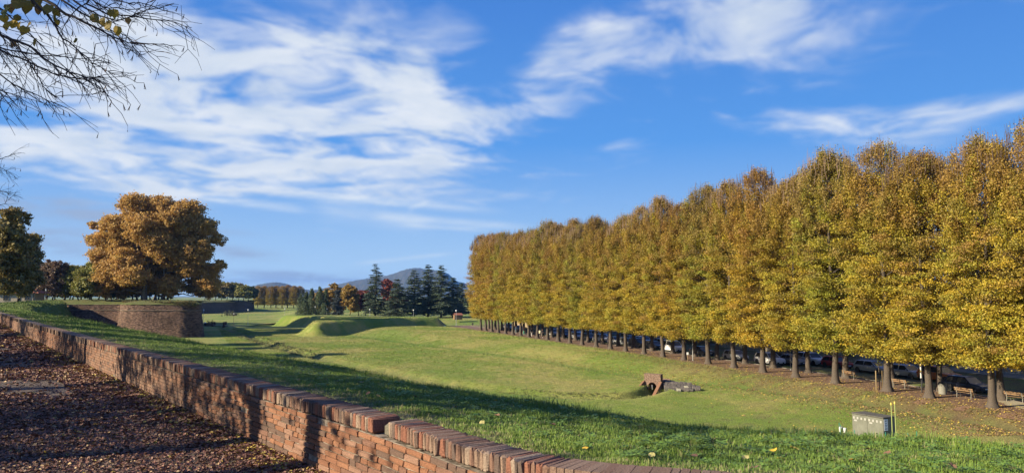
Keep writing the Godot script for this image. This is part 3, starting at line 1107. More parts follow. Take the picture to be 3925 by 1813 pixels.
const LIME_LOW := [Color(0.414, 0.312, 0.021), Color(0.361, 0.295, 0.023), Color(0.290, 0.290, 0.028), Color(0.440, 0.304, 0.021), Color(0.326, 0.251, 0.023), Color(0.238, 0.246, 0.028)]
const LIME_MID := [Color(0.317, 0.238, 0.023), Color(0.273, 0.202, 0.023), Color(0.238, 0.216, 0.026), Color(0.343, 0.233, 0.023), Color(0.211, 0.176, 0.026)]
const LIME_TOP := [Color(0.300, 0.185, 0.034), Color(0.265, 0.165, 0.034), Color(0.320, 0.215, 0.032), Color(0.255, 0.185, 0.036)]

func lime_radius(u: float) -> float:
	if u < 0.10: return lerpf(2.8, 3.75, u / 0.10)
	if u < 0.62: return lerpf(3.75, 3.85, (u - 0.10) / 0.52)
	var k := (u - 0.62) / 0.38
	return 3.95 * pow(maxf(0.0, 1.0 - pow(k, 2.3) * 0.96), 0.52)

func make_lime(seed_: int, leaf_m: Material, label: String, group: String, thin := 1.0) -> Node3D:
	var r := RandomNumberGenerator.new()
	r.seed = seed_
	var H := 22.6 + r.randf_range(-0.9, 0.9)
	var base := 3.6
	var t := thing("lime_tree", Vector3.ZERO, 0.0, label, "tree", group)
	var tr := MB.new()
	trunk_tube(tr, H * 0.86, 0.33, 0.05, r, 0.10, 10)
	part("trunk", tr.mesh(M.bark, true), t)
	var br := MB.new()
	var cr := MB.new()
	var tips := []
	for k in 26:
		var u := (k + r.randf()) / 26.0
		var y0 := base * 0.9 + u * (H - base) * 0.78
		var a := r.randf() * TAU
		var reach := lime_radius(minf(u + 0.15, 1.0)) * r.randf_range(0.65, 0.95)
		var z := Vector3(cos(a) * reach, y0 + reach * r.randf_range(0.45, 1.0), sin(a) * reach)
		br.tube(limb_path(Vector3(0, y0, 0), z, r, 0.10, 4), taper(0.085 * (1.15 - u), 0.012, 4), 5)
		tips.append(z)
	part("branches", br.mesh(M.bark_dark), t)
	# sprays of leaves in level layers
	for k in 720:
		var u := pow(r.randf(), 0.92)
		var a := r.randf() * TAU
		var lump := 0.86 + 0.16 * sin(a * 3.0 + u * 9.0 + seed_) + 0.10 * sin(a * 5.0 - u * 23.0)
		var rr := lime_radius(u) * pow(r.randf(), 0.38) * lump
		var y := base + u * (H - base) + r.randf_range(-0.25, 0.25)
		var droop := -0.10 * rr
		# uneven leaf fall: openings in the crown
		if u > 0.12 and nz_fine.get_noise_3d(cos(a) * rr * 1.1 + seed_, y * 0.9, sin(a) * rr * 1.1) < -0.16 and r.randf() < 0.6: continue
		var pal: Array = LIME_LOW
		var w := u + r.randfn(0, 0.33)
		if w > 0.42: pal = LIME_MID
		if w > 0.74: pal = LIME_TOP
		var n := int(180 * thin * (1.0 - 0.30 * smoothstep(0.75, 1.0, u)))
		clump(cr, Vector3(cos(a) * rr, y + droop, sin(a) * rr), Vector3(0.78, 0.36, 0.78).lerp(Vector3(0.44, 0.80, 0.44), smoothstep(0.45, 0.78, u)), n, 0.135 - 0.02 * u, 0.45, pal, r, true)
	part("crown", cr.mesh(leaf_m), t)
	# bare shoots standing out of the top
	var tw := MB.new()
	for k in 120:
		var a := r.randf() * TAU
		var rr := 3.2 * sqrt(r.randf())
		var yt := base + (H - base) * (0.68 + 0.32 * sqrt(maxf(0.0, 1.0 - pow(rr / 3.85, 2.0)))) - 0.7
		var p := Vector3(cos(a) * rr, yt, sin(a) * rr)
		var z := p + Vector3(r.randfn(0, 0.12), r.randf_range(0.9, 2.1), r.randfn(0, 0.12))
		tw.tube([p, p.lerp(z, 0.5) + Vector3(r.randfn(0, 0.03), 0, r.randfn(0, 0.03)), z], [0.024, 0.018, 0.009], 3, Color.WHITE, false)
	tag(part("shoots", tw.mesh(M.twig), t), "", "", "", "stuff")
	return t

const PLANE_PAL := [Color(0.43, 0.290, 0.110), Color(0.38, 0.255, 0.095), Color(0.46, 0.315, 0.120), Color(0.34, 0.235, 0.085), Color(0.41, 0.300, 0.105), Color(0.36, 0.270, 0.090)]

# crown lobes: x, y, z, radius, flatness
func make_big_tree(called: String, seed_: int, lobes: Array, trunk_r: float, trunk_h: float, pal: Array, leaf_size: float, per: int, lm: Material, bm: Material, label: String, cat := "tree") -> Node3D:
	var r := RandomNumberGenerator.new()
	r.seed = seed_
	var t := thing(called, Vector3.ZERO, 0.0, label, cat)
	var tr := MB.new()
	trunk_tube(tr, trunk_h, trunk_r, trunk_r * 0.55, r, 0.12, 9)
	part("trunk", tr.mesh(bm, true), t)
	var br := MB.new()
	var cr := MB.new()
	for l in lobes:
		var c := Vector3(l[0], l[1], l[2])
		var start := Vector3(0, minf(trunk_h * r.randf_range(0.75, 0.98), c.y * 0.8), 0)
		var path := limb_path(start, c, r, 0.05 * c.distance_to(start), 5, 0.0)
		br.tube(path, taper(trunk_r * 0.42, trunk_r * 0.10, 5), 6)
		for j in 4:
			var z: Vector3 = c + Vector3(r.randfn(0, 0.55), r.randfn(0.1, 0.4), r.randfn(0, 0.55)) * l[3]
			br.tube(limb_path(path[3 + j % 3], z, r, 0.12, 3), taper(trunk_r * 0.12, 0.02, 3), 4, Color.WHITE, false)
		var n := int(per * l[3] * l[3] / 9.0)
		for k in n:
			var dir := Vector3(r.randfn(0, 1), r.randfn(0.15, 0.9), r.randfn(0, 1)).normalized()
			var q: Vector3 = c + dir * l[3] * pow(r.randf(), 0.35) * Vector3(1, l[4], 1)
			var cs: float = clampf(l[3] * 0.30, 0.55, 1.25)
			clump(cr, q, Vector3(cs, cs * 0.6, cs), 40, leaf_size * 1.1, 0.35, pal, r, true)
	part("branches", br.mesh(bm), t)
	part("crown", cr.mesh(lm), t)
	return t

func round_lobes(seed_: int, h: float, rad: float, base: float, n := 11) -> Array:
	var r := RandomNumberGenerator.new()
	r.seed = seed_
	var out := []
	for k in n:
		var u := (k + 0.5) / n
		var a := k * 2.4 + r.randf()
		var y := lerpf(base + rad * 0.35, h - rad * 0.3, u)
		var rr := rad * 0.62 * sqrt(maxf(0.05, 1.0 - pow((u - 0.4) / 0.68, 2.0))) * r.randf_range(0.7, 1.05)
		out.append([cos(a) * rr, y, sin(a) * rr, rad * r.randf_range(0.40, 0.55), 0.8])
	return out

const CEDAR_PAL := [Color(0.065, 0.099, 0.058), Color(0.082, 0.116, 0.068), Color(0.054, 0.085, 0.058), Color(0.099, 0.133, 0.078)]

func make_cedar(called: String, seed_: int, h: float, rad: float, pal: Array, label: String, open := 0.0, plates := 1.0) -> Node3D:
	var r := RandomNumberGenerator.new()
	r.seed = seed_
	var t := thing(called, Vector3.ZERO, 0.0, label, "tree", "")
	var tr := MB.new()
	trunk_tube(tr, h * 0.98, h * 0.017 + 0.05, 0.03, r, 0.05, 7)
	part("trunk", tr.mesh(M.bark_dark, true), t)
	var br := MB.new()
	var cr := MB.new()
	var tiers := int(h * 1.85)
	for k in tiers:
		var u := 0.06 + 0.92 * (k + r.randf_range(0.2, 0.8)) / tiers
		var n := 5 + int(4 * (1.0 - u))
		for j in n:
			if r.randf() < open * 0.35: continue
			var a := r.randf() * TAU
			var l := rad * pow(1.0 - u, 0.72) * r.randf_range(0.6, 1.12) + 0.35
			if u < 0.14: l *= 0.8
			var dir := Vector3(cos(a), 0, sin(a))
			var p := Vector3(0, u * h, 0)
			var rise := r.randf_range(0.02, 0.26)
			var tip := p + dir * l + Vector3.UP * (l * rise - l * l * 0.035)
			var pts := []
			for q in 5:
				var f := q / 4.0
				pts.append(p.lerp(tip, f) + Vector3.UP * l * 0.10 * sin(f * PI))
			br.tube(pts, taper(0.05 + 0.012 * l, 0.012, 4), 4, Color.WHITE, false)
			var steps := maxi(2, int(l * 2.0))
			for q in steps:
				var f := 0.22 + 0.78 * (q + r.randf()) / steps
				var c := p.lerp(tip, f) + Vector3.UP * l * 0.10 * sin(minf(f, 1.0) * PI)
				c += dir.cross(Vector3.UP) * r.randfn(0, 0.13) * l * f
				clump(cr, c, Vector3(0.62, 0.12 * plates, 0.62) * (0.72 + 0.11 * l), 22, 0.34, 1.2, pal, r)
	part("branches", br.mesh(M.bark_dark), t)
	part("crown", cr.mesh(M.needle), t)
	return t

func make_column(called: String, seed_: int, h: float, rad: float, pal: Array, label: String, lm: Material, group := "") -> Node3D:   # dense upright evergreen
	var r := RandomNumberGenerator.new()
	r.seed = seed_
	var t := thing(called, Vector3.ZERO, 0.0, label, "tree", group)
	var tr := MB.new()
	trunk_tube(tr, h * 0.9, 0.16, 0.03, r, 0.05, 6)
	part("trunk", tr.mesh(M.bark_dark, true), t)
	var cr := MB.new()
	for k in int(170 * h * rad / 24.0):
		var u := pow(r.randf(), 0.85)
		var a := r.randf() * TAU
		var prof := rad * pow(1.0 - u, 0.55) * smoothstep(-0.05, 0.12, u) * (0.85 + 0.22 * sin(a * 3.0 + u * 6.0 + seed_))
		var rr := prof * pow(r.randf(), 0.35)
		clump(cr, Vector3(cos(a) * rr, 0.3 + u * h, sin(a) * rr), Vector3(0.42, 0.8, 0.42), 34, 0.24, 0.0, pal, r)
	part("crown", cr.mesh(lm), t)
	return t

func stand(o: Node3D, at: Vector3, turn := 0.0, s := 1.0, sy := 0.0) -> Node3D:
	o.position = at
	o.rotation.y = turn
	o.scale = Vector3(s, s if sy == 0.0 else sy, s)
	return o

# where the viewing ray of a picture column meets a line parallel to the row of limes
func on_row(px: float, off: float) -> Vector2:
	var lo := 25.0
	var hi := 230.0
	for k in 40:
		var d := (lo + hi) * 0.5
		var x := row_x(d) + off * 1.055
		var zz := d * cos(PITCH) + (STREET - EYE) * sin(PITCH)
		if 1962.5 + FOCAL * x / zz > px: lo = d
		else: hi = d
	return Vector2(row_x(lo) + off * 1.055, lo)

const ORD := ["first", "second", "third", "fourth", "fifth", "sixth", "seventh", "eighth", "ninth", "tenth", "eleventh", "twelfth", "thirteenth", "fourteenth", "fifteenth", "sixteenth", "seventeenth", "eighteenth", "nineteenth", "twentieth", "twenty-first", "twenty-second", "twenty-third", "twenty-fourth", "twenty-fifth", "twenty-sixth", "twenty-seventh", "twenty-eighth", "twenty-ninth"]

func make_limes() -> void:
	var mats := [M.lime_leaf, M.lime_green, M.lime_orange]
	var protos := []
	for k in 5:
		var which: int = [0, 1, 2, 0, 0][k]
		protos.append([make_lime(300 + k * 7, mats[which], "", "", [1.0, 1.0, 0.95, 0.82, 0.9][k]), which])
	var r := RandomNumberGenerator.new()
	r.seed = 31
	var fresh := {}
	var front := [4300, 4040, 3809, 3566, 3406, 3205, 3052, 2926, 2815, 2716, 2624, 2542, 2470, 2399, 2341, 2286, 2232, 2185, 2140, 2099, 2060, 2027, 1996, 1966, 1938, 1910, 1885, 1862, 1843]
	var back := [4120, 3842, 3606, 3420, 3245, 3100, 2967, 2858, 2750, 2665, 2580, 2500, 2430, 2370, 2310, 2255, 2206, 2160, 2116, 2080, 2040, 2008, 1978, 1950, 1924, 1898, 1874]
	for row in 2:
		var list: Array = front if row == 0 else back
		for k in list.size():
			var q := on_row(list[k], 4.6 * row)
			var pi: int = [0, 3, 1, 4, 0, 2, 3, 0, 1, 3, 4, 2][(k * 5 + row * 3 + r.randi() % 2) % 12]
			if row == 0 and list[k] in [2716, 2232, 2099, 1938]: pi = 1
			if row == 0 and list[k] in [2624, 2926, 1843, 1862]: pi = 2
			var which: int = protos[pi][1]
			var ord: String = ORD[k]
			var label: String = "%s %s row lime counted from the pale gravel path, %s" % [ord, ["front", "second"][row], ["yellow leaved", "greenish yellow", "orange tinged"][which]]
			var group := "lime trees in the %s row along the street" % ["front", "second"][row]
			var sc := r.randf_range(0.90, 1.08)
			var at := P(q.x, STREET - 0.03, q.y)
			var turn := r.randf() * TAU
			var o: Node3D
			if not fresh.has(pi):
				fresh[pi] = true
				o = protos[pi][0]
				o.set_meta("label", label)
				o.set_meta("group", group)
			else:
				o = copy_of(protos[pi][0], "lime_tree", at, turn, Vector3.ONE, label, group)
			var base := ground_h(q.x, q.y) - 0.04 if row == 0 else STREET - 0.04
			stand(o, P(q.x, base, q.y), turn, sc, r.randf_range(0.93, 1.04) * (1.05 if q.y > 150.0 else (1.01 if q.y < 75.0 else 1.0)))
	# clipped limes far off across the moat
	var far := [985, 1010, 1036, 1056, 1079, 1100, 1124, 1146]
	for k in far.size():
		var at := at_depth(far[k], 1181, 560.0 + 4.0 * (k % 2))
		copy_of(protos[[3, 0, 4, 0, 3, 2, 0, 3][k]][0], "lime_tree", P(at.x, STREET, -at.z), r.randf() * TAU, Vector3(1.15, 0.72, 1.15), "%s clipped yellow lime in the far row counted from the distant dark bastion" % ORD[k], "far row of clipped limes")

func make_park_trees() -> void:
	var r := RandomNumberGenerator.new()
	r.seed = 88
	# the big planes on the brick bastion
	var p1 := [[-9.0, 7, 1, 4.2, 0.9], [-12.5, 16, 0, 3.6, 0.65], [-14.6, 20.3, -1, 1.7, 0.7], [-10.5, 11.5, 2, 3.6, 0.8], [-7.5, 20, 1, 4.4, 0.75], [-3.5, 25.5, 0, 4.6, 0.7], [0.5, 19, 3, 5.0, 0.85], [-4.0, 13, -4, 4.8, 0.8], [3.0, 25.8, -1, 3.6, 0.7], [-6.0, 3.6, -4, 3.0, 0.8], [1.5, 11.5, -5, 4.4, 0.8], [-1.0, 6.5, 5, 4.2, 0.7], [-11.5, 3.0, 0, 2.6, 0.9], [-8.0, 2.2, -5, 2.2, 0.8], [-4.5, 9.5, 3, 5.0, 0.9], [-7.5, 15.0, -1, 4.6, 0.9], [-2.5, 20.5, -3, 5.2, 0.8], [0.5, 4.5, -3, 3.4, 0.8]]
	var p2 := [[6.0, 24.5, 0, 4.0, 0.7], [10.3, 20.0, 0, 3.8, 0.65], [13.8, 16.6, -1, 2.3, 0.75], [9.5, 13.5, 2, 4.2, 0.8], [3.0, 22.0, 3, 4.6, 0.75], [5.5, 16.0, -4, 4.6, 0.8], [10.5, 8.0, -2, 4.0, 0.8], [12.0, 4.4, 0, 3.2, 0.75], [4.0, 9.0, -5, 4.0, 0.8], [-1.5, 24.5, -1, 3.6, 0.7], [7.0, 4.0, -4, 3.2, 0.7], [0.5, 15, 4, 4.6, 0.8], [15.0, 9.5, 1, 2.0, 0.7], [9.5, 2.4, -6, 2.8, 0.7], [6.0, 20.0, -1, 5.2, 0.8], [8.0, 10.5, 0, 5.0, 0.9], [3.0, 13.0, 1, 5.2, 0.9], [3.0, 4.0, 2, 3.4, 0.8]]
	var p3 := [[0, 13, 0, 5.0, 0.8], [-4, 17, 2, 4.2, 0.8], [4, 18, 1, 4.4, 0.8], [0, 23, 0, 4.5, 0.75], [-3, 8, -2, 3.6, 0.8], [4, 8, 0, 3.6, 0.8]]
	var specs := [[p1, 552, 203.0, "largest plane tree on the bastion, its lobed bronze crown reaching left"], [p2, 622, 205.0, "broad bronze plane tree on the bastion with boughs drooping over the wall"], [p3, 592, 222.0, "slimmer bronze plane standing behind two bigger planes on the bastion"]]
	for k in specs.size():
		var s: Array = specs[k]
		var at := at_depth(s[1], 1147, s[2])
		stand(make_big_tree("plane_tree", 500 + k, s[0], [0.62, 0.55, 0.45][k], [15.0, 14.0, 13.0][k], PLANE_PAL, 0.40, 66, M.plane_leaf, M.plane_bark, s[3]), P(at.x, 0.55, s[2]))
	for k in 3:   # bare lower trunks of younger planes beside them
		var px: int = [522, 590, 640][k]
		var at := at_depth(px, 1147, [208.0, 214.0, 210.0][k])
		var o := make_big_tree("plane_tree", 520 + k, round_lobes(60 + k, 13.0, 4.2, 4.5, 8), 0.26, 8.0, PLANE_PAL, 0.42, 60, M.plane_leaf, M.plane_bark, ["young pale trunked plane under the left side of the big bastion planes", "young plane between the trunks of the big bastion planes", "young plane under the right side of the big bastion planes"][k])
		stand(o, P(at.x, 0.55, -at.z))
	# park trees on the rampart to the left
	var green := [Color(0.190, 0.207, 0.050), Color(0.248, 0.239, 0.056), Color(0.149, 0.174, 0.046), Color(0.314, 0.272, 0.059)]
	var olive := [Color(0.205, 0.165, 0.052), Color(0.235, 0.195, 0.058), Color(0.265, 0.185, 0.054), Color(0.165, 0.150, 0.048)]
	var brown := [Color(0.180, 0.123, 0.078), Color(0.217, 0.143, 0.090), Color(0.150, 0.112, 0.078)]
	var dark := [Color(0.068, 0.090, 0.042), Color(0.090, 0.105, 0.045), Color(0.054, 0.075, 0.039)]
	var gold := [Color(0.324, 0.205, 0.038), Color(0.270, 0.167, 0.035), Color(0.356, 0.238, 0.049), Color(0.216, 0.162, 0.038)]
	var red := [Color(0.186, 0.043, 0.028), Color(0.155, 0.037, 0.028), Color(0.211, 0.062, 0.034)]
	var list := [
		["leafy_tree", -30, 118.0, 16.0, 5.0, olive, "large olive brown lime shading the small house on the rampart"],
		["leafy_tree", 60, 150.0, 15.0, 5.0, olive, "olive lime with a dark trunk standing before the small house"],
		["leafy_tree", -160, 135.0, 17.0, 5.5, olive, "tall olive lime beside the rampart walk left of the house"],
		["brown_tree", 155, 215.0, 12.0, 4.0, brown, "thin brown leaved tree behind the small house"],
		["brown_tree", 195, 205.0, 11.2, 4.0, brown, "rust brown tree between the lamp posts on the rampart"],
		["green_tree", 240, 212.0, 10.4, 4.0, green, "low green tree in the rampart row behind the lamp"],
		["brown_tree", 262, 250.0, 12.0, 4.2, brown, "far brown tree rising over the green rampart row"],
		["green_tree", 295, 207.0, 10.2, 4.6, green, "yellow green rounded tree in the rampart row"],
		["green_tree", 345, 204.0, 11.4, 5.2, green, "broad yellow green tree next to the bastion planes"],
		["green_tree", 398, 210.0, 10.4, 4.8, green, "green tree close beside the bastion planes"],
		["evergreen_tree", 420, 236.0, 14.0, 5.0, dark, "dark evergreen half hidden behind the bastion planes"],
		["evergreen_tree", 450, 250.0, 15.0, 5.0, dark, "dark evergreen directly behind the bastion planes"],
		["gold_tree", 400, 262.0, 18.0, 5.5, gold, "golden tree top showing behind the dark evergreen"],
	]
	for k in list.size():
		var q: Array = list[k]
		var at := at_depth(q[1], 1165, q[2])
		var o := make_big_tree(q[0], 600 + k, round_lobes(700 + k, q[3], q[4], 1.3, 11), 0.2, q[3] * 0.45, q[5], 0.36, 75, M.tree_leaf, M.bark_dark, q[6])
		stand(o, P(at.x, -0.05, q[2]))
	# trees filling the far side of the bastion behind the planes
	for k in 17:
		var px := 110 + k * 33
		var d := 262.0 + 9.0 * (k % 3)
		var big := k in [13, 15]
		if big: d = 240.0
		var at := at_depth(px, 1150, d)
		var o := make_big_tree("background_tree", 680 + k, round_lobes(740 + k, 19.0 if big else 8.5 + r.randf() * 1.6, 6.5 if big else 4.6, 0.8, 11), 0.25, 7.0 if big else 3.5, [olive, green, dark, brown][(k * 3) % 4], 0.46, 40, M.tree_leaf, M.bark_dark, "%s tree of the dim background row counted from the small house" % ORD[k])
		stand(o, P(at.x, 0.3, d))
	# trees on the far bastion and along it
	var farl := [[800, 12.5, olive], [822, 11.0, green], [846, 13.0, green], [868, 11.6, olive], [890, 12.2, green], [912, 11.5, olive], [932, 10.5, green], [950, 9.5, dark], [782, 12.0, gold]]
	for k in farl.size():
		var at := at_depth(farl[k][0], 1150, 490.0 + 5.0 * (k % 3))
		var o := make_big_tree("far_tree", 640 + k, round_lobes(760 + k, farl[k][1], 6.2, 2.5, 9), 0.25, 5.5, farl[k][2], 0.62, 40, M.tree_leaf, M.bark_dark, "%s rounded tree on top of the far dark bastion" % ["olive", "green", "pale green", "brownish olive", "bushy green", "dull olive", "low green", "dark", "golden"][k])
		stand(o, P(at.x, -1.7, -at.z))
	# evergreens and autumn trees of the park beyond the mound
	var bush := [Color(0.060, 0.093, 0.039), Color(0.075, 0.111, 0.045), Color(0.051, 0.078, 0.036)]
	var blue := [Color(0.085, 0.105, 0.105), Color(0.065, 0.085, 0.088), Color(0.05, 0.068, 0.066)]
	var cols := [[1150, 305.0, 9.0, 2.6], [1172, 308.0, 10.0, 2.8], [1192, 304.0, 11.2, 3.0], [1222, 302.0, 12.0, 3.2], [1246, 306.0, 11.0, 2.8], [1168, 300.0, 7.0, 2.6]]
	for k in cols.size():
		var q: Array = cols[k]
		var at := at_depth(q[0], 1215, q[1])
		stand(make_column("cypress", 800 + k, q[2], q[3], bush, ["small dark cypress at the left end of the evergreen clump", "leaning dark cypress second in the evergreen clump", "full dark cypress in the middle of the evergreen clump", "tallest dark cypress of the evergreen clump", "pointed dark cypress at the right end of the evergreen clump", "short bushy cypress in front of the evergreen clump"][k], M.needle), P(at.x, STREET, q[1]))
	stand(make_column("bush_tree", 811, 5.6, 2.2, bush, "low dark rounded bush between cypresses and the grey spruce", M.needle), P(at_depth(1240, 1215, 290.0).x, STREET, 290.0))
	stand(make_cedar("spruce_tree", 820, 11.6, 3.0, blue, "blue grey spruce beside the cypress clump", 0.0, 2.4), P(at_depth(1290, 1215, 300.0).x, STREET, 300.0))
	var autumn := [[1255, 335.0, 12.5, 4.0, gold, "golden autumn tree behind the grey spruce"], [1285, 340.0, 15.0, 4.2, gold, "tallest orange gold tree behind the grey spruce"], [1340, 330.0, 14.0, 4.8, gold, "broad orange gold tree between spruce and cedar"], [1372, 345.0, 11.5, 4.4, red, "dull red maple left of the tall cedar"], [1490, 338.0, 16.5, 4.6, red, "bright red maple between the cedars"], [1400, 350.0, 12.0, 4.6, red, "low red maple behind the tall cedar"], [1225, 345.0, 10.5, 4.2, gold, "low golden tree behind the cypress clump"], [1535, 345.0, 11.0, 4.0, red, "dark red maple showing through the cedars"]]
	for k in autumn.size():
		var q: Array = autumn[k]
		var at := at_depth(q[0], 1215, q[1])
		stand(make_big_tree("autumn_tree", 660 + k, round_lobes(780 + k, q[2], q[3], 1.8, 10), 0.2, q[2] * 0.4, q[4], 0.42, 65, M.tree_leaf, M.bark_dark, q[5]), P(at.x, STREET, q[1]))
	var ced := [[1437, 310.0, 22.4, 6.6, 0.55, "tall open cedar with a spiky top standing alone"], [1520, 305.0, 16.0, 6.8, 0.0, "broad layered cedar next to the tall open cedar"], [1585, 312.0, 20.0, 7.0, 0.1, "tall dark cedar in the cedar group"], [1640, 318.0, 22.6, 7.2, 0.15, "cedar with a thin leader above the cedar group"], [1690, 312.0, 22.0, 7.6, 0.1, "cedar with a wispy flat tip above the cedar group"], [1735, 318.0, 17.0, 6.8, 0.0, "dark cedar beside the end of the lime row"], [1770, 330.0, 15.0, 6.0, 0.0, "low dark cedar half hidden by the lime row"]]
	for k in ced.size():
		var q: Array = ced[k]
		var at := at_depth(q[0], 1215, q[1])
		stand(make_cedar("cedar_tree", 830 + k, q[2], q[3], CEDAR_PAL, q[5], q[4]), P(at.x, STREET, q[1]), k * 1.3)

# ---------------------------------------------------------------- limes along the rampart walk, mostly beside and behind the viewer
func walk_lime(seed_: int, at: Vector3, h: float, leafy: int, label: String) -> Node3D:
	var r := RandomNumberGenerator.new()
	r.seed = seed_
	var t := thing("walk_lime", at, r.randf() * TAU, label, "tree", "half bare limes along the rampart walk")
	var tr := MB.new()
	trunk_tube(tr, h * 0.8, 0.30, 0.07, r, 0.12, 9)
	part("trunk", tr.mesh(M.bark, true), t)
	var br := MB.new()
	var cr := MB.new()
	for k in 26:
		var u := (k + r.randf()) / 26.0
		var y0 := 4.2 + u * h * 0.5
		var a := r.randf() * TAU
		var l := 4.2 * (1.0 - 0.55 * u) * r.randf_range(0.7, 1.1)
		var z := Vector3(cos(a) * l, y0 + l * r.randf_range(0.1, 0.8), sin(a) * l)
		var path := limb_path(Vector3(0, y0, 0), z, r, 0.14, 5, 0.2)
		br.tube(path, taper(0.08, 0.015, 5), 5, Color.WHITE, false)
		for j in 9:
			var p: Vector3 = path[1 + j % 5]
			var zz := p + Vector3(r.randfn(0, 0.6), r.randfn(0.2, 0.5), r.randfn(0, 0.6))
			br.tube(limb_path(p, zz, r, 0.05, 3), taper(0.016, 0.005, 3), 3, Color.WHITE, false)
			if k * 9 + j < leafy:
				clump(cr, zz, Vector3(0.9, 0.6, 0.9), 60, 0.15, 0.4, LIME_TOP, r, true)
	part("branches", br.mesh(M.bark_dark), t)
	if leafy > 0: part("crown", cr.mesh(M.lime_leaf), t)
	return t

func grow_boughs(boughs: Array, origin: Vector3, r: RandomNumberGenerator, br: MB, tw: MB, nuts: MB, skip: float, first: int) -> void:
	for b in boughs:
		var pts := []
		var d: float = b[1]
		var n: int = b[0].size()
		for k in n:
			var q: Array = b[0][k]
			pts.append(at_depth(q[0] / 1.7, q[1] / 1.7, d + 0.25 * (float(k) / n - 0.5) * (1.0 if int(d * 10) % 2 == 0 else -1.0)) - origin)
		var start: Vector3 = pts[0]
		var root := Vector3(r.randfn(0, 0.1), clampf(start.y + 0.5, 3.2, 8.0), r.randfn(0, 0.1))
		var path := [root, root.lerp(start, 0.5) + Vector3(0, 0.35, 0)]
		path.append_array(pts)
		# smooth it
		var sm := []
		for k in path.size() - 1:
			for j in 3:
				sm.append(path[k].cubic_interpolate(path[k + 1], path[maxi(k - 1, 0)], path[mini(k + 2, path.size() - 1)], j / 3.0) + Vector3(r.randfn(0, 0.006), r.randfn(0, 0.006), r.randfn(0, 0.006)))
		sm.append(path[-1])
		var rad := []
		for k in sm.size():
			var f := float(k) / (sm.size() - 1)
			rad.append(lerpf(b[2] * 2.4, b[2] * 1.05, minf(f / 0.3, 1.0)) if f < 0.3 else lerpf(b[2] * 1.05, 0.0026, pow((f - 0.3) / 0.7, 0.85)))
		br.tube(sm, rad, 5, Color.WHITE, false)
		# side twigs, zigzag and drooping
		for k in range(first, sm.size()):
			var along: Vector3 = (sm[k] - sm[k - 1]).normalized()
			for j in 3:
				if r.randf() < skip: continue
				var p: Vector3 = sm[k - 1].lerp(sm[k], r.randf())
				var dir := (along * r.randf_range(0.5, 1.2) + Vector3(r.randfn(0, 0.35), r.randfn(-0.15, 0.42), r.randfn(0, 0.45))).normalized()
				var l := r.randf_range(0.12, 0.52)
				var q := [p]
				for m in 4:
					p = p + dir * l * 0.25 + Vector3(r.randfn(0, 0.012), r.randfn(0, 0.012), r.randfn(0, 0.012))
					dir = (dir + Vector3(0.06, -0.05, 0) + Vector3(r.randfn(0, 0.14), r.randfn(0, 0.14), r.randfn(0, 0.14))).normalized()
					q.append(p)
				tw.tube(q, [0.0042, 0.0036, 0.003, 0.0025, 0.002], 3, Color.WHITE, false)
				if r.randf() < 0.7:
					var p2: Vector3 = q[2]
					var e2 := p2 + (dir + Vector3(r.randfn(0, 0.5), r.randfn(0, 0.5), r.randfn(0, 0.5))).normalized() * l * 0.4
					tw.tube([p2, p2.lerp(e2, 0.5) + Vector3(0, 0.008, 0), e2], [0.003, 0.0025, 0.0018], 3, Color.WHITE, false)
				# hanging seed bracts and nutlets
				if r.randf() < 0.30:
					var e: Vector3 = q[4]
					var dn := Vector3(r.randfn(0, 0.25), -1.0, r.randfn(0, 0.25)).normalized()
					var sd := dn.cross(Vector3(r.randfn(0, 1), 0, r.randfn(0, 1))).normalized() * 0.006
					var c := Color(0.14, 0.08, 0.05).lerp(Color(0.30, 0.17, 0.09), r.randf() * r.randf())
					var e1 := e + dn * 0.035 + sd * 0.6
					nuts.quad(e - sd * 0.3, e + sd * 0.3, e1 + sd, e1 - sd, c)
					nuts.quad(e1 - sd, e1 + sd, e + dn * 0.062 + sd * 0.2, e + dn * 0.062 - sd * 0.4, c)
					nuts.tube([e, e + dn * 0.05 + sd * 2.0], [0.0011, 0.0011], 3, Color(0.1, 0.07, 0.05), false)
					nuts.lathe(e + dn * 0.052 + sd * 2.0, [Vector2(0.0005, 0.005), Vector2(0.005, 0), Vector2(0.0005, -0.005)], 5, Basis.IDENTITY, Color(0.09, 0.06, 0.045))

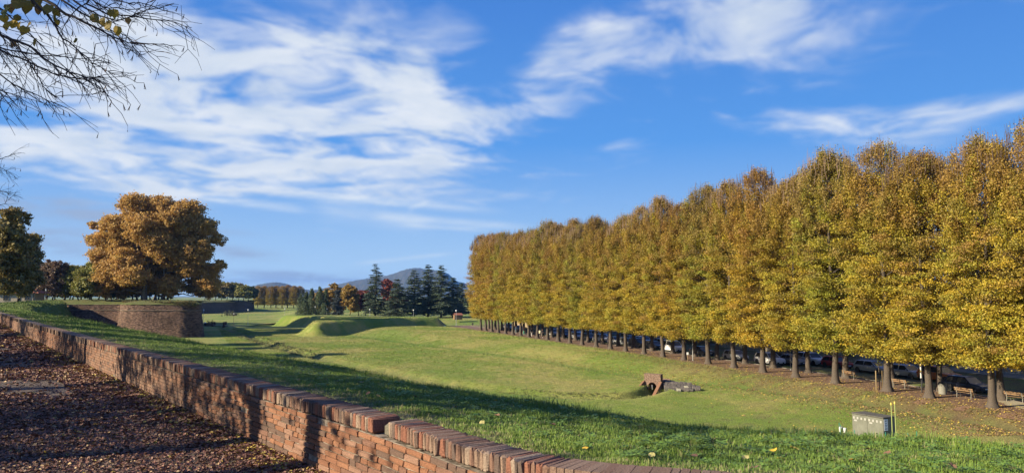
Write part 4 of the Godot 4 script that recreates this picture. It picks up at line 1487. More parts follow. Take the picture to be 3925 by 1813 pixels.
func make_near_tree() -> void:
	var t := thing("overhanging_lime", P(-8.6, 0.0, 5.6), 0.0, "nearly bare lime whose drooping twigs hang into view above the walk", "tree")
	var origin := t.position
	var r := RandomNumberGenerator.new()
	r.seed = 404
	var tr := MB.new()
	trunk_tube(tr, 9.0, 0.27, 0.09, r, 0.1, 10)
	part("trunk", tr.mesh(M.bark, true), t)
	# boughs as they cross the view: picture points of a 1360 wide enlargement of the top left corner, and a depth
	var boughs := [
		[[[-150, -150], [280, 0], [420, 90], [600, 170], [700, 220], [830, 275], [1055, 290]], 6.6, 0.017],
		[[[-200, 90], [0, 228], [180, 300], [320, 400], [450, 470], [560, 500], [680, 560]], 6.2, 0.013],
		[[[-200, 230], [0, 330], [170, 400], [330, 470], [520, 510], [640, 500]], 7.0, 0.012],
		[[[0, -160], [200, 0], [330, 130], [400, 240], [520, 340], [640, 440], [745, 490]], 6.4, 0.012],
		[[[250, -160], [480, 0], [600, 80], [760, 130], [950, 70], [1130, 20]], 7.4, 0.012],
		[[[400, -90], [560, 20], [700, 90], [900, 110], [1070, 140], [1245, 180]], 7.0, 0.011],
		[[[-200, 390], [0, 490], [120, 570], [250, 630], [400, 690]], 7.6, 0.010],
		[[[150, -170], [400, 0], [560, 100], [700, 180], [800, 230], [870, 285]], 6.9, 0.012],
		[[[-200, 470], [-60, 560], [70, 700]], 7.2, 0.008],
		[[[-180, 220], [0, 310], [200, 350], [420, 370], [620, 375]], 6.7, 0.009],
		[[[300, -150], [590, 0], [700, 50], [880, 60], [1000, 40]], 7.8, 0.010],
		[[[-100, 180], [130, 340], [230, 480], [290, 580], [380, 640]], 6.9, 0.009],
		[[[-200, -20], [0, 60], [180, 220], [300, 330], [420, 440], [600, 620]], 7.3, 0.010],
		[[[-180, 500], [0, 590], [110, 620], [240, 660]], 8.0, 0.008],
		[[[500, -120], [760, 0], [900, 20], [990, 10]], 7.6, 0.009],
	]
	var br := MB.new()
	var tw := MB.new()
	var nuts := MB.new()
	grow_boughs(boughs, origin, r, br, tw, nuts, 0.5, 7)
	part("boughs", br.mesh(M.twig_dark, true), t)
	tag(part("twigs", tw.mesh(M.twig_dark), t), "", "", "", "stuff")
	tag(part("seed_bracts", nuts.mesh(M.dry_leaf), t), "", "", "", "stuff")
	# the last large leaves
	var leaves := [[15, 75, 0.09, 3], [110, 15, 0.11, 0], [150, 35, 0.12, 0], [235, 60, 0.085, 2], [255, 15, 0.10, 0], [55, 50, 0.085, 0], [30, 165, 0.08, 1], [80, 155, 0.075, 1], [115, 165, 0.07, 1], [150, 195, 0.085, 1], [180, 160, 0.05, 0], [300, 60, 0.10, 0], [355, 75, 0.08, 0], [340, 120, 0.06, 0], [357, 148, 0.06, 1], [212, 272, 0.07, 0], [610, 118, 0.085, 0], [660, 140, 0.07, 0], [695, 165, 0.09, 0], [740, 88, 0.075, 1], [715, 85, 0.06, 0], [760, 197, 0.07, 1], [828, 135, 0.05, 2], [65, 50, 0.07, 2], [100, 115, 0.07, 0], [480, 262, 0.05, 0], [20, 120, 0.07, 1], [200, 10, 0.08, 0], [75, 285, 0.05, 2]]
	var tints := [[0.23, 0.17, 0.030], [0.40, 0.27, 0.030], [0.30, 0.17, 0.05], [0.16, 0.18, 0.06]]
	var lm := []
	for q in tints: lm.append(leaf_mat(q[0], q[1], q[2], 0.9))
	for k in leaves.size():
		var q: Array = leaves[k]
		var o := part("leaf", leaf_mesh(900 + k, lm[q[3]], q[2] * 1.05), t)
		var pos := at_depth(q[0] / 1.7, q[1] / 1.7, 6.3 + 0.5 * r.randf()) - origin
		o.transform = Transform3D(Basis(Vector3.UP, r.randf_range(-0.7, 0.7)) * Basis(Vector3.RIGHT, -PI * 0.5 + r.randf_range(-0.3, 0.3)) * Basis(Vector3.UP, r.randfn(0, 0.3)), pos)

func make_next_tree() -> void:
	var t := thing("overhanging_lime", P(-18.6, 0.0, 17.0), 0.0, "bare lime farther along the walk, its twig ends peeping in over the wall", "tree")
	var r := RandomNumberGenerator.new()
	r.seed = 505
	var tr := MB.new()
	trunk_tube(tr, 9.5, 0.28, 0.09, r, 0.1, 10)
	part("trunk", tr.mesh(M.bark, true), t)
	var br := MB.new()
	var tw := MB.new()
	var nuts := MB.new()
	var boughs := [[[[-420, 960], [-140, 1040], [0, 1032], [85, 1000]], 15.0, 0.016], [[[-420, 1040], [-140, 1060], [0, 1095], [62, 1130]], 15.5, 0.014], [[[-420, 1210], [-120, 1250], [0, 1245], [45, 1262]], 16.0, 0.014], [[[-420, 1290], [-120, 1330], [0, 1335], [50, 1300]], 16.0, 0.014]]
	grow_boughs(boughs, t.position, r, br, tw, nuts, 0.35, 5)
	part("boughs", br.mesh(M.twig_dark, true), t)
	tag(part("twigs", tw.mesh(M.twig_dark), t), "", "", "", "stuff")
	tag(part("seed_bracts", nuts.mesh(M.dry_leaf), t), "", "", "", "stuff")

func make_walk_trees() -> void:
	# a row of limes follows the walk, 8 m inside the wall, and a second one farther in
	for k in 9:
		var a: float = [5.6, 13.6, 21.2, 29.5, 37.0, 45.0, 53.0, 61.0, 69.0][k]
		var at: Vector2 = Vector2(-1.3, 6.92) + Vector2(-0.606, 0.795) * a - Vector2(0.795, 0.606) * 8.4
		walk_lime(1100 + k, P(at.x, -0.02, at.y), 12.0, [234, 110, 150, 50, 170, 40, 170, 60, 170][k], "%s half bare lime of the row along the rampart walk, counted from the viewpoint" % ORD[k])
	for k in 5:
		var a := 11.5 + k * 13.5
		var at: Vector2 = Vector2(-1.3, 6.92) + Vector2(-0.606, 0.795) * a - Vector2(0.795, 0.606) * 17.0
		walk_lime(1130 + k, P(at.x, -0.02, at.y), 12.5, 105, "%s leafier lime in the inner row along the rampart walk" % ORD[k])

# ---------------------------------------------------------------- bastions
func smooth_outline(pts: Array, closed_round := 6) -> Array:
	var out := []
	for k in pts.size() - 1:
		var a := Vector2(pts[k][0], pts[k][1])
		var b := Vector2(pts[k + 1][0], pts[k + 1][1])
		var p := Vector2(pts[maxi(k - 1, 0)][0], pts[maxi(k - 1, 0)][1])
		var q := Vector2(pts[mini(k + 2, pts.size() - 1)][0], pts[mini(k + 2, pts.size() - 1)][1])
		var n: int = closed_round if a.distance_to(b) < 8.0 else 12
		for j in n:
			if a.distance_to(b) > 9.0: out.append(a.lerp(b, float(j) / n))
			else: out.append(a.cubic_interpolate(b, p, q, float(j) / n))
	out.append(Vector2(pts[-1][0], pts[-1][1]))
	return out

func make_bastion(called: String, outline: Array, lawn: Array, top: float, cordon: float, foot: float, batter: float, m: Material, label: String, stone: Material) -> Node3D:
	var t := thing(called, Vector3.ZERO, 0.0, label, "fortification")
	var o := smooth_outline(outline)
	var nr := []
	for k in o.size():
		var tg: Vector2 = (o[mini(k + 1, o.size() - 1)] - o[maxi(k - 1, 0)]).normalized()
		nr.append(Vector2(tg.y, -tg.x))
	var wall := MB.new()
	var levels := [[top, 0.0], [lerpf(top, cordon, 0.5), 0.02], [cordon, 0.03]]
	for j in 9: levels.append([lerpf(cordon, foot, (j + 1) / 9.0), 0.03 + batter * (j + 1) / 9.0])
	for k in o.size():
		for l in levels:
			var q: Vector2 = o[k] + nr[k] * (l[1] + 0.16 * nz_fine.get_noise_2d(k * 1.3, l[0] * 1.6))
			var stain := clampf(0.95 + 0.55 * nz_fine.get_noise_2d(k * 0.55 + 20.0, l[0] * 0.35) + 0.35 * nz_fine.get_noise_2d(k * 2.0, l[0] * 1.5), 0.45, 1.15)
			wall.vert(P(q.x, l[0], q.y), Color(stain, stain * 0.985, stain * 0.96))
	var w := levels.size()
	for k in o.size() - 1:
		for j in w - 1:
			var a := k * w + j
			wall.tri(a, a + 1, a + w + 1); wall.tri(a, a + w + 1, a + w)
	part("wall", wall.mesh(m, true), t)
	# the stone cordon
	var cd := MB.new()
	var prof := [[0.0, 0.11], [0.09, 0.09], [0.13, 0.0], [0.09, -0.09], [0.0, -0.11]]
	for k in o.size():
		for l in prof:
			var q: Vector2 = o[k] + nr[k] * (l[0] + 0.03)
			cd.vert(P(q.x, cordon + l[1], q.y))
	for k in o.size() - 1:
		for j in prof.size() - 1:
			var a: int = k * prof.size() + j
			cd.tri(a, a + 1, a + prof.size() + 1); cd.tri(a, a + prof.size() + 1, a + prof.size())
	part("cordon", cd.mesh(stone, true), t)
	# grass crown
	var gr := MB.new()
	var rings := [[0.12, top + 0.06], [-0.3, top + 0.30], [-1.6, top + 0.62], [-4.5, top + 1.12]]
	var last := PackedVector2Array()
	for k in o.size():
		for l in rings:
			var q: Vector2 = o[k] + nr[k] * (l[0] + 0.15 * nz_fine.get_noise_2d(o[k].x * 4.0, o[k].y * 4.0 + l[0]))
			var c := Color(0.10, 0.135, 0.03).lerp(Color(0.16, 0.14, 0.055), clampf(0.4 + nz_fine.get_noise_2d(q.x * 3.0, q.y * 3.0), 0.0, 1.0))
			gr.vert(P(q.x, l[1] + 0.12 * nz_fine.get_noise_2d(q.x * 2.5, q.y * 2.5), q.y), c)
	for k in o.size() - 1:
		for j in rings.size() - 1:
			var a: int = k * rings.size() + j
			gr.tri(a, a + rings.size(), a + rings.size() + 1); gr.tri(a, a + rings.size() + 1, a + 1)
	part("grass_edge", gr.mesh(M.lawn, true), t)
	for q in lawn: last.append(Vector2(q[0], q[1]))
	var flat := MB.new()
	for q in last: flat.vert(P(q.x, top + 1.0, q.y), Color(0.12, 0.14, 0.035))
	flat.i = Geometry2D.triangulate_polygon(last)
	if flat.i.is_empty(): print("bastion top failed ", called)
	else: part("lawn", flat.mesh(M.lawn), t)
	return t

func make_bastions() -> void:
	var near := [[-134.0, 199.0], [-116.5, 198.5], [-104.0, 199.5], [-101.6, 198.0], [-100.3, 194.5], [-98.6, 191.6], [-95.8, 190.2], [-92.0, 190.0], [-84.6, 191.0], [-82.0, 191.8], [-80.3, 193.2], [-80.0, 195.2], [-81.2, 197.6], [-83.0, 201.0], [-97.0, 226.0], [-131.0, 290.0]]
	var b := make_bastion("brick_bastion", near, [[-160.0, 203.0], [-118.0, 203.2], [-105.5, 204.2], [-99.0, 197.0], [-95.0, 194.6], [-86.0, 195.2], [-84.6, 197.0], [-88.5, 206.0], [-102.0, 230.0], [-134.0, 290.0], [-160.0, 290.0]], -0.40, -1.85, -9.2, 1.05, M.old_brick, "old brick bastion with rounded shoulder, stone cordon and grass on top", M.cordon)
	# weeds hanging over the wall head and growing at its foot
	var r := RandomNumberGenerator.new()
	r.seed = 3
	var xf := []
	var cl := []
	for k in 900:
		var f := r.randf()
		var q := Vector2(-101.5, 198.0).lerp(Vector2(-80.2, 193.0), f)
		var bow := 5.8 * sin(f * PI * 0.93)
		var p := q + Vector2(0.15, -1.0).normalized() * (bow * 0.62 + r.randf_range(-0.4, 0.25))
		var y := -0.35 + r.randf_range(-0.35, 0.5)
		xf.append(Transform3D(rand_basis(r, 0.8).scaled(Vector3.ONE * r.randf_range(5.0, 11.0)), P(p.x, y, p.y)))
		cl.append(Color(0.10, 0.13, 0.03).lerp(Color(0.22, 0.15, 0.06), r.randf()))
	tag(scatter("wall_weeds", tuft_mesh(7, 12, 0.06, 0.045, 0.004, M.grass), xf, cl), "weeds hanging over the head of the brick bastion", "weeds")
	var far := [[-212.0, 415.0], [-186.0, 446.0], [-184.0, 449.0], [-178.5, 516.0], [-179.5, 521.0], [-200.0, 545.0]]
	make_bastion("far_bastion", far, [[-216.0, 420.0], [-190.5, 449.0], [-183.5, 516.0], [-204.0, 541.0], [-260.0, 545.0], [-260.0, 430.0]], -2.05, -3.2, -9.0, 1.6, M.old_brick, "distant dark bastion wall beyond the moat lawn", M.cordon)

# ---------------------------------------------------------------- street behind the limes
func street_strip(called: String, o0: float, o1: float, y: float, m: Material, label: String, kerb := 0.0) -> void:
	var mb := MB.new()
	var d := 18.0
	var n := 0
	while d < 232.0:
		var a := row_x(d)
		mb.vert(P(a + o0 * 1.055, y, d)); mb.vert(P(a + o1 * 1.055, y, d))
		if kerb > 0.0:
			mb.vert(P(a + o0 * 1.055, y - kerb, d)); mb.vert(P(a + o1 * 1.055, y - kerb, d))
		n += 1
		d += 3.0
	var w := 4 if kerb > 0.0 else 2
	for k in n - 1:
		var a := k * w
		mb.tri(a, a + w, a + w + 1); mb.tri(a, a + w + 1, a + 1)
		if kerb > 0.0:
			mb.tri(a, a + 2, a + w + 2); mb.tri(a, a + w + 2, a + w)
			mb.tri(a + 1, a + w + 1, a + w + 3); mb.tri(a + 1, a + w + 3, a + 3)
	tag(part(called, mb.mesh(m)), label, "ground", "", "structure")

func row_dir(d: float) -> Vector2:
	return Vector2(row_x(d + 4.0) - row_x(d - 4.0), 8.0).normalized()

func make_street() -> void:
	var wk := MB.new()
	var wn := 0
	var wd := 18.0
	while wd < 232.0:
		var a := row_x(wd)
		var edge := -1.1 + 0.7 * nz_fine.get_noise_2d(wd * 1.1, 4.0) + 0.4 * nz_fine.get_noise_2d(wd * 4.0, 9.0)
		wk.vert(P(a + (edge - 0.8) * 1.055, STREET - 0.30, wd)); wk.vert(P(a + edge * 1.055, STREET + 0.012, wd)); wk.vert(P(a + 5.6 * 1.055, STREET + 0.02, wd))
		wn += 1
		wd += 0.7
	for k in wn - 1:
		for j in 2:
			var q := k * 3 + j
			wk.tri(q, q + 3, q + 4); wk.tri(q, q + 4, q + 1)
	tag(part("walkway", wk.mesh(M.earth)), "bare earth walkway under the limes littered with leaves", "ground", "", "structure")
	street_strip("kerb", 5.6, 5.85, STREET + 0.06, M.stone, "stone kerb between walkway and street", 0.2)
	street_strip("road", 5.85, 22.0, STREET - 0.03, M.asphalt, "shaded asphalt street with parked cars")
	street_strip("pavement", 22.0, 26.0, STREET + 0.09, M.stone, "pavement on the far side of the street", 0.2)
	# pale gravel path joining the walkway at the right
	var p := MB.new()
	var pts := [[46.0, 52.0, 1.6], [44.0, 56.0, 1.5], [42.4, 59.6, 1.4], [42.0, 63.0, 1.2], [42.6, 66.0, 0.8]]
	for q in pts:
		p.vert(P(q[0] - q[2], STREET + 0.028, q[1])); p.vert(P(q[0] + q[2], STREET + 0.028, q[1] + 0.4))
	for k in pts.size() - 1:
		p.tri(k * 2, k * 2 + 2, k * 2 + 3); p.tri(k * 2, k * 2 + 3, k * 2 + 1)
	tag(part("gravel_path", p.mesh(M.pale_gravel)), "pale gravel path joining the earth walkway", "ground", "", "structure")
	# houses across the street
	house(Vector2(48.0, 122.0), 34.0, 13.0, 17.6, 5, M.plaster_cream, "tall cream house with a red tiled roof seen through the limes", 3.0)
	house(Vector2(66.5, 84.0), 30.0, 13.0, 17.0, 5, M.plaster_pale, "pale apartment house with shutters behind the right hand limes", 3.0)
	house(Vector2(34.5, 158.0), 30.0, 11.0, 6.0, 2, M.plaster_ochre, "low ochre house across the street behind the middle limes", 1.6)
	house(Vector2(22.0, 193.0), 26.0, 11.0, 5.6, 2, M.plaster_pale, "low pale house across the street near the end of the limes", 1.6)
	house(Vector2(8.0, 222.0), 18.0, 10.0, 4.6, 1, M.plaster_ochre, "small low building at the far end of the street", 1.4)
	# garden walls between the houses and clipped hedge in front
	for q in [[104.0, 14.0], [140.0, 13.0], [176.0, 12.0], [66.0, 14.0]]:
		var d: float = q[0]
		var c := Vector2(row_x(d) + 27.5, d)
		var u := row_dir(d)
		var w := thing("garden_wall", P(c.x, STREET, c.y), atan2(-u.x, -u.y) if false else -atan2(u.x, u.y), "grey rendered garden wall across the street, %s from the tall cream house" % {104.0: "nearest", 140.0: "second", 176.0: "third", 66.0: "on the right hand side"}[d], "wall", "garden walls across the street")
		var mb := MB.new()
		mb.box(Vector3(0, 1.0, 0), Vector3(0.3, 2.0, q[1]))
		part("wall", mb.mesh(M.render_grey), w)
		var cp := MB.new()
		cp.bevel_box(Vector3(0, 2.06, 0), Vector3(0.42, 0.12, q[1] + 0.1), 0.03)
		part("coping", cp.mesh(M.stone), w)
	var r := RandomNumberGenerator.new()
	r.seed = 15
	for k in 9:
		var d := 62.0 + 17.5 * k
		var pal := [Color(0.03, 0.045, 0.02), Color(0.04, 0.055, 0.022)]
		var o := make_column("hedge_tree", 860 + k, 6.5 + 1.5 * r.randf(), 3.0, pal, "%s dark evergreen across the street counted from the right hand apartment house" % ORD[k], M.needle, "dark evergreens across the street")
		stand(o, P(row_x(d) + 26.0, STREET, d))

func house(c: Vector2, long: float, deep: float, h: float, floors: int, wall_m: Material, label: String, eave: float) -> void:
	var u := row_dir(c.y)
	var t := thing("house", P(c.x, STREET, c.y), -atan2(u.x, u.y), label, "building")
	# local axes: x to the right of the row, z back along it; the street front faces -x
	var wl := MB.new()
	wl.box(Vector3(0, h * 0.5, 0), Vector3(deep, h, long))
	part("wall", wl.mesh(wall_m), t)
	var rf := MB.new()
	var hx := deep * 0.5 + 0.7
	var hz := long * 0.5 + 0.7
	var ry := h + eave
	var ridge := long * 0.5 - deep * 0.35
	for s in [-1, 1]:
		rf.quad(Vector3(s * hx, h - 0.15, -hz), Vector3(s * hx, h - 0.15, hz), Vector3(0, ry, ridge), Vector3(0, ry, -ridge))
		rf.tri3(Vector3(-hx, h - 0.15, s * hz), Vector3(hx, h - 0.15, s * hz), Vector3(0, ry, s * ridge))
	rf.quad(Vector3(-hx, h - 0.16, -hz), Vector3(hx, h - 0.16, -hz), Vector3(hx, h - 0.16, hz), Vector3(-hx, h - 0.16, hz))
	var roof := part("roof", rf.mesh(M.roof_tile), t)
	var ch := MB.new()
	ch.box(Vector3(1.4, ry + 0.1, long * 0.18), Vector3(0.7, 1.6, 0.9))
	part("chimney", ch.mesh(wall_m), roof)
	var fh := h / floors
	var n := int(long / 3.4)
	var pane := MB.new(); pane.box(Vector3.ZERO, Vector3(0.06, 1.45, 0.95))
	var frame := MB.new()
	for q in [[0.79, 1.1, 0.0], [-0.79, 1.1, 0.0]]: frame.box(Vector3(0, q[0], 0), Vector3(0.14, 0.12, 1.2))
	for q in [-0.53, 0.53]: frame.box(Vector3(0, 0, q), Vector3(0.14, 1.46, 0.12))
	frame.box(Vector3.ZERO, Vector3(0.10, 1.44, 0.05))
	var shut := MB.new()
	shut.bevel_box(Vector3(-0.03, 0, 0.0), Vector3(0.06, 1.55, 0.56), 0.015)
	var sill := MB.new(); sill.bevel_box(Vector3(-0.06, -0.9, 0), Vector3(0.28, 0.09, 1.5), 0.02)
	var pm := pane.mesh(M.window_glass)
	var fm := frame.mesh(M.white_paint)
	var sm := shut.mesh(M.shutter)
	var im := sill.mesh(M.stone)
	for f in floors:
		for k in n:
			var z := -long * 0.5 + (k + 0.5) * long / n
			var at := Vector3(-deep * 0.5 - 0.02, fh * (f + 0.55), z)
			var o := part("window", pm, t)
			o.position = at
			part("frame", fm, o).position = Vector3(-0.03, 0, 0)
			part("sill", im, o)
			if (k + f) % 5 != 0:
				for e in [-0.92, 0.92]: part("shutter", sm, o).position.z = e
	for k in int(deep / 4.0):   # windows in the near gable wall
		for f in floors:
			var o := part("window", pm, t)
			o.transform = Transform3D(Basis(Vector3.UP, -PI * 0.5), Vector3(-deep * 0.5 + (k + 0.7) * 4.0, fh * (f + 0.55), long * 0.5 + 0.02))
			part("frame", fm, o).position = Vector3(-0.03, 0, 0)
			part("sill", im, o)
			for e in [-0.92, 0.92]: part("shutter", sm, o).position.z = e

# ---------------------------------------------------------------- cars
# side profile of the body: [z along the car, sill height, shoulder height]; cabin: roof stations
const CAR_KINDS := {
	"hatch": {"l": 4.05, "w": 1.74, "h": 1.47, "belt": 0.92, "bonnet": 0.84, "tail": 0.95, "cowl": 0.27, "roof0": 0.42, "roof1": 0.86, "rear": 0.985},
	"suv": {"l": 4.45, "w": 1.84, "h": 1.66, "belt": 1.04, "bonnet": 0.98, "tail": 1.08, "cowl": 0.27, "roof0": 0.41, "roof1": 0.87, "rear": 0.98},
	"wagon": {"l": 4.75, "w": 1.82, "h": 1.50, "belt": 0.94, "bonnet": 0.85, "tail": 0.98, "cowl": 0.28, "roof0": 0.42, "roof1": 0.90, "rear": 0.99},
	"saloon": {"l": 4.6, "w": 1.82, "h": 1.44, "belt": 0.93, "bonnet": 0.84, "tail": 1.0, "cowl": 0.28, "roof0": 0.42, "roof1": 0.72, "rear": 0.86},
	"van": {"l": 4.6, "w": 1.84, "h": 1.85, "belt": 1.08, "bonnet": 1.0, "tail": 1.2, "cowl": 0.22, "roof0": 0.35, "roof1": 0.96, "rear": 0.995},
}

func car_parts(kind: String, panel_van := false) -> Dictionary:
	var k: Dictionary = CAR_KINDS[kind]
	var out := {}
	var l: float = k.l
	var hw: float = k.w * 0.5
	var body := MB.new()
	# stations from the nose (z = -l/2, the car faces -z) to the tail; rings of 12 points
	var st := [0.0, 0.012, 0.05, 0.10, 0.16, k.cowl - 0.06, k.cowl, 0.40, 0.52, 0.64, 0.76, 0.86, 0.93, 0.975, 0.992, 1.0]
	var ring_n := 0
	for f in st:
		var z: float = (f - 0.5) * l
		var end := minf(f, 1.0 - f)
		var width := hw * (1.0 - 0.16 * pow(clampf(1.0 - end / 0.10, 0.0, 1.0), 2.2))
		var top: float
		if f < k.cowl: top = lerpf(k.bonnet - 0.16, k.belt, pow(clampf(f / k.cowl, 0.0, 1.0), 0.42))
		else: top = lerpf(k.belt, k.tail, (f - k.cowl) / (1.0 - k.cowl))
		if f > 0.97: top -= 0.10 * (f - 0.97) / 0.03
		var low := 0.24 + 0.14 * pow(clampf(1.0 - end / 0.06, 0.0, 1.0), 2.0)
		var pts := [[0.80, low], [0.96, low + 0.05], [1.0, low + 0.20], [1.0, lerpf(low, top, 0.55)], [0.985, top - 0.14], [0.93, top - 0.03], [0.80, top]]
		var ring := []
		for q in pts: ring.append(Vector3(q[0] * width, q[1], z))
		for j in range(pts.size() - 1, -1, -1): ring.append(Vector3(-pts[j][0] * width, pts[j][1], z))
		ring_n = ring.size()
		for q in ring: body.vert(q)
	for a in st.size() - 1:
		for j in ring_n:
			var p := a * ring_n + j
			var q := a * ring_n + (j + 1) % ring_n
			body.tri(p, q, q + ring_n); body.tri(p, q + ring_n, p + ring_n)
	for e in [0, st.size() - 1]:
		var c := body.vert(Vector3(0, 0.6, (-0.5 if e == 0 else 0.5) * l + (0.0 if e == 0 else 0.0)))
		for j in ring_n:
			var p: int = e * ring_n + j
			var q: int = e * ring_n + (j + 1) % ring_n
			if e == 0: body.tri(c, q, p)
			else: body.tri(c, p, q)
	out.body = body
	# greenhouse: roof skin on pillars
	var zc: float = (k.cowl - 0.5) * l
	var z0: float = (k.roof0 - 0.5) * l
	var z1: float = (k.roof1 - 0.5) * l
	var z2: float = (k.rear - 0.5) * l
	var hr := hw * 0.76
	var hb := hw * 0.93
	var H: float = k.h
	var bt: float = k.belt - 0.01
	var tl: float = k.tail - 0.03
	var roof := MB.new()
	var rst := [[z0 - 0.05, H - 0.07, 0.92], [z0 + 0.15, H - 0.015, 0.98], [(z0 + z1) * 0.5, H, 1.0], [z1 - 0.1, H - 0.02, 0.98], [z1 + 0.06, H - 0.07, 0.93]]
	for q in rst:
		for x in [[-1.0, -0.085], [-0.93, -0.02], [-0.5, 0.0], [0.5, 0.0], [0.93, -0.02], [1.0, -0.085]]:
			roof.vert(Vector3(x[0] * hr * q[2] * 1.03, q[1] + x[1], q[0]))
	for a in rst.size() - 1:
		for j in 5:
			var p := a * 6 + j
			roof.tri(p, p + 6, p + 7); roof.tri(p, p + 7, p + 1)
	var bars := []
	for s in [-1, 1]:
		var belt_at := func(z: float) -> Vector3: return Vector3(s * hb, lerpf(bt, tl, clampf((z - zc) / (z2 - zc), 0.0, 1.0)), z)
		var top_at := func(z: float) -> Vector3: return Vector3(s * hr * 1.0, H - 0.10, z)
		bars.append([belt_at.call(zc), top_at.call(z0), 0.045])
		var zm := lerpf(z0, z1, 0.46)
		bars.append([belt_at.call(zm), top_at.call(zm), 0.05])
		bars.append([belt_at.call(lerpf(z1, z2, 0.55)), top_at.call(z1 - 0.02), 0.085])
	for q in bars: roof.tube([q[0], q[1]], [q[2], q[2] * 0.85], 5)
	out.roof = roof
	var fr := MB.new()
	fr.quad(Vector3(-hb * 0.93, bt, zc - 0.02), Vector3(hb * 0.93, bt, zc - 0.02), Vector3(hr * 0.95, H - 0.085, z0 - 0.03), Vector3(-hr * 0.95, H - 0.085, z0 - 0.03))
	out.windscreen = fr
	var rr := MB.new()
	rr.quad(Vector3(-hb * 0.9, tl, z2 - 0.02), Vector3(hb * 0.9, tl, z2 - 0.02), Vector3(hr * 0.93, H - 0.095, z1 + 0.05), Vector3(-hr * 0.93, H - 0.095, z1 + 0.05))
	out.rear_window = rr
	var side := MB.new()
	var seg := [[zc + 0.06, z0 + 0.02, lerpf(z0, z1, 0.46) - 0.05, lerpf(z0, z1, 0.46) - 0.05], [lerpf(z0, z1, 0.46) + 0.05, lerpf(z0, z1, 0.46) + 0.05, z1 - 0.06, lerpf(z1, z2, 0.45)]]
	for q in seg:
		var y0 := lerpf(bt, tl, clampf((q[0] - zc) / (z2 - zc), 0.0, 1.0))
		var y1 := lerpf(bt, tl, clampf((q[3] - zc) / (z2 - zc), 0.0, 1.0))
		side.quad(Vector3(hb * 0.985, y0, q[0]), Vector3(hr * 0.99, H - 0.11, q[1]), Vector3(hr * 0.99, H - 0.11, q[2]), Vector3(hb * 0.985, y1, q[3]))
		if panel_van and q == seg[1]: break
	out.side_window = side
	out.mirrorless = panel_van
	# wheels
	var ty := MB.new()
	var rim := MB.new()
	var wr := 0.33 if kind in ["suv", "van"] else 0.31
	var bz := Basis(Vector3.BACK, PI * 0.5)
	ty.lathe(Vector3.ZERO, [Vector2(wr * 0.62, 0.105), Vector2(wr * 0.93, 0.105), Vector2(wr, 0.07), Vector2(wr, -0.07), Vector2(wr * 0.93, -0.105), Vector2(wr * 0.62, -0.105)], 18, bz)
	rim.lathe(Vector3.ZERO, [Vector2(0.001, 0.07), Vector2(wr * 0.2, 0.085), Vector2(wr * 0.5, 0.055), Vector2(wr * 0.64, 0.098), Vector2(wr * 0.64, -0.09)], 10, bz)
	out.tyre = ty
	out.rim = rim
	out.wr = wr
	var arch := MB.new()
	arch.lathe(Vector3.ZERO, [Vector2(0.001, 0.012), Vector2(wr * 1.14, 0.012), Vector2(wr * 1.14, -0.10)], 18, bz)
	out.arch = arch
	var hl := MB.new()
	hl.bevel_box(Vector3.ZERO, Vector3(0.36, 0.13, 0.16), 0.05)
	out.headlight = hl
	var gr := MB.new()
	gr.bevel_box(Vector3(0, 0.44, -l * 0.5 + 0.01), Vector3(k.w * 0.62, 0.17, 0.06), 0.02)
	gr.bevel_box(Vector3(0, 0.66, -l * 0.5 + 0.035), Vector3(k.w * 0.34, 0.10, 0.06), 0.02)
	out.grille = gr
	var pl := MB.new()
	pl.box(Vector3(0, 0.46, -l * 0.5 - 0.03), Vector3(0.50, 0.11, 0.02))
	out.plate = pl
	var mi := MB.new()
	mi.bevel_box(Vector3.ZERO, Vector3(0.20, 0.14, 0.10), 0.035)
	out.mirror = mi
	var bp := MB.new()
	bp.bevel_box(Vector3(0, 0.30, -l * 0.5 + 0.05), Vector3(k.w * 0.84, 0.13, 0.10), 0.03)
	bp.bevel_box(Vector3(0, 0.34, l * 0.5 - 0.04), Vector3(k.w * 0.84, 0.20, 0.10), 0.03)
	for s in [-1, 1]: bp.box(Vector3(s * hw * 0.965, 0.27, 0), Vector3(0.06, 0.10, l * 0.46))
	out.trim = bp
	var sh := MB.new()
	sh.box(Vector3(0, k.belt - 0.12, 0.2), Vector3(k.w * 0.8, 0.3, l * 0.5))
	out.seats = sh
	return out

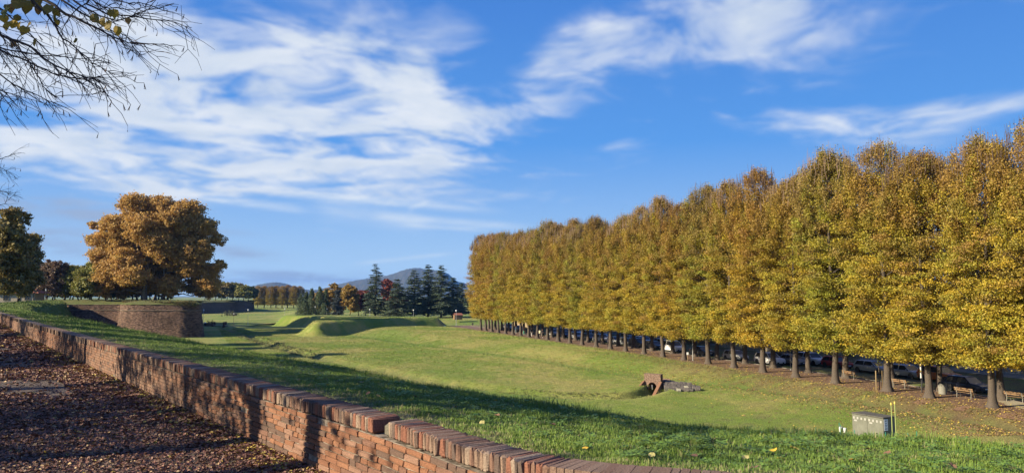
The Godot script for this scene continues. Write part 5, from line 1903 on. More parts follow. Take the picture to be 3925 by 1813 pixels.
var car_lib := {}
func car(kind: String, paint: Material, at: Vector2, turn: float, label: String, group: String, panel_van := false) -> void:
	var key := kind + str(panel_van)
	if not car_lib.has(key):
		var p := car_parts(kind, panel_van)
		var lib := {}
		for n in ["windscreen", "rear_window", "side_window"]: lib[n] = p[n].mesh(M.car_glass)
		lib.body = p.body
		lib.roof = p.roof
		lib.tyre = p.tyre.mesh(M.rubber, true)
		lib.rim = p.rim.mesh(M.alloy)
		lib.arch = p.arch.mesh(M.black_plastic)
		lib.headlight = p.headlight.mesh(M.lamp_glass, true)
		lib.tail = p.headlight.mesh(M.tail_red, true)
		lib.grille = p.grille.mesh(M.black_plastic)
		lib.plate = p.plate.mesh(M.white_paint)
		lib.trim = p.trim.mesh(M.black_plastic)
		lib.mirror = p.mirror
		lib.seats = p.seats.mesh(M.black_plastic)
		lib.wr = p.wr
		car_lib[key] = lib
	var lib: Dictionary = car_lib[key]
	var k: Dictionary = CAR_KINDS[kind]
	var t := thing("parked_car" if kind != "van" else "parked_van", P(at.x, STREET - 0.03, at.y), turn, label, "car" if kind != "van" else "van", group)
	var key2: String = key + str(paint.get_instance_id())
	if not lib.has(key2): lib[key2] = [lib.body.mesh(paint, true), lib.roof.mesh(paint, true), lib.mirror.mesh(paint, true)]
	var body := part("body", lib[key2][0], t)
	part("roof", lib[key2][1], t)
	part("trim", lib.trim, body)
	part("grille", lib.grille, body)
	part("number_plate", lib.plate, body)
	part("windscreen", lib.windscreen, t)
	if not panel_van: part("rear_window", lib.rear_window, t)
	var sw := part("side_window", lib.side_window, t)
	var sw2 := part("side_window", lib.side_window, t)
	sw2.scale = Vector3(-1, 1, 1)
	part("seats", lib.seats, t)
	for s in [-1, 1]:
		for f in [-0.5 * k.l + 0.82, 0.5 * k.l - 0.80]:
			var w := part("wheel", lib.tyre, t)
			w.position = Vector3(s * (k.w * 0.5 - 0.10), lib.wr, f)
			w.rotation.y = 0.0 if s < 0 else PI
			part("rim", lib.rim, w)
			var ar := part("wheel_arch", lib.arch, t)
			ar.position = Vector3(s * (k.w * 0.5 - 0.005), lib.wr + 0.03, f)
			ar.rotation.y = 0.0 if s < 0 else PI
		var h := part("headlight", lib.headlight, t)
		h.position = Vector3(s * k.w * 0.36, k.bonnet - 0.21, -0.5 * k.l + 0.13)
		h.rotation.y = -s * 0.55
		var tl := part("tail_light", lib.tail, t)
		tl.position = Vector3(s * k.w * 0.40, k.tail - 0.22, 0.5 * k.l - 0.06)
		tl.rotation.y = s * 0.5
		var mi := part("mirror", lib[key2][2], t)
		mi.position = Vector3(s * (k.w * 0.5 + 0.06), k.belt + 0.06, (k.cowl + 0.06 - 0.5) * k.l)

func make_cars() -> void:
	# picture column of the car's middle, metres from the front row of limes, kind, paint, label
	var near := "cars parked along the near side of the street"
	var far := "cars parked across the street"
	var list := [
		[3712, 7.3, "hatch", "navy", "dark navy hatchback parked behind the plank bench", near],
		[2952, 7.0, "suv", "white", "bright white crossover parked between two lime trunks", near],
		[2822, 6.9, "hatch", "silver", "silver compact parked behind a lime trunk next to the white crossover", near],
		[2692, 7.2, "saloon", "black", "black car parked beside the thin pole", near],
		[2580, 6.9, "van", "white", "white delivery van parked between lime trunks", near],
		[2508, 7.0, "hatch", "charcoal", "charcoal hatchback parked behind the white van", near],
		[2448, 7.0, "suv", "black", "black crossover parked by the forked lime trunk", near],
		[2410, 7.1, "wagon", "grey", "grey estate car parked beyond the black crossover", near],
		[2360, 7.0, "hatch", "silver", "silver hatchback parked beside the cyclist", near],
		[2306, 7.0, "suv", "silver", "silver crossover with a wide grille in the middle of the line", near],
		[2256, 7.1, "hatch", "charcoal", "dark hatchback parked beyond the silver crossover", near],
		[2208, 7.0, "hatch", "silver", "pale grey hatchback parked near the walkers", near],
		[2163, 7.2, "hatch", "navy", "navy hatchback parked near the walkers", near],
		[2120, 7.0, "suv", "silver", "silver crossover at the end of the line by the walkers", near],
		[3352, 11.8, "wagon", "silver", "silver estate car parked across the street in dappled shade", far],
		[3482, 11.6, "hatch", "silver", "silver hatchback parked across the street next to the orange car", far],
		[3606, 11.8, "suv", "orange", "orange crossover parked across the street", far],
		[3212, 12.4, "hatch", "red", "red hatchback parked across the street", far],
		[3112, 12.2, "suv", "white", "white crossover parked across the street beside the red car", far],
		[3040, 9.6, "saloon", "grey", "grey saloon half hidden behind the white crossover", far],
		[3018, 14.6, "suv", "black", "black crossover parked across the street in deep shade", far],
		[2300, 12.0, "van", "white", "white people carrier across the street behind the silver crossover", far],
		[2262, 12.0, "suv", "white", "white crossover across the street in the middle of the line", far],
		[2205, 12.2, "suv", "white", "white car across the street near the walkers", far],
		[2168, 12.2, "wagon", "grey", "grey estate across the street near the walkers", far],
		[2470, 12.0, "wagon", "white", "white estate across the street behind the forked lime", far],
		[2540, 12.0, "hatch", "silver", "silver hatchback across the street behind the white van", far],
		[2420, 12.2, "saloon", "grey", "grey saloon across the street behind the cyclist", far],
		[1990, 8.0, "hatch", "grey", "grey hatchback at the far end of the limes", near],
		[1950, 8.0, "suv", "silver", "silver car among the last lime trunks", near],
	]
	for q in list:
		var at := on_row(q[0], q[1])
		var u := row_dir(at.y)
		# facing the viewer's end of the street
		car(q[2], M["paint_" + q[3]], at, -atan2(u.x, u.y) + PI + (0.03 if int(q[0]) % 2 == 0 else -0.02), q[4], q[5], q[2] == "van" and q[0] == 2580)

# ---------------------------------------------------------------- people
var body_lib := {}
func body_field(pose: int) -> Array:   # bones: a, b, ra, rb, region  (0 skin, 1 hair, 2 jacket, 3 trousers, 4 shoes)
	var st: float = [0.0, 0.16, 0.10][pose]
	var sit := pose == 3
	var out := []
	var hip := Vector3(0, 0.92, 0)
	var chest := Vector3(0, 1.30, 0.0)
	out.append([hip + Vector3(0, 0.02, 0), Vector3(0, 1.12, 0), 0.145, 0.135, 2])
	out.append([Vector3(0, 1.12, 0), chest, 0.135, 0.150, 2])
	out.append([Vector3(-0.15, 1.40, 0), Vector3(0.15, 1.40, 0), 0.075, 0.075, 2])
	out.append([chest, Vector3(0, 1.40, 0), 0.145, 0.10, 2])
	out.append([Vector3(0, 1.44, 0), Vector3(0, 1.54, -0.01), 0.055, 0.052, 0])
	out.append([Vector3(0, 1.58, -0.01), Vector3(0, 1.66, -0.015), 0.078, 0.088, 0])
	out.append([Vector3(0, 1.60, -0.09), Vector3(0, 1.585, -0.105), 0.018, 0.014, 0])
	out.append([Vector3(0, 1.66, 0.02), Vector3(0, 1.70, 0.0), 0.092, 0.088, 1])
	for s in [-1, 1]:
		var sw: float = s * st
		var knee := Vector3(s * 0.10, 0.50, -sw * 0.9 - 0.02)
		var foot := Vector3(s * 0.11, 0.09, -sw * 1.6 + 0.05)
		out.append([Vector3(s * 0.09, 0.90, 0), knee, 0.095, 0.065, 3])
		out.append([knee, foot, 0.065, 0.045, 3])
		out.append([foot + Vector3(0, -0.04, 0.03), foot + Vector3(s * 0.01, -0.055, -0.15), 0.045, 0.035, 4])
		var elbow := Vector3(s * 0.25, 1.14, sw * 0.6 + 0.02)
		var wrist := Vector3(s * 0.24, 0.92, sw * 0.9 - 0.08)
		if pose == 2: wrist = Vector3(s * 0.12, 1.10, -0.24); elbow = Vector3(s * 0.24, 1.13, -0.02)
		out.append([Vector3(s * 0.18, 1.40, 0), elbow, 0.058, 0.046, 2])
		out.append([elbow, wrist, 0.046, 0.034, 2])
		var dn := (wrist - elbow).normalized()
		out.append([wrist, wrist + dn * 0.06, 0.03, 0.028, 0])
		for fg in 4:
			var o := Vector3(0, 0, -0.024 + 0.016 * fg)
			out.append([wrist + dn * 0.06 + o, wrist + dn * (0.11 + 0.012 * [1, 2, 1.6, 0.4][fg]) + o + Vector3(-s * 0.012, 0, 0), 0.0095, 0.008, 0])
		out.append([wrist + dn * 0.03 + Vector3(0, 0, -0.028), wrist + dn * 0.075 + Vector3(-s * 0.01, 0, -0.048), 0.011, 0.009, 0])
	return out

func body_mesh(pose: int) -> Array:   # surface nets over joined capsules: [vertices, indices, regions]
	if body_lib.has(pose): return body_lib[pose]
	var bones := body_field(pose)
	var cell := 0.026
	var lo := Vector3(-0.42, -0.02, -0.46)
	var n := Vector3i(33, 71, 36)
	var f := PackedFloat32Array()
	f.resize(n.x * n.y * n.z)
	f.fill(1.0)
	for b in bones:
		var a: Vector3 = b[0]
		var z: Vector3 = b[1]
		var m: float = maxf(b[2], b[3]) + 0.07
		var p0 := Vector3i(((a.min(z) - Vector3.ONE * m - lo) / cell).floor()).clamp(Vector3i.ZERO, n - Vector3i.ONE)
		var p1 := Vector3i(((a.max(z) + Vector3.ONE * m - lo) / cell).ceil()).clamp(Vector3i.ZERO, n - Vector3i.ONE)
		var ab := z - a
		var l2 := maxf(ab.length_squared(), 1e-8)
		for y in range(p0.y, p1.y + 1):
			for x in range(p0.x, p1.x + 1):
				for w in range(p0.z, p1.z + 1):
					var p := lo + Vector3(x, y, w) * cell
					var t := clampf((p - a).dot(ab) / l2, 0.0, 1.0)
					var d: float = (p - a - ab * t).length() - lerpf(b[2], b[3], t)
					var k := (y * n.x + x) * n.z + w
					var e := f[k]
					var h := clampf(0.5 + 0.5 * (e - d) / 0.03, 0.0, 1.0)
					f[k] = lerpf(e, d, h) - 0.03 * h * (1.0 - h)
	var at := {}
	var v := PackedVector3Array()
	var reg := PackedInt32Array()
	var sx := n.z
	var sy := n.x * n.z
	var offs := [0, 1, sx, sx + 1, sy, sy + 1, sy + sx, sy + sx + 1]
	for y in n.y - 1:
		for x in n.x - 1:
			for w in n.z - 1:
				var k := (y * n.x + x) * n.z + w
				var mask := 0
				for c in 8:
					if f[k + offs[c]] < 0.0: mask |= 1 << c
				if mask == 0 or mask == 255: continue
				var sum := Vector3.ZERO
				var cnt := 0
				for c in 8:
					for bit in [1, 2, 4]:
						if c & bit: continue
						var e: int = c | bit
						var fa := f[k + offs[c]]
						var fb := f[k + offs[e]]
						if (fa < 0.0) == (fb < 0.0): continue
						var t := fa / (fa - fb)
						var pa := Vector3((c >> 1) & 1, (c >> 2) & 1, c & 1)
						var pb := Vector3((e >> 1) & 1, (e >> 2) & 1, e & 1)
						sum += pa.lerp(pb, t)
						cnt += 1
				var p := lo + (Vector3(x, y, w) + sum / cnt) * cell
				at[k] = v.size()
				v.append(p)
				var best := 1e9
				var region := 2
				for b in bones:
					var ab: Vector3 = b[1] - b[0]
					var t := clampf((p - b[0]).dot(ab) / maxf(ab.length_squared(), 1e-8), 0.0, 1.0)
					var d: float = (p - b[0] - ab * t).length() - lerpf(b[2], b[3], t)
					if d < best: best = d; region = b[4]
				reg.append(region)
	var idx := PackedInt32Array()
	for y in range(1, n.y - 1):
		for x in range(1, n.x - 1):
			for w in range(1, n.z - 1):
				var k := (y * n.x + x) * n.z + w
				var inn := f[k] < 0.0
				for ax in 3:
					var step: int = [1, sx, sy][ax]
					if (f[k + step] < 0.0) == inn: continue
					var u: int = [sx, sy, 1][ax]
					var q: int = [sy, 1, sx][ax]
					if not (at.has(k) and at.has(k - u) and at.has(k - q) and at.has(k - u - q)): continue
					var a: int = at[k]
					var b: int = at[k - u]
					var c: int = at[k - u - q]
					var d: int = at[k - q]
					if inn: idx.append_array(PackedInt32Array([a, c, b, a, d, c]))
					else: idx.append_array(PackedInt32Array([a, b, c, a, c, d]))
	body_lib[pose] = [v, idx, reg]
	return body_lib[pose]

func person(pose: int, at: Vector3, turn: float, cols: Array, label: String, scl := 1.0) -> void:
	var q := body_mesh(pose)
	var mb := MB.new()
	mb.v = q[0]
	mb.i = q[1]
	mb.c.resize(q[0].size())
	for k in q[0].size(): mb.c[k] = cols[q[2][k]]
	var o := part("person", mb.mesh(M.cloth, true))
	o.position = at
	o.rotation.y = turn
	o.scale = Vector3.ONE * scl
	tag(o, label, "person", "")

func make_people() -> void:
	var skin := Color(0.42, 0.26, 0.19)
	var hair := Color(0.04, 0.025, 0.018)
	var fair := Color(0.20, 0.12, 0.05)
	var black := Color(0.018, 0.018, 0.022)
	var white := Color(0.65, 0.63, 0.60)
	var list := [
		[2009, 2.2, 1, [skin, hair, black, Color(0.04, 0.30, 0.20), white], "person in a black top and green trousers walking under the limes"],
		[2016, 3.4, 0, [skin, hair, black, black, black], "person in black standing beside the green trousered walker"],
		[2026, 2.0, 2, [skin, fair, Color(0.62, 0.30, 0.30), Color(0.60, 0.33, 0.30), white], "person dressed all in pink walking under the limes"],
		[2038, 2.4, 1, [skin, hair, black, Color(0.55, 0.54, 0.52), white], "person in a black jacket and pale trousers under the limes"],
		[2050, 3.2, 0, [skin, hair, black, Color(0.05, 0.05, 0.07), black], "person in dark clothes just behind the pale trousered walker"],
		[2069, 2.2, 1, [skin, fair, Color(0.62, 0.58, 0.42), black, white], "person in a cream jacket and black trousers under the limes"],
		[2080, 2.0, 2, [skin, hair, Color(0.03, 0.03, 0.04), black, white], "person in black with white shoes under the limes"],
		[1978, 3.0, 1, [skin, hair, Color(0.05, 0.08, 0.14), Color(0.10, 0.16, 0.20), white], "person in navy walking among the farther lime trunks"],
		[2334, 3.0, 2, [skin, fair, Color(0.55, 0.42, 0.45), black, black], "person in a pale pink patterned top standing by the parked silver hatchback"],
	]
	for k in list.size():
		var q: Array = list[k]
		var at := on_row(q[0], q[1])
		person(q[2], P(at.x, STREET + 0.02, at.y), [2.8, 0.6, 2.2, 3.4, 1.2, 2.6, 3.6, 3.0, 1.8][k], q[3], q[4], [1.0, 1.02, 0.97, 1.0, 1.03, 0.96, 1.02, 1.0, 0.98][k])
	var far := [[2, 123, 192.0, Color(0.03, 0.03, 0.035), "dark clothed person sitting low by the small house wall"], [1, 146, 198.0, Color(0.45, 0.55, 0.6), "person in a pale blue top near the lamp post on the rampart"]]
	for q in far:
		var at := at_depth(q[1], 1165, q[2])
		person(q[0], P(at.x, 0.0, q[2]), 1.0, [skin, hair, q[3], Color(0.05, 0.06, 0.1), black], q[4])
	var w := on_level(1811, 1240, STREET)
	person(1, P(w.x, ground_h(w.x, -w.z), -w.z), 0.4, [skin, hair, black, black, white], "person in black walking on the lawn beyond the end of the limes")
	# children's blue and white pop-up tent on the mound's shoulder
	var at := at_depth(1704, 1222, 238.0)
	var tn := thing("small_tent", P(at.x, ground_h(at.x, 238.0) - 0.05, 238.0), 0.4, "small blue and white pop up tent on the end of the mound", "tent")
	var mb := MB.new()
	var mb2 := MB.new()
	var prof := []
	for k in 7: prof.append(Vector2(0.75 * cos(k * PI / 12.0), 1.05 * sin(k * PI / 12.0)))
	mb.lathe(Vector3.ZERO, prof, 12)
	part("canopy", mb.mesh(M.tent_white, true), tn)
	for k in 4:
		var a := k * PI / 2.0 + 0.3
		var pts := []
		for j in 6: pts.append(Vector3(cos(a) * 0.77 * cos(j * PI / 10.5), 1.07 * sin(j * PI / 10.5) + 0.01, sin(a) * 0.77 * cos(j * PI / 10.5)))
		mb2.tube(pts, [0.13, 0.12, 0.10, 0.08, 0.06, 0.04], 5)
	part("stripes", mb2.mesh(M.tent_blue, true), tn)

# ---------------------------------------------------------------- street furniture
func lamp_post(at: Vector3, h: float, kind: int, label: String, group: String) -> void:
	var t := thing("lamp_post", at, 0.0, label, "lamp post", group)
	var b := MB.new()
	b.lathe(Vector3.ZERO, [Vector2(0.11, -0.1), Vector2(0.11, 0.5), Vector2(0.075, 0.6), Vector2(0.055, h * 0.6), Vector2(0.045, h)], 8)
	part("post", b.mesh(M.galvanised if kind == 0 else M.dark_iron, true), t)
	var g := MB.new()
	if kind == 0:
		g.lathe(Vector3(0, h, 0), [Vector2(0.06, 0.0), Vector2(0.22, 0.05), Vector2(0.26, 0.22), Vector2(0.20, 0.40), Vector2(0.02, 0.44)], 10)
		part("globe", g.mesh(M.lamp_white, true), t)
	else:
		g.lathe(Vector3(0, h, 0), [Vector2(0.10, 0.0), Vector2(0.20, 0.45), Vector2(0.18, 0.47)], 6)
		part("lantern", g.mesh(M.lamp_white), t)
		var c := MB.new()
		c.lathe(Vector3(0, h + 0.46, 0), [Vector2(0.25, 0.0), Vector2(0.14, 0.14), Vector2(0.05, 0.30), Vector2(0.005, 0.42)], 6)
		part("cap", c.mesh(M.dark_iron), t)

func bench(at: Vector3, turn: float, label: String) -> void:
	var t := thing("bench", at, turn, label, "bench", "wooden benches on the walkway")
	for s in [-1, 1]:
		var b := MB.new()
		b.tube([Vector3(s * 0.72, -0.05, 0.20), Vector3(s * 0.72, 0.42, 0.16), Vector3(s * 0.72, 0.88, 0.30)], [0.035, 0.035, 0.03], 6)
		b.tube([Vector3(s * 0.72, -0.05, -0.22), Vector3(s * 0.72, 0.40, -0.18), Vector3(s * 0.72, 0.42, 0.16)], [0.035, 0.035, 0.03], 6)
		part("leg", b.mesh(M.concrete, true), t)
	for q in [[0.45, -0.14, 0.0], [0.45, 0.04, 0.0], [0.66, 0.20, 1.25], [0.82, 0.25, 1.25]]:
		var p := MB.new()
		p.bevel_box(Vector3(0, q[0], q[1]), Vector3(1.9, 0.035, 0.13), 0.01, Basis.IDENTITY)
		if q[2] > 0.0:
			p = MB.new()
			p.bevel_box(Vector3(0, q[0], q[1]), Vector3(1.9, 0.13, 0.035), 0.01, Basis.IDENTITY)
		part("plank", p.mesh(M.bench_wood), t)

func make_furniture() -> void:
	# --- benches
	for q in [[3455, 3.0, "wooden bench beside the thick lime trunk near the totem sign"], [3705, 3.0, "wooden bench in front of the dark navy hatchback"], [3262, 4.4, "wooden bench near the young staked tree"], [3900, 4.6, "dark wooden bench beyond the last lime trunk"]]:
		var at := on_row(q[0], q[1])
		var u := row_dir(at.y)
		bench(P(at.x, STREET + 0.02, at.y), -atan2(u.x, u.y) - PI * 0.5, q[2])
	# --- litter bin
	var at := on_row(3617, 3.1)
	var t := thing("litter_bin", P(at.x, STREET + 0.02, at.y), 0.0, "grey round litter bin behind the thick lime trunk", "bin")
	var b := MB.new()
	b.lathe(Vector3.ZERO, [Vector2(0.02, 0.0), Vector2(0.30, 0.0), Vector2(0.34, 0.05), Vector2(0.36, 0.90), Vector2(0.38, 0.94), Vector2(0.33, 0.96), Vector2(0.30, 0.60)], 14)
	part("barrel", b.mesh(M.concrete, true), t)
	b = MB.new()
	b.lathe(Vector3(0, 0.97, 0), [Vector2(0.37, 0.0), Vector2(0.37, 0.05), Vector2(0.24, 0.12), Vector2(0.23, 0.03)], 14)
	part("rim", b.mesh(M.dark_iron, true), t)
	# --- totem sign with yellow bands
	at = on_row(3537, 2.5)
	t = thing("totem_sign", P(at.x, STREET + 0.02, at.y), 0.9, "white totem sign with yellow bands and a pointed top", "sign")
	b = MB.new()
	b.tube([Vector3(0, -0.1, 0), Vector3(0, 1.4, 0)], [0.05, 0.05], 8)
	part("post", b.mesh(M.dark_iron, true), t)
	b = MB.new()
	b.bevel_box(Vector3(0, 2.3, 0), Vector3(0.42, 2.0, 0.10), 0.02)
	b.tri3(Vector3(-0.19, 3.30, 0.045), Vector3(0.19, 3.30, 0.045), Vector3(-0.05, 3.62, 0.04))
	b.tri3(Vector3(0.19, 3.30, -0.045), Vector3(-0.19, 3.30, -0.045), Vector3(-0.05, 3.62, -0.04))
	b.quad(Vector3(-0.19, 3.30, -0.045), Vector3(-0.19, 3.30, 0.045), Vector3(-0.05, 3.62, 0.04), Vector3(-0.05, 3.62, -0.04))
	b.quad(Vector3(0.19, 3.30, 0.045), Vector3(0.19, 3.30, -0.045), Vector3(-0.05, 3.62, -0.04), Vector3(-0.05, 3.62, 0.04))
	part("panel", b.mesh(M.white_paint), t)
	for y in [2.95, 2.55, 1.95]:
		b = MB.new()
		b.box(Vector3(0, y, 0), Vector3(0.425, 0.10, 0.106))
		part("band", b.mesh(M.sign_yellow), t)
	b = MB.new()
	b.bevel_box(Vector3(0.14, 1.05, 0.02), Vector3(0.18, 0.42, 0.06), 0.015)
	part("notice", b.mesh(M.white_paint), t)
	# --- young tree between two stakes
	at = on_row(3374, 0.2)
	t = thing("staked_sapling", P(at.x, STREET, at.y), 0.3, "young thin tree tied between two wooden stakes", "tree")
	for s in [-1, 1]:
		b = MB.new()
		b.tube([Vector3(s * 0.36, -0.2, 0), Vector3(s * 0.36, 1.85, 0)], [0.06, 0.055], 8)
		part("stake", b.mesh(M.stake_wood, true), t)
	b = MB.new()
	b.box(Vector3(0, 1.62, 0), Vector3(0.78, 0.07, 0.03))
	part("crossbar", b.mesh(M.stake_wood), t)
	b = MB.new()
	b.tube([Vector3(0, -0.1, 0), Vector3(0.02, 1.6, 0), Vector3(-0.02, 3.2, 0.02), Vector3(0, 4.6, 0)], [0.045, 0.04, 0.03, 0.012], 6)
	part("trunk", b.mesh(M.bark, true), t)
	b = MB.new()
	var r := RandomNumberGenerator.new()
	r.seed = 12
	for k in 26: clump(b, Vector3(r.randfn(0, 0.35), r.randf_range(2.4, 4.7), r.randfn(0, 0.35)), Vector3(0.3, 0.2, 0.3), 16, 0.12, 0.5, [Color(0.16, 0.19, 0.05), Color(0.25, 0.22, 0.05)], r)
	part("crown", b.mesh(M.tree_leaf), t)
	# --- poles and small posts along the walkway
	var poles := [[2657, 0.8, 3.6, 0.05, "tall thin grey pole between two lime trunks near the white van"], [3033, 4.8, 2.3, 0.04, "short grey signpost in front of the grey saloon"], [2029, 1.8, 2.6, 0.07, "pinkish post standing among the walkers"]]
	for q in poles:
		at = on_row(q[0], q[1])
		t = thing("pole", P(at.x, STREET, at.y), 0.0, q[4], "pole")
		b = MB.new()
		b.lathe(Vector3.ZERO, [Vector2(q[3], -0.1), Vector2(q[3] * 0.9, q[2] - 0.03), Vector2(q[3] * 0.5, q[2]), Vector2(0.002, q[2] + 0.01)], 8)
		part("shaft", b.mesh(M.galvanised, true), t)
		b = MB.new()
		b.bevel_box(Vector3(0, 0.02, 0), Vector3(q[3] * 4.0, 0.05, q[3] * 4.0), 0.01)
		part("base_plate", b.mesh(M.galvanised), t)
	at = on_row(2638, -0.9)
	t = thing("meter_post", P(at.x, ground_h(at.x, at.y), at.y), 0.0, "small white meter box on a short wooden post by the bank", "post")
	b = MB.new(); b.tube([Vector3(0, -0.2, 0), Vector3(0, 1.0, 0)], [0.05, 0.05], 6)
	part("post", b.mesh(M.stake_wood, true), t)
	b = MB.new(); b.bevel_box(Vector3(0, 1.12, 0), Vector3(0.24, 0.34, 0.16), 0.02)
	part("box", b.mesh(M.white_paint), t)

	# --- grey electricity cabinet below the wall
	var a := Vector2(22.75, 51.3)     # top front left corner
	var dir := Vector2(0.43, -0.90).normalized()
	var out := Vector2(-dir.y, dir.x)   # away from the viewer's side
	var ctr := a + dir * 1.2 + out * 0.55
	var g := ground_h(ctr.x, ctr.y)
	var hh := -5.95 - g
	t = thing("electric_cabinet", P(ctr.x, g, ctr.y), -atan2(-dir.y, dir.x) if false else atan2(dir.y, dir.x), "grey two door electricity cabinet standing in the grass below the wall", "cabinet")
	b = MB.new()
	b.bevel_box(Vector3(0, (hh - 0.07) * 0.5, 0), Vector3(2.4, hh - 0.07, 1.1), 0.015)
	part("body", b.mesh(M.cabinet), t)
	b = MB.new()
	for s in [-1, 1]: b.bevel_box(Vector3(s * 0.62, hh - 0.025, 0), Vector3(1.225, 0.09, 1.2), 0.02)
	part("lid", b.mesh(M.cabinet_lid), t)
	for s in [-1, 1]:
		b = MB.new()
		b.bevel_box(Vector3(s * 0.595, hh * 0.5 - 0.02, 0.558), Vector3(1.165, hh - 0.26, 0.025), 0.008)
		var dr := part("door", b.mesh(M.cabinet), t)
		for k in 4:
			b = MB.new()
			b.bevel_box(Vector3(s * 0.595 + (k - 1.5) * 0.29, hh - 0.30, 0.575), Vector3(0.13, 0.15, 0.012), 0.004)
			part("vent", b.mesh(M.cabinet_vent), dr)
		b = MB.new()
		b.bevel_box(Vector3(s * 0.595 - 0.32, hh - 0.47, 0.574), Vector3(0.22, 0.10, 0.008), 0.002)
		part("name_plate", b.mesh(M.cabinet_vent), dr)
	b = MB.new()
	b.bevel_box(Vector3(1.207, hh - 0.48, 0.33), Vector3(0.012, 0.72, 0.36), 0.004)
	var nt := part("notice", b.mesh(M.white_paint), t)
	for q in [[0.26, 0.20, 0.05], [0.10, 0.12, 0.05], [-0.02, 0.22, 0.03], [-0.10, 0.14, 0.03], [-0.24, 0.26, 0.05]]:
		b = MB.new()
		b.box(Vector3(1.2145, hh - 0.48 + q[0], 0.33), Vector3(0.003, q[2], q[1]))
		part("print", b.mesh(M.print_grey), nt)
	b = MB.new()
	b.bevel_box(Vector3(0, 0.06, 0), Vector3(2.5, 0.2, 1.2), 0.02)
	part("plinth", b.mesh(M.concrete), t)
	# two yellow green marker poles behind it, tied together
	for k in 2:
		var px: float = [3424, 3438][k]
		var py: float = [1655, 1657][k]
		var d := 47.6 - 0.5 * k
		var q := at_depth(px, py, d)
		var gy := ground_h(q.x, d)
		t = thing("marker_pole", P(q.x, gy, d), 0.0, ["shorter yellow green pole with a yellow cap beside the grey cabinet", "taller yellow green pole with a yellow cap beside the grey cabinet"][k], "pole", "")
		var top: float = at_depth([3409, 3419][k], [1548, 1544][k], d).y - gy
		b = MB.new()
		b.tube([Vector3(0, -0.1, 0), Vector3(-0.02, top - 0.06, 0)], [0.032, 0.03], 8)
		part("shaft", b.mesh(M.pole_green, true), t)
		b = MB.new()
		b.lathe(Vector3(-0.02, top - 0.08, 0), [Vector2(0.035, 0.0), Vector2(0.052, 0.03), Vector2(0.052, 0.11), Vector2(0.03, 0.15), Vector2(0.002, 0.165)], 8)
		part("cap", b.mesh(M.sign_yellow, true), t)
		b = MB.new()
		b.tube([Vector3(0, -0.05, 0), Vector3(0, 0.75, 0)], [0.075, 0.07], 8)
		part("sleeve", b.mesh(M.black_plastic, true), t)
	# white meter boxes and green stakes around the cabinet
	var mi := 0
	for q in [[3227, 1646, 52.4, 0.30], [3242, 1650, 51.9, 0.22]]:
		var p := at_depth(q[0], q[1], q[2])
		var gy := ground_h(p.x, q[2])
		t = thing("meter_box", P(p.x, gy, q[2]), 0.5, ["white meter box on a post left of the grey cabinet", "narrow white meter box touching the left of the grey cabinet", "small white marker box on a stake right of the grey cabinet"][mi], "meter box")
		mi += 1
		b = MB.new()
		b.bevel_box(Vector3(0, p.y - gy, 0), Vector3(q[3] * 0.8, 0.34, 0.2), 0.02)
		part("box", b.mesh(M.meter_grey), t)
		b = MB.new()
		b.tube([Vector3(0, -0.1, 0), Vector3(0, p.y - gy - 0.15, 0)], [0.035, 0.035], 6)
		part("post", b.mesh(M.galvanised, true), t)
	for q in [[3128, 1640, 53.0], [3218, 1622, 52.6], [3223, 1630, 51.0], [3277, 1650, 49.2], [3396, 1658, 47.0], [3516, 1655, 46.0], [3482, 1662, 46.2]]:
		var p := at_depth(q[0], q[1], q[2])
		var gy := ground_h(p.x, q[2])
		t = thing("green_stake", P(p.x, gy, q[2]), 0.0, "thin green fence stake in the grass around the grey cabinet", "stake", "green stakes around the cabinet")
		b = MB.new()
		b.tube([Vector3(0, -0.2, 0), Vector3(0.02, p.y - gy, 0)], [0.022, 0.02], 6)
		part("shaft", b.mesh(M.stake_green, true), t)
		b = MB.new()
		b.lathe(Vector3(0.02, p.y - gy, 0), [Vector2(0.028, -0.03), Vector2(0.028, 0.01), Vector2(0.002, 0.025)], 6)
		part("cap", b.mesh(M.stake_green, true), t)

	make_culvert()
	make_far_things()

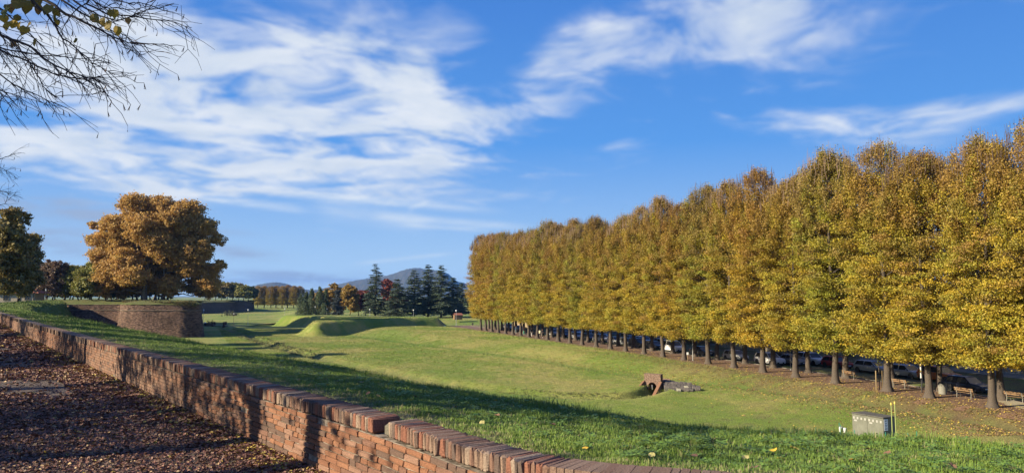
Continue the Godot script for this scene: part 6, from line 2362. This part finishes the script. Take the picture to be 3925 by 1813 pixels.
func make_culvert() -> void:
	var p := on_level(2502, 1500, MOAT)
	var t := thing("brick_culvert", P(p.x, -8.02, -p.z), -0.62, "small brick culvert with arched mouth and sloping side walls at the ditch end", "culvert")
	# local axes: the mouth faces +z (towards the viewer, a little left)
	var b := MB.new()
	var w := 0.98
	var top := 1.30
	var zf := 0.0
	var n := 12
	var ar := 0.52
	var spring := -0.10
	var prev := Vector2.ZERO
	# arched face built round the opening
	for s in [0.0, -0.6]:
		var rim := []
		for k in n + 1:
			var a := PI * k / n
			rim.append(Vector2(cos(a) * ar, spring + sin(a) * ar))
		for k in n:
			var o0 := Vector2(clampf(rim[k].x * 3.0, -w, w), top if absf(rim[k].x) < 0.5 else top)
			var o1 := Vector2(clampf(rim[k + 1].x * 3.0, -w, w), top)
			b.quad(Vector3(rim[k].x, rim[k].y, s), Vector3(o0.x, o0.y, s), Vector3(o1.x, o1.y, s), Vector3(rim[k + 1].x, rim[k + 1].y, s))
		for q in [-1, 1]:
			b.quad(Vector3(q * ar, spring, s), Vector3(q * w, top, s), Vector3(q * w, -1.0, s), Vector3(q * ar, -1.0, s))
	b.quad(Vector3(-w, top, 0), Vector3(w, top, 0), Vector3(w, top, -0.6), Vector3(-w, top, -0.6))
	for q in [-1, 1]: b.quad(Vector3(q * w, top, 0), Vector3(q * w, top, -0.6), Vector3(q * w, -1.0, -0.6), Vector3(q * w, -1.0, 0))
	part("headwall", b.mesh(M.culvert_brick), t)
	b = MB.new()
	for k in n:   # brick ring of the arch, one block after the other
		var a0 := PI * (k + 0.04) / n
		var a1 := PI * (k + 0.96) / n
		var pts := []
		for z in [0.05, -0.55]:
			for q in [[a0, ar - 0.015], [a1, ar - 0.015], [a1, ar + 0.17], [a0, ar + 0.17]]:
				pts.append(Vector3(cos(q[0]) * q[1], spring + sin(q[0]) * q[1], z))
		var vb := MB.new()
		vb.hexa([pts[0], pts[1], pts[2], pts[3], pts[4], pts[5], pts[6], pts[7]])
		part("arch_brick", vb.mesh(M.culvert_pale), t)
	# barrel going back into the bank
	b = MB.new()
	for k in n:
		var a := PI * k / n
		var e := PI * (k + 1) / n
		b.quad(Vector3(cos(a) * ar, spring + sin(a) * ar, 0.0), Vector3(cos(e) * ar, spring + sin(e) * ar, 0.0), Vector3(cos(e) * ar, spring + sin(e) * ar, -3.5), Vector3(cos(a) * ar, spring + sin(a) * ar, -3.5))
	for q in [-1, 1]: b.quad(Vector3(q * ar, spring, 0), Vector3(q * ar, -1.0, 0), Vector3(q * ar, -1.0, -3.5), Vector3(q * ar, spring, -3.5))
	b.quad(Vector3(-ar, 0.5, -3.5), Vector3(ar, 0.5, -3.5), Vector3(ar, -1.0, -3.5), Vector3(-ar, -1.0, -3.5))
	part("barrel", b.mesh(M.culvert_brick), t)
	# sloping wing walls with brick copings
	for q in [[-1, -0.25], [1, 0.28]]:
		b = MB.new()
		var x0: float = q[0] * 0.86
		var x1: float = q[0] * (0.86 + q[1] * q[0])
		var th: float = q[0] * 0.26
		b.hexa([Vector3(x0, -1.1, 0.06), Vector3(x0 + th, -1.1, 0.06), Vector3(x1 + th, -1.1, 2.6), Vector3(x1, -1.1, 2.6), Vector3(x0, 0.42, 0.06), Vector3(x0 + th, 0.42, 0.06), Vector3(x1 + th, -0.95, 2.6), Vector3(x1, -0.95, 2.6)])
		part("wing_wall", b.mesh(M.culvert_brick), t)
		b = MB.new()
		b.hexa([Vector3(x0 - 0.04, 0.425, 0.06), Vector3(x0 + th + 0.04, 0.425, 0.06), Vector3(x1 + th + 0.04, -0.945, 2.7), Vector3(x1 - 0.04, -0.945, 2.7), Vector3(x0 - 0.04, 0.52, 0.06), Vector3(x0 + th + 0.04, 0.52, 0.06), Vector3(x1 + th + 0.04, -0.85, 2.7), Vector3(x1 - 0.04, -0.85, 2.7)])
		part("coping", b.mesh(M.culvert_coping), t)
	b = MB.new()
	b.tube([Vector3(0.12, -0.35, 0.25), Vector3(0.10, 0.15, 0.3)], [0.035, 0.035], 6)
	part("pipe", b.mesh(M.galvanised, true), t)
	# rough stone apron on the right hand side: separate flat stones
	var ap := thing("stone_apron", t.position, -0.10, "rough grey stone paving sloping down beside the culvert", "paving")
	var r := RandomNumberGenerator.new()
	r.seed = 61
	var mats := [M.apron_stone, M.apron_stone2, M.apron_pale]
	for iz in 6:
		for ix in 9:
			var f := ix / 8.0
			if iz > 5.6 - 3.4 * f and iz > 2: continue
			if iz < 1 and f > 0.75: continue
			var x := 1.45 + ix * 0.42 + r.randfn(0, 0.04)
			var z := -0.35 + iz * 0.40 + 0.30 * f + r.randfn(0, 0.04)
			var wp := t.position + Basis(Vector3.UP, -0.10) * Vector3(x, 0, z)
			var y := 0.58 - 0.165 * iz - 0.36 * f
			var sb := MB.new()
			sb.bevel_box(Vector3.ZERO, Vector3(0.47 * r.randf_range(0.92, 1.12), 0.5, 0.47 * r.randf_range(0.92, 1.12)), 0.04)
			for k in sb.v.size(): sb.v[k] += Vector3(sin(sb.v[k].x * 31.0 + ix), sin(sb.v[k].z * 37.0 + iz), sin(sb.v[k].x * 23.0 + iz * 3.0)) * 0.025
			var o := part("stone", sb.mesh(mats[0 if r.randf() < 0.62 else (1 if r.randf() < 0.8 else 2)]), ap)
			o.transform = Transform3D(Basis(Vector3.RIGHT, 0.36) * Basis(Vector3.BACK, -0.12) * Basis(Vector3.UP, r.randfn(0, 0.12)) * Basis(Vector3.RIGHT, r.randfn(0, 0.03)), Vector3(x, y - 0.22 + r.randfn(0, 0.012), z))

func make_far_things() -> void:
	# --- footbridge over the ditch
	var c := at_depth(838, 1245, 262.0)
	var gy := MOAT
	var t := thing("footbridge", P(c.x, gy, 262.0), 0.05, "small footbridge with dark stone end pillars over the ditch", "bridge")
	var b := MB.new()
	b.bevel_box(Vector3(0, 0.30, 0), Vector3(4.6, 0.28, 2.2), 0.03)
	part("deck", b.mesh(M.pale_gravel), t)
	for s in [-1, 1]:
		for z in [-1.0, 1.0]:
			b = MB.new()
			b.bevel_box(Vector3(s * 1.9, 0.55, z), Vector3(0.6, 2.0, 0.55), 0.05)
			part("pillar", b.mesh(M.old_brick), t)
		b = MB.new()
		b.bevel_box(Vector3(s * 2.0, -0.5, 0), Vector3(1.1, 1.3, 2.4), 0.05)
		part("abutment", b.mesh(M.old_brick), t)
		b = MB.new()
		b.box(Vector3(0, 1.25, s * 1.0), Vector3(3.4, 0.12, 0.12))
		b.box(Vector3(0, 0.85, s * 1.0), Vector3(3.4, 0.08, 0.08))
		part("rail", b.mesh(M.dark_iron), t)
	# --- pale path crossing the moat by the bridge
	var pth := MB.new()
	var pp := [[-112.0, 259.0], [-106.0, 260.5], [-101.6, 261.8], [-97.5, 262.4], [-92.0, 264.5], [-82.0, 272.5], [-74.0, 281.0], [-68.0, 300.0], [-66.0, 330.0]]
	for k in pp.size():
		var q: Vector2 = Vector2(pp[k][0], pp[k][1])
		var tg := (Vector2(pp[mini(k + 1, pp.size() - 1)][0], pp[mini(k + 1, pp.size() - 1)][1]) - Vector2(pp[maxi(k - 1, 0)][0], pp[maxi(k - 1, 0)][1])).normalized()
		var nn := Vector2(-tg.y, tg.x) * 1.1
		for s in [-1, 1]:
			var e: Vector2 = q + nn * s
			pth.vert(P(e.x, maxf(ground_h(e.x, e.y) + 0.10, MOAT + 0.20), e.y))
	for k in pp.size() - 1:
		pth.tri(k * 2, k * 2 + 2, k * 2 + 3); pth.tri(k * 2, k * 2 + 3, k * 2 + 1)
	tag(part("moat_path", pth.mesh(M.pale_gravel)), "pale gravel path crossing the moat by the footbridge", "ground", "", "structure")
	# --- lamp posts: picture column, base row, top row, depth
	var lamps := [[776, 1246, 1188, 262.0, 0, "grey lamp post beside the foot of the brick bastion"], [893, 1246, 1202, 268.0, 1, "dark lamp post just right of the footbridge"], [948, 1240, 1187, 274.0, 0, "grey lamp post by the pale moat path"], [1090, 1214, 1183, 345.0, 0, "grey lamp post behind the crest of the shaded mound"], [1251, 1214, 1184, 292.0, 0, "grey lamp post before the grey spruce"], [1206, 1212, 1176, 296.0, 1, "dark lamp post before the cypress clump"], [1416, 1215, 1186, 296.0, 0, "grey lamp post before the tall open cedar"], [1584, 1215, 1188, 296.0, 0, "grey lamp post before the dark cedar group"], [1748, 1248, 1190, 238.0, 0, "grey lamp post at the end of the long mound"]]
	for q in lamps:
		var foot := at_depth(q[0], q[1], q[3])
		var y := ground_h(foot.x, q[3])
		var top := at_depth(q[0], q[2], q[3]).y
		lamp_post(P(foot.x, y, q[3]), top - y - 0.3, q[4], q[5], "")
	for q in [[170, 1160, 1104, 190.0, "lantern lamp post beside the small house on the rampart"], [247, 1160, 1108, 205.0, "dark lantern lamp post among the green rampart trees"], [72, 1165, 1098, 150.0, "lantern lamp post before the window of the small house"]]:
		var foot := at_depth(q[0], q[1], q[3])
		var top := at_depth(q[0], q[2], q[3]).y
		lamp_post(P(foot.x, -0.05, q[3]), top - 0.7, 1, q[4], "")
	# --- bin and reeds at the bridge
	var bp := at_depth(784, 1243, 262.0)
	t = thing("litter_bin", P(bp.x, MOAT + 0.05, 262.0), 0.0, "dark litter bin near the footbridge", "bin")
	b = MB.new()
	b.lathe(Vector3.ZERO, [Vector2(0.03, 0), Vector2(0.34, 0.0), Vector2(0.40, 1.1), Vector2(0.42, 1.15), Vector2(0.36, 1.15), Vector2(0.33, 0.8)], 10)
	part("barrel", b.mesh(M.dark_iron, true), t)
	b = MB.new()
	b.lathe(Vector3(0, 1.2, 0), [Vector2(0.42, 0), Vector2(0.30, 0.16), Vector2(0.01, 0.2)], 10)
	part("lid", b.mesh(M.white_paint, true), t)
	var r := RandomNumberGenerator.new()
	r.seed = 21
	for q in [[797, 1240, 262.0, 1.6, "dry brown reeds beside the footbridge"], [806, 1240, 263.0, 1.5, "dry reeds touching the footbridge pillar"], [868, 1205, 400.0, 2.2, "low grey green bush on the far moat lawn"], [884, 1204, 404.0, 2.6, "rounded grey green bush on the far moat lawn"], [898, 1205, 402.0, 1.8, "small bush beside the rounded bush on the far moat lawn"]]:
		var at := at_depth(q[0], q[1], q[2])
		t = thing("shrub", P(at.x, ground_h(at.x, q[2]), q[2]), 0.0, q[4], "shrub")
		b = MB.new()
		for k in 22: clump(b, Vector3(r.randfn(0, 0.55), absf(r.randfn(0.5, 0.35)), r.randfn(0, 0.5)) * q[3] * 0.8, Vector3(0.5, 0.5, 0.5), 18, 0.34, 0.0, [Color(0.17, 0.13, 0.07), Color(0.20, 0.15, 0.08)] if q[2] < 300 else [Color(0.10, 0.11, 0.06), Color(0.13, 0.13, 0.08)], r)
		part("foliage", b.mesh(M.tree_leaf), t)
		b = MB.new()
		for k in 5: b.tube([Vector3(r.randfn(0, 0.2), -0.1, r.randfn(0, 0.2)), Vector3(r.randfn(0, 0.5), q[3] * 0.7, r.randfn(0, 0.5))], [0.03, 0.01], 4, Color.WHITE, false)
		part("stems", b.mesh(M.twig), t)
	# brambles along the ditch
	var bx := []
	var bc := []
	for k in 900:
		var f := r.randf()
		var q := Vector2(-68.0, 196.0).lerp(Vector2(-36.0, 134.0), f) + Vector2(r.randfn(0, 1.3), r.randfn(0, 0.6))
		bx.append(Transform3D(rand_basis(r, 0.4).scaled(Vector3.ONE * r.randf_range(3.0, 6.0)), P(q.x, ground_h(q.x, q.y) - 0.02, q.y)))
		bc.append(Color(0.10, 0.14, 0.04).lerp(Color(0.15, 0.14, 0.06), r.randf()))
	for k in 260:
		var q := Vector2(-2.0, 85.0).lerp(Vector2(12.0, 79.6), r.randf()) + Vector2(r.randfn(0, 0.3), r.randfn(0, 1.0))
		bx.append(Transform3D(rand_basis(r, 0.4).scaled(Vector3.ONE * r.randf_range(1.5, 3.2)), P(q.x, ground_h(q.x, q.y) - 0.02, q.y)))
		bc.append(Color(0.09, 0.12, 0.035).lerp(Color(0.16, 0.14, 0.06), r.randf()))
	tag(scatter("ditch_weeds", tuft_mesh(17, 14, 0.07, 0.06, 0.006, M.grass), bx, bc), "rough weeds growing in the ditch", "weeds")
	# --- the small house on the rampart
	var hp := at_depth(62, 1165, 192.0)
	t = thing("small_house", P(hp.x, -0.1, 192.0), 0.12, "small low rendered house with a red tile roof on the rampart", "building")
	b = MB.new(); b.box(Vector3(0, 1.35, 0), Vector3(10.5, 2.7, 5.0))
	part("wall", b.mesh(M.plaster_house), t)
	b = MB.new()
	for s in [-1, 1]: b.quad(Vector3(-5.0, 2.62, s * 3.1), Vector3(6.4, 2.62, s * 3.1), Vector3(4.4, 3.7, 0), Vector3(-4.6, 3.7, 0))
	b.tri3(Vector3(6.4, 2.62, -3.1), Vector3(6.4, 2.62, 3.1), Vector3(4.4, 3.7, 0))
	b.tri3(Vector3(-5.0, 2.62, -3.1), Vector3(-5.0, 2.62, 3.1), Vector3(-4.6, 3.7, 0))
	var rf := part("roof", b.mesh(M.roof_tile), t)
	for k in 13:
		b = MB.new()
		var x := -4.6 + k * 0.82
		b.tube([Vector3(x, 2.66, 3.12), Vector3(x * 0.9, 3.73, 0.03)], [0.11, 0.10], 6)
		part("tile_row", b.mesh(M.roof_tile), rf)
	for q in [[-1.4, 1.55, 0], [3.6, 1.6, 1]]:
		b = MB.new(); b.box(Vector3(q[0], q[1], 2.51), Vector3(1.15, 1.3, 0.06))
		var o := part("window", b.mesh(M.window_glass), t)
		b = MB.new()
		for e in [[0.0, 0.7, 1.4, 0.12], [0.0, -0.7, 1.4, 0.12], [-0.64, 0, 0.12, 1.3], [0.64, 0, 0.12, 1.3], [0, 0, 0.06, 1.3]]: b.box(Vector3(q[0] + e[0], q[1] + e[1], 2.55), Vector3(e[2], e[3], 0.08))
		part("frame", b.mesh(M.shutter), o)
	for x in [-3.6, 1.6, 5.0]:
		b = MB.new(); b.box(Vector3(x, 1.3, 2.56), Vector3(0.16, 2.6, 0.14))
		part("pilaster", b.mesh(M.dark_iron), t)
	# --- hut with a rust roof behind the end of the limes
	var up := at_depth(1754, 1222, 292.0)
	t = thing("hut", P(up.x, STREET, 292.0), 0.3, "low hut with a rust red roof under the cedars", "building")
	b = MB.new(); b.box(Vector3(0, 0.9, 0), Vector3(3.0, 1.8, 2.4))
	part("wall", b.mesh(M.bench_wood), t)
	b = MB.new()
	for s in [-1, 1]: b.quad(Vector3(-1.9, 1.75, s * 1.5), Vector3(1.9, 1.75, s * 1.5), Vector3(1.5, 2.5, 0), Vector3(-1.5, 2.5, 0))
	part("roof", b.mesh(M.roof_tile), t)
	# --- wooded hills
	for which in 2:
		var mb := MB.new()
		var spec: Array = [[5200.0, [[900, 1118], [945, 1108], [985, 1092], [1030, 1084], [1062, 1082], [1095, 1088], [1130, 1100], [1170, 1110], [1210, 1116], [1300, 1124]]], [6000.0, [[1150, 1120], [1230, 1108], [1290, 1092], [1340, 1080], [1400, 1069], [1450, 1062], [1490, 1056], [1520, 1046], [1550, 1034], [1585, 1028], [1620, 1030], [1650, 1038], [1690, 1036], [1720, 1052], [1750, 1078], [1790, 1090], [1900, 1110], [2100, 1120]]]][which]
		var d0: float = spec[0]
		var prof: Array = spec[1]
		var cols := 150
		var rows := 26
		for j in rows:
			var g := j / float(rows - 1)
			var d := d0 * (0.86 + 0.28 * g)
			for i2 in cols:
				var px := lerpf(prof[0][0], prof[-1][0], i2 / float(cols - 1))
				var crest := at_depth(px, lerp_table(prof, px), d0)
				var hgt := maxf(crest.y - STREET, 0.0)
				var k := sin(clampf(g, 0.0, 1.0) * PI)
				k = pow(maxf(k, 0.0), 0.8)
				var ridge := 0.10 * nz.get_noise_2d(px * 0.35, g * 40.0) * (1.0 - k) + 0.05 * nz_fine.get_noise_2d(px * 0.5, g * 60.0)
				var y := STREET - 5.0 + (hgt + 5.0) * clampf(k * (1.0 + ridge), 0.0, 1.0) + 5.0 * nz_fine.get_noise_2d(px * 1.7, g * 200.0) * k
				mb.vert(P(crest.x * d / d0, y, d), Color(0.030, 0.042, 0.026).lerp(Color(0.055, 0.054, 0.032), clampf(0.5 + 1.2 * nz_fine.get_noise_2d(px * 0.8, g * 90.0), 0.0, 1.0)))
		for j in rows - 1:
			for i2 in cols - 1:
				var k := j * cols + i2
				mb.tri(k, k + cols, k + cols + 1); mb.tri(k, k + cols + 1, k + 1)
		tag(part("hills", mb.mesh(M.forest, true)), ["low rounded wooded hill in the blue distance", "long wooded mountain in the blue distance"][which], "hills", "", "structure")

# ---------------------------------------------------------------- materials
func make_materials() -> void:
	var grain := noise_tex(1, 0.035, Color(0.62, 0.62, 0.58), Color(1, 1, 1), 512, 5, Color(0.86, 0.87, 0.82))
	M.lawn = tri_mat(mat(1.3, 1.3, 1.3, 0.95), noise_tex(21, 0.022, Color(0.50, 0.52, 0.44), Color(1, 1, 1), 512, 6, Color(0.80, 0.81, 0.74)), Vector3(0.45, 0.45, 0.45), bump_tex(2, 0.06, 12.0))
	M.gravel = tri_mat(mat(0.155, 0.125, 0.105, 0.95), noise_tex(3, 0.06, Color(0.55, 0.5, 0.48), Color(1, 1, 1), 512, 5), Vector3(0.7, 0.7, 0.7), bump_tex(4, 0.09, 8.0))
	M.pale_gravel = tri_mat(mat(0.42, 0.37, 0.29, 0.95), grain, Vector3(0.5, 0.5, 0.5))
	M.earth = tri_mat(mat(0.20, 0.125, 0.082, 0.95), noise_tex(5, 0.03, Color(0.6, 0.55, 0.5), Color(1, 1, 1), 512, 5), Vector3(0.25, 0.25, 0.25))
	M.asphalt = tri_mat(mat(0.085, 0.083, 0.082, 0.9), grain, Vector3(0.3, 0.3, 0.3))
	M.stone = tri_mat(mat(0.30, 0.28, 0.25, 0.9), grain, Vector3(0.5, 0.5, 0.5))
	M.concrete = tri_mat(mat(0.30, 0.29, 0.28, 0.9), grain, Vector3(0.8, 0.8, 0.8))
	M.brick_tex = noise_tex(6, 0.05, Color(0.62, 0.60, 0.58), Color(1.0, 1.0, 1.0), 512, 5, Color(0.9, 0.88, 0.86))
	M.brick_bump = bump_tex(7, 0.08, 5.0)
	M.brick = tri_mat(mat(1, 1, 1, 0.95), M.brick_tex, Vector3(2.2, 2.2, 2.2), M.brick_bump)
	M.mortar = tri_mat(mat(0.36, 0.31, 0.26, 0.95), noise_tex(8, 0.02, Color(0.35, 0.33, 0.3), Color(1, 1, 1)), Vector3(0.8, 0.8, 0.8))
	M.mortar_dark = tri_mat(mat(0.16, 0.145, 0.12, 0.95), grain, Vector3(3, 3, 3), bump_tex(9, 0.05, 6.0))
	var streaks := noise_tex(10, 0.024, Color(0.26, 0.25, 0.24), Color(1, 1, 1), 512, 6, Color(0.70, 0.66, 0.64))
	M.old_brick = tri_mat(mat(0.285, 0.190, 0.140, 0.95), streaks, Vector3(0.075, 0.20, 0.075), bump_tex(11, 0.05, 8.0))
	M.cordon = tri_mat(mat(0.20, 0.155, 0.125, 0.9), grain, Vector3(0.3, 0.3, 0.3))
	M.bark = tri_mat(mat(0.155, 0.128, 0.105, 0.95), noise_tex(12, 0.03, Color(0.5, 0.48, 0.46), Color(1, 1, 1), 512, 5), Vector3(2.2, 0.5, 2.2), bump_tex(13, 0.05, 10.0), false)
	M.bark_dark = mat(0.060, 0.048, 0.040, 0.95)
	M.plane_bark = tri_mat(mat(0.30, 0.27, 0.22, 0.9), noise_tex(14, 0.012, Color(0.35, 0.33, 0.28), Color(1, 1, 1)), Vector3(0.6, 0.35, 0.6), null, false)
	M.twig = mat(0.14, 0.095, 0.068, 0.9)
	M.twig_dark = mat(0.050, 0.036, 0.030, 0.85)
	M.lime_leaf = leaf_mat(1.0, 0.97, 1.1, 0.7)
	M.lime_green = leaf_mat(0.88, 0.97, 1.15, 0.7)
	M.lime_orange = leaf_mat(1.04, 0.93, 1.1, 0.7)
	M.plane_leaf = leaf_mat(1.22, 1.12, 0.95, 0.9)
	M.tree_leaf = leaf_mat(1.0, 1.0, 1.0, 0.65)
	M.needle = leaf_mat(1.0, 1.0, 1.0, 0.15)
	M.dry_leaf = leaf_mat(1.0, 1.0, 1.0, 0.35)
	M.grass = leaf_mat(1.0, 1.0, 1.0, 0.5)
	M.forest = mat(1, 1, 1, 1.0)
	M.cloth = mat(1, 1, 1, 0.85)
	M.white_paint = mat(0.78, 0.78, 0.76, 0.5)
	M.meter_grey = mat(0.48, 0.48, 0.47, 0.6)
	M.sign_yellow = mat(0.62, 0.47, 0.10, 0.5)
	M.dark_iron = mat(0.035, 0.037, 0.040, 0.5)
	M.galvanised = mat(0.34, 0.35, 0.35, 0.5)
	M.lamp_white = mat(0.75, 0.78, 0.78, 0.25)
	M.bench_wood = tri_mat(mat(0.25, 0.15, 0.085, 0.8), grain, Vector3(2, 2, 2))
	M.stake_wood = tri_mat(mat(0.34, 0.25, 0.15, 0.85), grain, Vector3(2, 2, 2))
	M.cabinet = tri_mat(mat(0.155, 0.162, 0.132, 0.65), noise_tex(15, 0.008, Color(0.82, 0.82, 0.80), Color(1, 1, 1)), Vector3(0.4, 0.25, 0.4))
	M.cabinet_lid = tri_mat(mat(0.105, 0.100, 0.092, 0.8), grain, Vector3(0.6, 0.6, 0.6))
	M.cabinet_vent = mat(0.30, 0.30, 0.28, 0.6)
	M.print_grey = mat(0.25, 0.25, 0.26, 0.7)
	M.pole_green = mat(0.25, 0.30, 0.10, 0.5)
	M.stake_green = mat(0.01, 0.18, 0.13, 0.5)
	M.black_plastic = mat(0.020, 0.020, 0.022, 0.55)
	M.rubber = mat(0.022, 0.022, 0.022, 0.85)
	M.alloy = mat(0.55, 0.56, 0.58, 0.35, 0.8)
	M.tail_red = mat(0.35, 0.012, 0.012, 0.2)
	M.lamp_glass = mat(0.72, 0.75, 0.78, 0.12)
	M.car_glass = mat(0.025, 0.026, 0.026, 0.28)
	M.window_glass = mat(0.03, 0.035, 0.04, 0.08)
	for q in [["white", 0.74, 0.74, 0.74], ["silver", 0.42, 0.43, 0.43], ["grey", 0.16, 0.17, 0.18], ["charcoal", 0.05, 0.052, 0.056], ["black", 0.018, 0.018, 0.02], ["navy", 0.012, 0.017, 0.045], ["orange", 0.55, 0.15, 0.018], ["red", 0.34, 0.012, 0.018]]:
		var m := mat(q[1], q[2], q[3], 0.5)
		m.clearcoat_enabled = true
		m.clearcoat = 0.45
		m.clearcoat_roughness = 0.12
		M["paint_" + q[0]] = m
	M.tent_white = mat(0.75, 0.77, 0.80, 0.7)
	M.tent_blue = mat(0.20, 0.50, 0.72, 0.7)
	M.plaster_cream = tri_mat(mat(0.66, 0.56, 0.44, 0.95), grain, Vector3(0.12, 0.12, 0.12))
	M.plaster_pale = tri_mat(mat(0.70, 0.64, 0.54, 0.95), grain, Vector3(0.12, 0.12, 0.12))
	M.plaster_ochre = tri_mat(mat(0.34, 0.26, 0.17, 0.95), grain, Vector3(0.12, 0.12, 0.12))
	M.plaster_house = tri_mat(mat(0.50, 0.43, 0.36, 0.95), grain, Vector3(0.2, 0.2, 0.2))
	M.render_grey = tri_mat(mat(0.24, 0.22, 0.20, 0.95), grain, Vector3(0.2, 0.2, 0.2))
	M.roof_tile = tri_mat(mat(0.33, 0.115, 0.070, 0.9), grain, Vector3(0.6, 0.6, 0.6))
	M.shutter = mat(0.10, 0.085, 0.06, 0.7)
	M.culvert_brick = tri_mat(mat(0.36, 0.265, 0.205, 0.95), streaks, Vector3(0.5, 0.7, 0.5), M.brick_bump, false)
	M.culvert_pale = tri_mat(mat(0.42, 0.30, 0.235, 0.95), streaks, Vector3(0.8, 0.8, 0.8), null, false)
	M.culvert_coping = tri_mat(mat(0.30, 0.155, 0.095, 0.95), grain, Vector3(1, 1, 1), null, false)
	M.apron_stone = tri_mat(mat(0.205, 0.20, 0.19, 0.95), streaks, Vector3(0.9, 0.9, 0.9), M.brick_bump)
	M.apron_stone2 = tri_mat(mat(0.27, 0.26, 0.24, 0.95), streaks, Vector3(0.9, 0.9, 0.9), M.brick_bump)
	M.apron_pale = tri_mat(mat(0.50, 0.47, 0.38, 0.95), grain, Vector3(0.9, 0.9, 0.9))

func _ready() -> void:
	make_light()
	nz.seed = 2
	nz.frequency = 0.03
	nz.fractal_octaves = 3
	nz_fine.seed = 8
	nz_fine.frequency = 0.25
	nz_fine.fractal_octaves = 3
	make_materials()
	make_ground()
	make_bastions()
	make_street()
	make_limes()
	make_park_trees()
	make_walk_trees()
	make_near_tree()
	make_next_tree()
	make_wall()
	make_cars()
	make_people()
	make_furniture()
	make_grass()
	make_lawn_tufts()
	make_litter()
